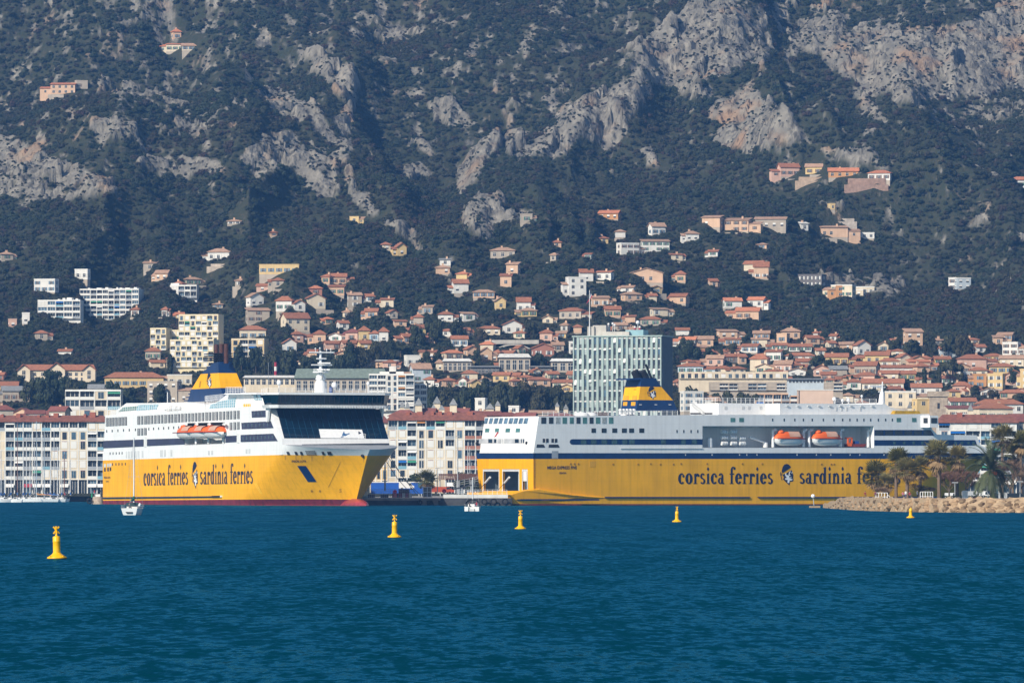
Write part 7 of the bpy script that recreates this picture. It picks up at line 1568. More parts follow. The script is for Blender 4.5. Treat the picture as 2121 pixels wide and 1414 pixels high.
# bare trees
def bare_mesh(seed, lv=6):
    rg = random.Random(seed); mb = MB(); br = MB()
    def grow(p, d, L_, r, k):
        q = p + d * L_; (mb if k >= lv - 1 else br).tube(p, q, max(r, .0045), BARK if k >= lv - 1 else TWIG, 4 if k > 2 else 3, max(r * .7, .004), False)
        if k == 0: return
        for _ in range(3 if k < 3 else rg.choice((3, 4))):
            e = (d + Vector((rg.uniform(-.9, .9), rg.uniform(-.9, .9), rg.uniform(-.25, .65)))).normalized(); grow(q, e, L_ * rg.uniform(.6, .85), r * .6, k - 1)
    grow(Vector((0, 0, 0)), Vector((0, 0, 1)), .28, .03, lv); return mb.mesh("trunk"), br.mesh("crown")
BARE = [bare_mesh(7), bare_mesh(21), bare_mesh(33)]
def bare(px, base, h_, Y, lab, k, sx=1.0):
    c = at(px, base, Y); s = h_ * Y / FPX / .95; o = thing("bare_tree", lab, "bare tree", c, "leafless trees on the promenade")
    child("trunk", BARE[k][0], o, c, (s * sx, s * sx, s), k * 2.0 + px); child("crown", BARE[k][1], o, c, (s * sx, s * sx, s), k * 2.0 + px)
bare(1826, 1035, 26, 1395, "small pollarded bare tree under the shortest palm", 0, 1.3); bare(1900, 1036, 34, 1398, "spreading bare tree between the middle palms", 1, 1.5); bare(1925, 1036, 32, 1395, "bare tree left of the broad grey palm trunk", 2, 1.4)
bare(1966, 1036, 62, 1420, "brown bare tree between the twin palms", 0, 1.1); bare(2000, 1036, 66, 1424, "brown bare tree right of the black palm trunk", 1, 1.0); bare(2026, 1036, 46, 1430, "low spreading bare tree left of the date palm", 2, 1.4); bare(2092, 1036, 84, 1420, "tall dense bare tree right of the date palm", 0, 1.0); bare(2112, 1036, 70, 1410, "bare tree at the right edge of the promenade", 2, 1.1); bare(2073, 1036, 50, 1415, "bare tree behind the date palm's hanging fronds", 1, 1.2)
# ---------------------------------------------------------------- breakwater
STN = M("breakwater_stone", (.27, .18, .105), .95, .35, .9, .12, 1.6, rnd=.45)
STP = M("breakwater_pale_stone", (.33, .235, .145), .95, .3, .8, .12, 1.6, rnd=.15)
pts = [(1703, 1051), (1720, 1052.5), (1760, 1055.5), (1800, 1057.5), (1850, 1059), (1900, 1060), (1960, 1060.7), (2040, 1061), (2121, 1061.2), (2300, 1062), (2600, 1063)]
rows_ = []
for px, py in pts:
    Y0 = ywater(py); X0 = (px - CX) / FPX * Y0; zt = 2.9 if px > 1730 else .8 + (px - 1703) * .05
    rows_.append([(X0, Y0 - .5, -.6), (X0 + .3, Y0 + 2.2, zt * .5), (X0 + .6, Y0 + 5, zt), (X0 + 1, Y0 + 12, zt), (X0 + 6, Y0 + 75, zt), (X0 + 6, Y0 + 78, -1)])
rr = random.Random(9); fine = []
for i in range(len(rows_) - 1):
    n = 10
    for k in range(n + (i == len(rows_) - 2)): t = k / n; fine.append([tuple(a + (b - a) * t for a, b in zip(p, q)) for p, q in zip(rows_[i], rows_[i + 1])])
prof = []
for r_ in fine:
    o_ = []
    for j in range(5):
        a, b = r_[j], r_[j + 1]; m = (6, 6, 3, 2, 1)[j]
        for k in range(m): t = k / m; o_.append([a[c] + (b[c] - a[c]) * t for c in range(3)])
    o_.append(list(r_[5])); prof.append(o_)
A_ = np.array(prof); X_, Y_, Z_ = A_[..., 0], A_[..., 1], A_[..., 2]
msk = np.zeros(A_.shape[1]); msk[:14] = 1
Z_ = Z_ + msk * (blocks(X_ / 2.1, (Y_ + Z_) / 1.6, 5) * .9 + blocks(X_ / .8, (Y_ + Z_) / .8, 8) * .3); Y_ = Y_ + msk * (fbm(X_ / 1.5, Z_ * 1.3, 3, 3) - .5) * 1.6
bw_ = structure(grid_mesh("breakwater", X_, Y_, Z_, STP)); bw_["label"] = "pale rubble breakwater core under the boulders"
for p in bw_.data.polygons: p.use_smooth = False
def rock_mesh(seed):
    rg = np.random.default_rng(seed); mb = MB(); n, k = 10, 7; vs = []
    planes = [(v / np.linalg.norm(v), rg.uniform(.62, .95)) for v in rg.normal(size=(12, 3))]
    for j in range(k + 1):
        t = math.pi * j / k
        for i in range(n):
            a = 2 * math.pi * i / n; d = np.array([math.sin(t) * math.cos(a), math.sin(t) * math.sin(a), math.cos(t)]); r = 1.05
            for nn, h in planes:
                c = d @ nn
                if c > .05: r = min(r, h / c)
            vs.append(tuple(d * r * np.array([1.15, .9, .78])))
    mb.add(vs, [(j * n + i, (j + 1) * n + i, (j + 1) * n + (i + 1) % n, j * n + (i + 1) % n) for j in range(k) for i in range(n)], STN, False); return mb.mesh("boulder")
ROCKM = [rock_mesh(i) for i in range(8)]
def shore(px):
    for (a, pa), (b, pb) in zip(pts, pts[1:]):
        if a <= px <= b: return pa + (pb - pa) * (px - a) / (b - a)
    return pts[-1][1]
nb = 0
for row in range(4):
    px = 1712 + row * 9
    while px < 2128:
        big = .36 + .64 * min(1, (px - 1712) / 200)
        s = big * rr.uniform(.75, 1.2); Y0 = ywater(shore(min(px, 2121))); v = (row + .25) / 4
        zt = 2.6 if px > 1735 else .8 + (px - 1703) * .05
        x = (px - CX) / FPX * Y0 + v * .6; c = (x, Y0 + .4 + 4.6 * v + rr.uniform(-.3, .3), zt * v + rr.uniform(-.15, .15))
        o = bpy.data.objects.new("boulder", ROCKM[rr.randrange(8)]); COL.objects.link(o); o.location = c; o.scale = (s * 1.15, s, s * .8); o.rotation_euler = (rr.uniform(-.4, .4), rr.uniform(-.4, .4), rr.uniform(0, 6.28))
        o["category"] = "boulder"; o["group"] = "boulders of the breakwater"; o["label"] = "tan boulder in the sloping sea face of the breakwater"; nb += 1
        px += s * 2.15 * FPX / Y0 * .92
ground_b = 2.92
o = T("beacon_ball", "white ball on a stub at the breakwater tip", "beacon", 1684, 1036, ywater(1051) + 3); mb = MB(); c = at(1684, 1027, ywater(1051) + 3); mb.ball(c, .55, DOME); mb.build("ball", o); mb = MB(); mb.tube(at(1686, 1046, ywater(1051) + 3), c, .12, STEEL, 5); mb.build("post", o)
mb = MB(); q = at(1686, 1047, ywater(1051) + 3); mb.box(q.x - 1.2, q.x + 1.6, q.y - 1, q.y + 2, -1, q.z, STP); mb.build("footing", o)
# promenade furniture
PB = 1385
def prail(a, b, py0, py1, Y, lab):
    o = T("white_railing", lab, "railing", (a + b) / 2, py1, Y, "white railings on the breakwater"); mb = MB(); p = at(a, py1, Y); q = at(b, py1, Y); rail(mb, [p, q], at(a, py0, Y).z - p.z, WHT, .55, 2, .07); mb.build("balusters", o)
prail(1814, 1838, 1020, 1037, 1380, "white railing cage under the shortest palms"); prail(1906, 1932, 1018, 1037, 1378, "low white frame railing left of the broad grey palm trunk")
o = T("hand_rail", "sloping white handrail at the steps behind the palms", "handrail", 1845, 1037, 1382); mb = MB(); mb.tube(at(1838, 1024, 1382), at(1852, 1035, 1382), .08, WHT, 5); mb.tube(at(1838, 1024, 1382), at(1838, 1037, 1382), .08, WHT, 5); mb.build("rail", o)
o = T("hedge", "dark clipped hedge strip behind the vans on the promenade", "hedge", 1985, 1035, 1398); mb = MB(); vs = []
hg = crown_mb(random.Random(3), [(i * .9, 0, .6, .75, .8) for i in range(13)], 90, .17, LEAF2); c = at(1957, 1036, 1398); hg.v = [(x + c.x, y + c.y, z + c.z) for x, y, z in hg.v]; hg.build("foliage", o)
for i, (px, w_, h_, lab) in enumerate(((1970, 2.9, 1.7, "small white van left of the white cabin among bare trees"), (2012, 3.4, 2.1, "white van parked behind the white cabin"), (2036, 3.4, 2.1, "white van parked left of the date palm trunk"), (2086, 3.4, 1.8, "pale grey van half hidden right of the date palm"))):
    vehicle(px, 1035, 1444 + i, w_, h_, 1.6, lab, WHT if i != 3 else LOUV, yaw=(0, 25, -8, 10)[i], group="vehicles on the breakwater promenade")
vehicle(2106, 1036, 1404, 4.2, 1.7, 1.8, "dark car at the far right of the promenade", M("car_dark", (.02, .03, .04), .3), name="parked_car", cat="car", group="vehicles on the breakwater promenade")
o = T("white_cabin", "small white portable cabin beside the parked motorbikes", "cabin", 1999, 1036, 1392); mb = MB(); p = at(1993.5, 1034, 1392); q = at(2004.5, 1018, 1392); mb.box(p.x, q.x, 1392, 1393.2, p.z, q.z, WHT); mb.build("body", o); mb = MB(); mb.prism([(p.x - .1, 1391.9, q.z), (q.x + .1, 1391.9, q.z), (q.x - .15, 1391.9, q.z + .3), (p.x + .15, 1391.9, q.z + .3)], (0, 1.4, 0), WHT); mb.build("roof", o)
mb = MB(); mb.box(p.x + .1, p.x + .25, 1391.95, 1392.1, at(0, 1037, 1392).z, p.z, STEEL); mb.box(q.x - .25, q.x - .1, 1391.95, 1392.1, at(0, 1037, 1392).z, p.z, STEEL); mb.build("feet", o)
def motorbike(px, Y, colr, lab, yaw):
    c = at(px, 1037, Y); o = thing("parked_motorbike", lab, "motorbike", c, "motorbikes parked on the promenade"); f = Frame(c, yaw)
    for s in (-1, 1):
        mb = MB(); a = f.W(s * .68, -.06, c.z + .31); mb.tube(a, a + f.p * .12, .31, BLACK, 12); mb.build("wheel", o)
    mb = MB(); mb.prism([f.W(a, -.12, c.z + b) for a, b in ((-.75, .65), (-.2, .42), (.35, .4), (.55, .75), (.2, .92), (-.15, .78), (-.7, .84))], f.p * .24, M("bike_" + colr[0], colr[1], .35)); mb.build("body", o)
    mb = MB(); mb.tube(f.W(.68, 0, c.z + .31), f.W(.45, 0, c.z + 1.0), .04, STEEL, 5); mb.tube(f.W(.45, -.3, c.z + 1.02), f.W(.45, .3, c.z + 1.02), .03, BLACK, 5); mb.build("fork", o)
for i, (px, cl, lab) in enumerate(((1984, ("white", (.6, .6, .6)), "white scooter left of the white cabin"), (2017, ("red", (.4, .04, .03)), "red motorbike just right of the white cabin"), (2027, ("blue", (.04, .10, .35)), "blue motorbike among the parked bikes"), (2036, ("black", (.03, .03, .035)), "black motorbike near the date palm trunk"), (2045, ("silver", (.4, .42, .44)), "silver motorbike beside the date palm trunk"), (2060, ("yellow", (.5, .38, .05)), "yellow scooter right of the date palm trunk"))):
    motorbike(px, 1388, cl, lab, (-20, 10, -35, 25, -15, 20)[i])
# ---------------------------------------------------------------- people
SKIN = M("skin", (.50, .30, .21), .6, .05); HAIR = M("hair", (.04, .025, .02), .7)
def person_mesh(pose, top, legs, seed):
    J = {"pel": (0, 0, .92), "chest": (0, .01, 1.28), "neck": (0, .01, 1.48), "head": (0, -.01, 1.62), "crown_": (0, 0, 1.74)}
    if pose == "sit":
        J = {k: (v[0], v[1], v[2] - .47) for k, v in J.items()}
        for s, n in ((-1, "l"), (1, "r")):
            J.update({"hip" + n: (s * .11, 0, .44), "kn" + n: (s * .14, -.42, .47), "an" + n: (s * .14, -.45, .07), "to" + n: (s * .15, -.62, .04), "sh" + n: (s * .19, .01, .94), "el" + n: (s * .26, -.10, .68), "wr" + n: (s * .16, -.33, .56), "ha" + n: (s * .14, -.43, .55)})
    else:
        st = .12 if pose == "walk" else 0
        for s, n in ((-1, "l"), (1, "r")):
            J.update({"hip" + n: (s * .10, 0, .88), "kn" + n: (s * .11, -.03 + s * st * .6, .49), "an" + n: (s * .11, .02 + s * st * 1.6, .08), "to" + n: (s * .13, -.16 + s * st * 1.6, .04), "sh" + n: (s * .19, .01, 1.42), "el" + n: (s * .26, .02 - s * st, 1.14), "wr" + n: (s * .24, -.12 - s * st * 1.5, .92), "ha" + n: (s * .23, -.16 - s * st * 1.6, .82)})
    E = [("pel", "chest"), ("chest", "neck"), ("neck", "head"), ("head", "crown_")]
    for n in "lr": E += [("pel", "hip" + n), ("hip" + n, "kn" + n), ("kn" + n, "an" + n), ("an" + n, "to" + n), ("chest", "sh" + n), ("sh" + n, "el" + n), ("el" + n, "wr" + n), ("wr" + n, "ha" + n)]
    RAD = {"pel": .15, "chest": .16, "neck": .065, "head": .105, "crown_": .075, "hip": .10, "kn": .062, "an": .045, "to": .04, "sh": .07, "el": .045, "wr": .032, "ha": .04}
    names = list(J); me = bpy.data.meshes.new("person"); me.from_pydata([J[n] for n in names], [(names.index(a), names.index(b)) for a, b in E], []); ob = bpy.data.objects.new("person", me); COL.objects.link(ob)
    sk = ob.modifiers.new("skin", 'SKIN'); 
    if not me.skin_vertices: me.attributes  # the modifier makes the layer
    for n, v in zip(names, me.skin_vertices[0].data): r = RAD.get(n, RAD.get(n[:-1], .05)); v.radius = (r, r * (.75 if n in ("pel", "chest") else 1)); v.use_root = n == "pel"
    ss = ob.modifiers.new("sub", 'SUBSURF'); ss.levels = 1; ss.render_levels = 1
    dg = bpy.context.evaluated_depsgraph_get(); em = bpy.data.meshes.new_from_object(ob.evaluated_get(dg)); bpy.data.objects.remove(ob)
    em.materials.clear(); [em.materials.append(m) for m in (SKIN, M("top_" + top[0], top[1], .9), M("trousers_" + legs[0], legs[1], .9), BLACK)]
    hip = J["pel"][2]
    for p in em.polygons:
        c = p.center; p.use_smooth = True
        hand = min((Vector(J["ha" + n]) - c).length for n in "lr") < .09
        p.material_index = 0 if (c.z > J["neck"][2] - .01 or hand) else 3 if min((Vector(J["to" + n]) - c).length for n in "lr") < .14 else 1 if c.z > hip - .02 and abs(c.y) < .3 or min((Vector(J["el" + n]) - c).length for n in "lr") < .22 else 2
    mb = MB(); mb.ball((0, .02, J["head"][2] + .07), .125, HAIR, 8, 6, .95, 1.0, .9); hm_ = mb.mesh("hair")
    return em, hm_
def person(c, pose, top, legs, yaw, lab, group):
    em, hm_ = person_mesh(pose, top, legs, 1); o = thing("person", lab, "person", c, group)
    child("body", em, o, c, (1, 1, 1), yaw); child("hair", hm_, o, c, (1, 1, 1), yaw)
for px, pose, top, legs, yaw, lab in ((1870, "sit", ("pink", (.55, .18, .22)), ("blue", (.05, .08, .2)), .3, "person in pink sitting on the breakwater edge under the palms"), (1876, "stand", ("white", (.7, .7, .7)), ("blue", (.04, .06, .15)), -.4, "person in a white top on the promenade between palms"), (1884, "sit", ("red", (.45, .05, .06)), ("grey", (.1, .1, .12)), .6, "person in red sitting right of the one in white"), (1900, "stand", ("grey", (.25, .28, .34)), ("dark", (.03, .03, .05)), 1.2, "person in grey by the low white frame railing"), (1792, "sit", ("dark red", (.28, .03, .04)), ("navy", (.03, .04, .08)), .2, "person in dark red sitting near the breakwater tip"), (1813, "sit", ("plum", (.18, .05, .10)), ("navy", (.03, .04, .08)), -.3, "person in plum sitting at the foot of the shortest palm")):
    Yp = ywater(shore(px)) + 8; c = at(px, 0, Yp); c.z = 2.95 + (.25 if pose == "sit" else 0); person(c, pose, top, legs, yaw, lab, "people on the breakwater")
# ---------------------------------------------------------------- sailing boats
def boat_hull(o, f, z, L_, B_, F_, mat, name="hull", stripe=None):
    mb = MB(); n, k = 14, 6; vs = []
    for i in range(n + 1):
        s = i / n; x = -L_ / 2 + L_ * s; hb = B_ / 2 * (min(1, .74 + .9 * s) if s < .3 else (1 - ((s - .3) / .7) ** 2.2)); sh = F_ * (1 + .22 * (s - .4) ** 2 + .12 * s)
        for j in range(k + 1):
            q = j / k; yy = hb * (.62 + .38 * q ** .6) if j else 0; zz = -.35 + (sh + .35) * q; xo = .10 * L_ * (q - 1) * max(0, (s - .6) / .4); vs.append((x + xo - (.35 * (1 - q) if s == 0 else 0) * -1, yy, zz))
    m = k + 1
    for sg in (-1, 1): mb.add([f.W(x, sg * y, z + zz) for x, y, zz in vs], [(i * m + j, (i + 1) * m + j, (i + 1) * m + j + 1, i * m + j + 1) for i in range(n) for j in range(k)], mat, True)
    mb.add([f.W(x, y * s, z + zz) for (x, y, zz) in [vs[i * m + k] for i in range(n + 1)] for s in (-1, 1)], [(2 * i, 2 * i + 1, 2 * i + 3, 2 * i + 2) for i in range(n)], M("boat_deck", (.62, .60, .55), .6, .08))
    tr = [vs[j] for j in range(m)]; mb.add([f.W(x, y, z + zz) for x, y, zz in tr] + [f.W(x, -y, z + zz) for x, y, zz in reversed(tr)], [tuple(range(2 * m))], mat)
    return mb.build(name, o)
def sailboat(px, wl, lab, L_, B_, yaw, mast_py, group, hullm=None, cover=None, Y=None, boom=True, F_=1.1, detail=1, mastm=None, name="sailing_boat"):
    Y = Y or ywater(wl); c = at(px, wl, Y); c.z = 0; o = thing(name, lab, "sailing boat", c, group); f = Frame(c, yaw)
    boat_hull(o, f, 0, L_, B_, F_, hullm or WHT)
    mb = MB(); pr = [(-L_ * .12, F_ + .08), (L_ * .26, F_ + .18), (L_ * .2, F_ + .42), (L_ * .02, F_ + .62), (-L_ * .12, F_ + .62)]
    mb.prism([f.W(a, -B_ * .27, b) for a, b in pr], f.p * B_ * .54, WHT); cb = mb.build("cabin", o)
    if detail: 
        for s in (-1, 1):
            mb = MB(); mb.prism([f.W(a, s * B_ * .275, b) for a, b in ((-L_ * .08, F_ + .3), (L_ * .12, F_ + .32), (L_ * .06, F_ + .48), (-L_ * .08, F_ + .48))], f.p * .03 * s, GLS); mb.build("cabin_window", cb)
    zt = HC + (CY - mast_py) * Y / FPX; mx = L_ * .08; mb = MB(); mb.tube(f.W(mx, 0, F_), f.W(mx, 0, zt), .17, mastm or M("mast_alloy", (.66, .67, .68), .4, .05), 6, .12); ms = mb.build("mast", o)
    for fr_ in (.45, .7):
        mb = MB(); zz = F_ + (zt - F_) * fr_; mb.tube(f.W(mx, -B_ * .27, zz), f.W(mx, B_ * .27, zz), .035, STEEL, 4); mb.build("spreader", ms)
    mb = MB()
    for a in ((L_ * .48, 0), (-L_ * .48, 0), (mx - .2, B_ * .46), (mx - .2, -B_ * .46)): mb.tube(f.W(a[0], a[1], F_), f.W(mx, 0, zt - .3), .022, STEEL, 3)
    mb.build("rigging", ms)
    if boom:
        mb = MB(); mb.tube(f.W(mx - .1, 0, F_ + 1.5), f.W(-L_ * .32, 0, F_ + 1.35), .09, STEEL, 6); bo = mb.build("boom", o)
        mb = MB(); mb.tube(f.W(mx - .05, 0, F_ + 2.3), f.W(mx - .5, 0, F_ + 1.75), .16, cover or AWN["blue"], 6, .26); mb.tube(f.W(mx - .5, 0, F_ + 1.72), f.W(-L_ * .30, 0, F_ + 1.5), .26, cover or AWN["blue"], 7, .13); mb.build("sail_cover", bo)
    mb = MB(); P = [f.W(-L_ * .49, B_ * .36, F_), f.W(-L_ * .3, B_ * .48, F_), f.W(L_ * .2, B_ * .45, F_ + .1), f.W(L_ * .46, 0, F_ + .3)]; rail(mb, P, .6, STEEL, 1.8, 2, .025); rail(mb, [f.W(-L_ * .49, -B_ * .36, F_), f.W(-L_ * .3, -B_ * .48, F_), f.W(L_ * .2, -B_ * .45, F_ + .1), f.W(L_ * .46, 0, F_ + .3)], .6, STEEL, 1.8, 2, .025); mb.build("guard_rail", o)
    return o, f, F_
GRNC = M("cover_green", (.01, .13, .09), .8)
o, f, F_ = sailboat(276, 1066, "white yacht under mast with green sail cover, before the bow-on ferry", 11.5, 4.1, 86, 906, "boats under way in the harbour", cover=GRNC, F_=1.25)
mb = MB(); mb.add([f.W(-5.72, -.7, .62), f.W(-5.72, .75, .62), f.W(-5.72, .55, .34), f.W(-5.72, -.5, .34)], [(0, 1, 2, 3)], DARK); mb.build("swim_platform", o)
mb = MB(); mb.prism([f.W(-1.6, -1.25, F_ + .45), f.W(-1.6, 1.25, F_ + .45), f.W(-1.6, 1.1, F_ + 1.15), f.W(-1.6, -1.1, F_ + 1.15)], f.h * .9, M("sprayhood", (.02, .05, .06), .6)); mb.build("sprayhood", o)
mb = MB(); mb.tube(f.W(-5, -1.8, F_ + .4), f.W(-4.6, -1.9, F_ + .9), .22, WHT, 8); mb.build("outboard", o)
person(f.W(-3.6, .3, F_ - .25), "sit", ("sailor", (.06, .07, .09)), ("dark", (.03, .03, .05)), R(100), "person in dark clothes at the helm of the green-covered yacht", "boat crew")
# motor sailer near the ramp, going away
o, f, F_ = sailboat(979, 1058, "small cruising boat with dark spray hood and twin white sterns, before the ramp", 9.0, 3.7, 88, 988, "boats under way in the harbour", cover=AWN["white"], F_=.95, boom=False)
mb = MB(); n = 9
for k in range(n - 1):
    a0 = math.pi * k / (n - 1); a1 = math.pi * (k + 1) / (n - 1)
    mb.add([f.W(-1.0, -1.75 * math.cos(a0), F_ + .3 + 1.5 * math.sin(a0)), f.W(-1.0, -1.75 * math.cos(a1), F_ + .3 + 1.5 * math.sin(a1)), f.W(1.2, -1.5 * math.cos(a1), F_ + .3 + 1.2 * math.sin(a1)), f.W(1.2, -1.5 * math.cos(a0), F_ + .3 + 1.2 * math.sin(a0))], [(0, 1, 2, 3)], M("hood_navy", (.012, .018, .03), .7))
mb.build("sprayhood", o)
for s in (-1, 1):
    mb = MB(); f.box(mb, -5.1, -4.0, s * 1.2 - .42, s * 1.2 + .42, -.2, 1.0, WHT); mb.build("stern_quarter", o)
mb = MB(); f.box(mb, -4.9, -4.4, -.55, .55, -.2, .6, LOUV); mb.build("dinghy", o)
mb = MB(); mb.tube(f.W(-4.4, -1.0, F_ + .2), f.W(-4.6, -1.0, F_ + 1.3), .03, STEEL, 4); mb.add([f.W(-4.6, -1.0, F_ + 1.3), f.W(-4.5, -1.25, F_ + .9), f.W(-4.5, -1.15, F_ + .3), f.W(-4.5, -.85, F_ + .5)], [(0, 1, 2, 3)], AWN["red"]); mb.build("ensign", o)
person(f.W(-3.4, .6, F_ - .3), "sit", ("charcoal", (.05, .05, .06)), ("dark", (.03, .03, .05)), R(110), "person in charcoal steering the cruising boat with dark hood", "boat crew")
person(f.W(-3.5, -.7, F_ - .3), "sit", ("blue jacket", (.05, .08, .16)), ("dark", (.03, .03, .05)), R(70), "person in a blue jacket beside the helmsman of the cruising boat", "boat crew")
# moored marina
BRM = M("mast_brown", (.20, .08, .05), .6); BLM = M("mast_pale_blue", (.42, .50, .56), .5)
for i, (px, wl, L_, yaw, mp, mm, cv, lab) in enumerate(((8, 1039.6, 9, 70, 960, None, "blue", "stern of a small moored yacht at the left edge"), (22, 1039.4, 9, 80, 920, None, "blue", "moored yacht with blue cover left of the brown mast"), (36, 1039.0, 12, 95, 876, BRM, "blue", "moored yacht with a tall brown wooden mast"),
        (54, 1038.6, 10, 85, 905, None, "blue", "moored yacht with thin mast right of the brown one"), (70, 1038.6, 10, 80, 915, None, "white", "moored yacht behind the long white sloop's bow"), (82, 1039.2, 15, 172, 872, BLM, "orange", "long white sloop lying side-on with a pale blue mast"), (98, 1039.2, 14, 178, 880, BLM, "blue", "second white sloop side-on with a thick grey mast"),
        (88, 1038.2, 9, 84, 900, None, "white", "moored yacht between the two thick masts"), (112, 1038.4, 10, 95, 890, None, "blue", "moored yacht just right of the thick grey mast"), (120, 1038.8, 11, 100, 925, None, "white", "grey-hulled yacht bow-out beside the sloops"), (134, 1038.6, 11, 102, 940, BRM, "red", "blue-grey yacht bow-out with a reddish mast"), (146, 1038.4, 9, 98, 950, None, "blue", "small grey yacht right of the blue-grey one"))):
    sailboat(px, wl, lab, L_, L_ * .30, yaw, mp, "boats moored in the marina", cover=AWN[cv], mastm=mm, hullm=(LOUV if i in (9, 11) else M("hull_bluegrey", (.16, .22, .28), .4) if i == 10 else WHT), detail=0)
def launch(px, wl, lab, L_, yaw):
    Y = ywater(wl); c = at(px, wl, Y); c.z = 0; o = thing("motor_launch", lab, "motorboat", c, "boats moored in the marina"); f = Frame(c, yaw); boat_hull(o, f, 0, L_, L_ * .32, .9, WHT)
    mb = MB(); mb.prism([f.W(a, -L_ * .1, b) for a, b in ((-L_ * .2, 1), (L_ * .12, 1), (L_ * .04, 1.7), (-L_ * .2, 1.9))], f.p * L_ * .2, WHT); cb = mb.build("cabin", o); mb = MB(); mb.prism([f.W(a, -L_ * .105, b) for a, b in ((-L_ * .16, 1.25), (L_ * .06, 1.25), (L_ * .02, 1.6), (-L_ * .16, 1.7))], f.p * L_ * .21, GLS); mb.build("cabin_window", cb)
launch(168, 1037.6, "white motor launch moored right of the grey yachts", 9, 185); launch(14, 1039.8, "white motorboat at the lower left corner of the marina", 7, 10); launch(30, 1039.8, "white motorboat with low cabin beside the long sloop", 6, 170)
for k, (px, mp) in enumerate(((2, 930), (48, 890), (62, 925), (104, 940), (128, 965), (818, 900), (870, 880), (880, 905), (912, 930), (926, 935), (958, 905), (968, 915), (975, 925), (985, 940), (838, 935), (856, 945))):
    if px < 200: sailboat(px, 1037.5, ORD[min(k, 9)] + " from left of the moored yachts showing only thin masts before the left block", 9, 2.8, 90, mp, "yachts moored beyond", Y=2262 + k, detail=0)
# thin masts rising behind the quay are flag and lamp standards in the yacht basin
for k, (px, mp, base) in enumerate(((820, 884, 1016), (868, 886, 1016), (873, 900, 1016), (912, 890, 1018), (957, 905, 1020), (968, 915, 1020), (974, 925, 1020), (985, 915, 1020))):
    o = T("mooring_mast", "%s thin pale mast in front of the middle waterfront block" % ("first second third fourth fifth sixth seventh last".split()[k] + " from left,"), "mast", px, base, 2286, "thin masts before the middle block"); a = at(px, 1030, 2286); b = at(px + (k % 3 - 1), mp, 2286); mb = MB(); mb.tube(a, b, .13, M("mast_alloy", (.52, .54, .56)), 5, .08); mb.build("pole", o)
    mb = MB(); c = a + (b - a) * .6; mb.tube(c - Vector((.8, 0, 0)), c + Vector((.8, 0, 0)), .05, STEEL, 4); mb.build("spreader", o)
# mooring lines from the bow
for k, (a, b) in enumerate((((805, 940), (862, 1022)), ((803, 945), (872, 1026)), ((800, 955), (850, 1020)))):
    o = T("mooring_line", ("uppermost", "middle", "lowest")[k] + " thin mooring line running from the ferry bow to the quay", "rope", b[0], b[1], 1834, "mooring lines of the bow-on ferry"); mb = MB(); p = at(*a, 1792); q = at(*b, 1834); m = (p + q) / 2 - Vector((0, 0, .8)); mb.tube(p, m, .09, STEEL, 4); mb.tube(m, q, .09, STEEL, 4); mb.build("rope", o)
# mooring dolphin at the ferry stern
o = T("mooring_dolphin", "round concrete mooring dolphin with tyre beside the ferry stern", "mooring dolphin", 200, 1044, 1944); c = at(203, 1044, 1944); c.z = 0
mb = MB(); mb.lathe(c, [(2.0, -1), (2.1, .2), (1.8, .5), (1.75, 2.2), (1.6, 2.4)], M("dolphin_concrete", (.36, .29, .23), .9, .3, 1.2), 14); mb.build("base_block", o)
mb = MB(); mb.box(c.x - .8, c.x + .8, c.y - .8, c.y + .8, 2.4, 3.2, WHT); mb.build("cap_block", o)
mb = MB(); mb.tube((c.x - 1.9, c.y - .5, 2.2), (c.x - 1.9, c.y - .5, 3.6), .28, M("light_green", (.01, .25, .13), .5), 8, .15); mb.build("green_marker", o)
child("tyre", TYRE, o, (c.x - 2.6, c.y - 1.6, 1.0), (.72, .9, .72))
mb = MB(); mb.tube((c.x - 1.2, c.y + 1, 2.3), (c.x - 1.2, c.y + 1, 4.0), .08, STEEL, 5); mb.box(c.x - 1.4, c.x - 1.0, c.y + .9, c.y + 1.1, 3.6, 4.4, AWN["red"]); mb.build("red_flag", o)
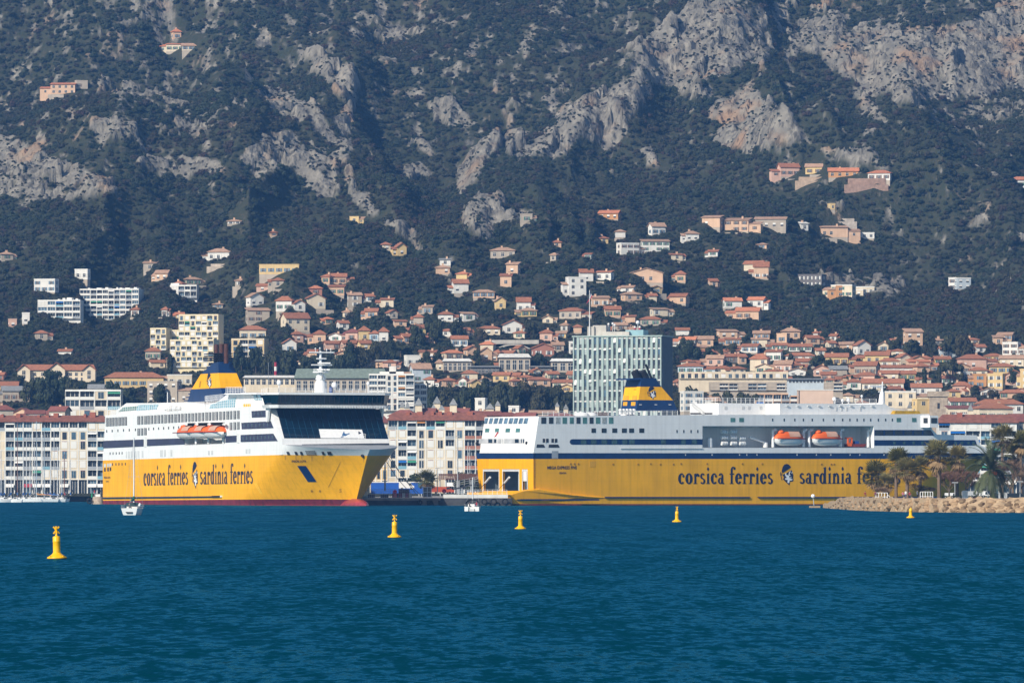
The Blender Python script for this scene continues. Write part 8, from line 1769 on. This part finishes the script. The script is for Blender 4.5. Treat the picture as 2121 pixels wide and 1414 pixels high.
# ---------------------------------------------------------------- buoys
BY = M("buoy_yellow", (.88, .47, .003), .42, .10, 2.5, spec=.4, streak=.1)
BYD = M("buoy_weed_band", (.05, .03, .015), .9, .4, 3)
def buoy_parts():
    b = MB(); b.lathe((0, 0, 0), [(.50, -.25), (.66, -.05), (.71, .06), (.69, .14), (.50, .24), (.34, .36), (.27, .46)], BY, 24)
    w_ = MB(); w_.lathe((0, 0, 0), [(.60, -.1), (.722, .0), (.722, .05), (.70, .06)], BYD, 24)
    c = MB(); c.lathe((0, 0, 0), [(.272, .44), (.26, .50), (.262, 1.22), (.272, 1.24), (.272, 1.27), (.262, 1.29), (.262, 1.56), (.235, 1.60), (.09, 1.63), (.055, 1.74), (.03, 1.84)], BY, 24)
    return b.mesh("float_body"), w_.mesh("weed_band"), c.mesh("column")
BPARTS = buoy_parts()
def cross_mesh():
    mb = MB()
    for pl in (0, 1):
        for s in (-1, 1):
            a = Vector((s * .21, 0, 1.80)); b = Vector((-s * .21, 0, 2.30))
            d = (b - a).normalized(); n = Vector((d.z, 0, -d.x)) * .055; t = Vector((0, .018, 0)); q = [a - n - t, a + n - t, a + n + t, a - n + t]; e = b - a
            if pl: q = [Vector((-v.y, v.x, v.z)) for v in q]; e = Vector((-e.y, e.x, e.z))
            o = Vector((0, 0, .0)) + (Vector((.001, .001, 0)) if s > 0 else Vector((0, 0, 0)))
            mb.hexa([v + o for v in q], [v + e + o for v in q], BY)
    return mb.mesh("topmark_cross")
XM = cross_mesh()
def lug_mesh():
    mb = MB(); mb.box(-.03, .03, -.06, .06, -.05, .07, BY); mb.tube((0, -.02, .03), (0, .02, .03), .05, BYD, 8); return mb.mesh("lifting_lug")
LUG = lug_mesh()
for px, wl, lab, tilt, rz in ((118, 1157, "nearest and largest yellow X-topped buoy, at far left", -1.5, .3), (817, 1113, "second largest yellow X-topped buoy, below the bow-on ferry's bulb", .5, .05), (1078, 1095.5, "yellow X-topped buoy below the stern ramp of the long ferry", 0, .1), (1402, 1081, "small yellow X-topped buoy below the long ferry's lettering", .5, .6), (1886, 1072.5, "smallest yellow buoy, close before the boulder breakwater", 1.0, 1.3)):
    Y = ywater(wl); c = at(px, wl, Y); c.z = 0; sc = 1.03
    o = thing("buoy", lab, "buoy", c, "yellow marker buoys in a line"); 
    for nm, me in zip(("float_body", "weed_band", "column"), BPARTS): child(nm, me, o, c, (sc,) * 3, rz)
    if px < 1800: child("topmark_cross", XM, o, c, (sc,) * 3, rz)
    for k in range(4): a = rz + .6 + k * 1.57; child("lifting_lug", LUG, o, (c.x + .66 * math.cos(a), c.y + .66 * math.sin(a), .16), (1, 1, 1), a)
    o.rotation_euler = (0, R(tilt), 0)
finish_labels()
finish_forest()
# ---------------------------------------------------------------- air
hm = bpy.data.materials.new("haze_air"); hm.use_nodes = True; t = hm.node_tree; t.nodes.clear()
out = t.nodes.new("ShaderNodeOutputMaterial"); pv = t.nodes.new("ShaderNodeVolumePrincipled")
pv.inputs["Color"].default_value = (0.15, 0.42, 1.0, 1); pv.inputs["Density"].default_value = 0.000058
t.links.new(pv.outputs[0], out.inputs["Volume"])
mb = MB(); mb.box(-3200, 3200, -300, 4400, -3.0, 760.0, hm)
hz = mb.build("haze"); hz["kind"] = "stuff"; hz["label"] = "thin bluish sea haze fading the mountain"
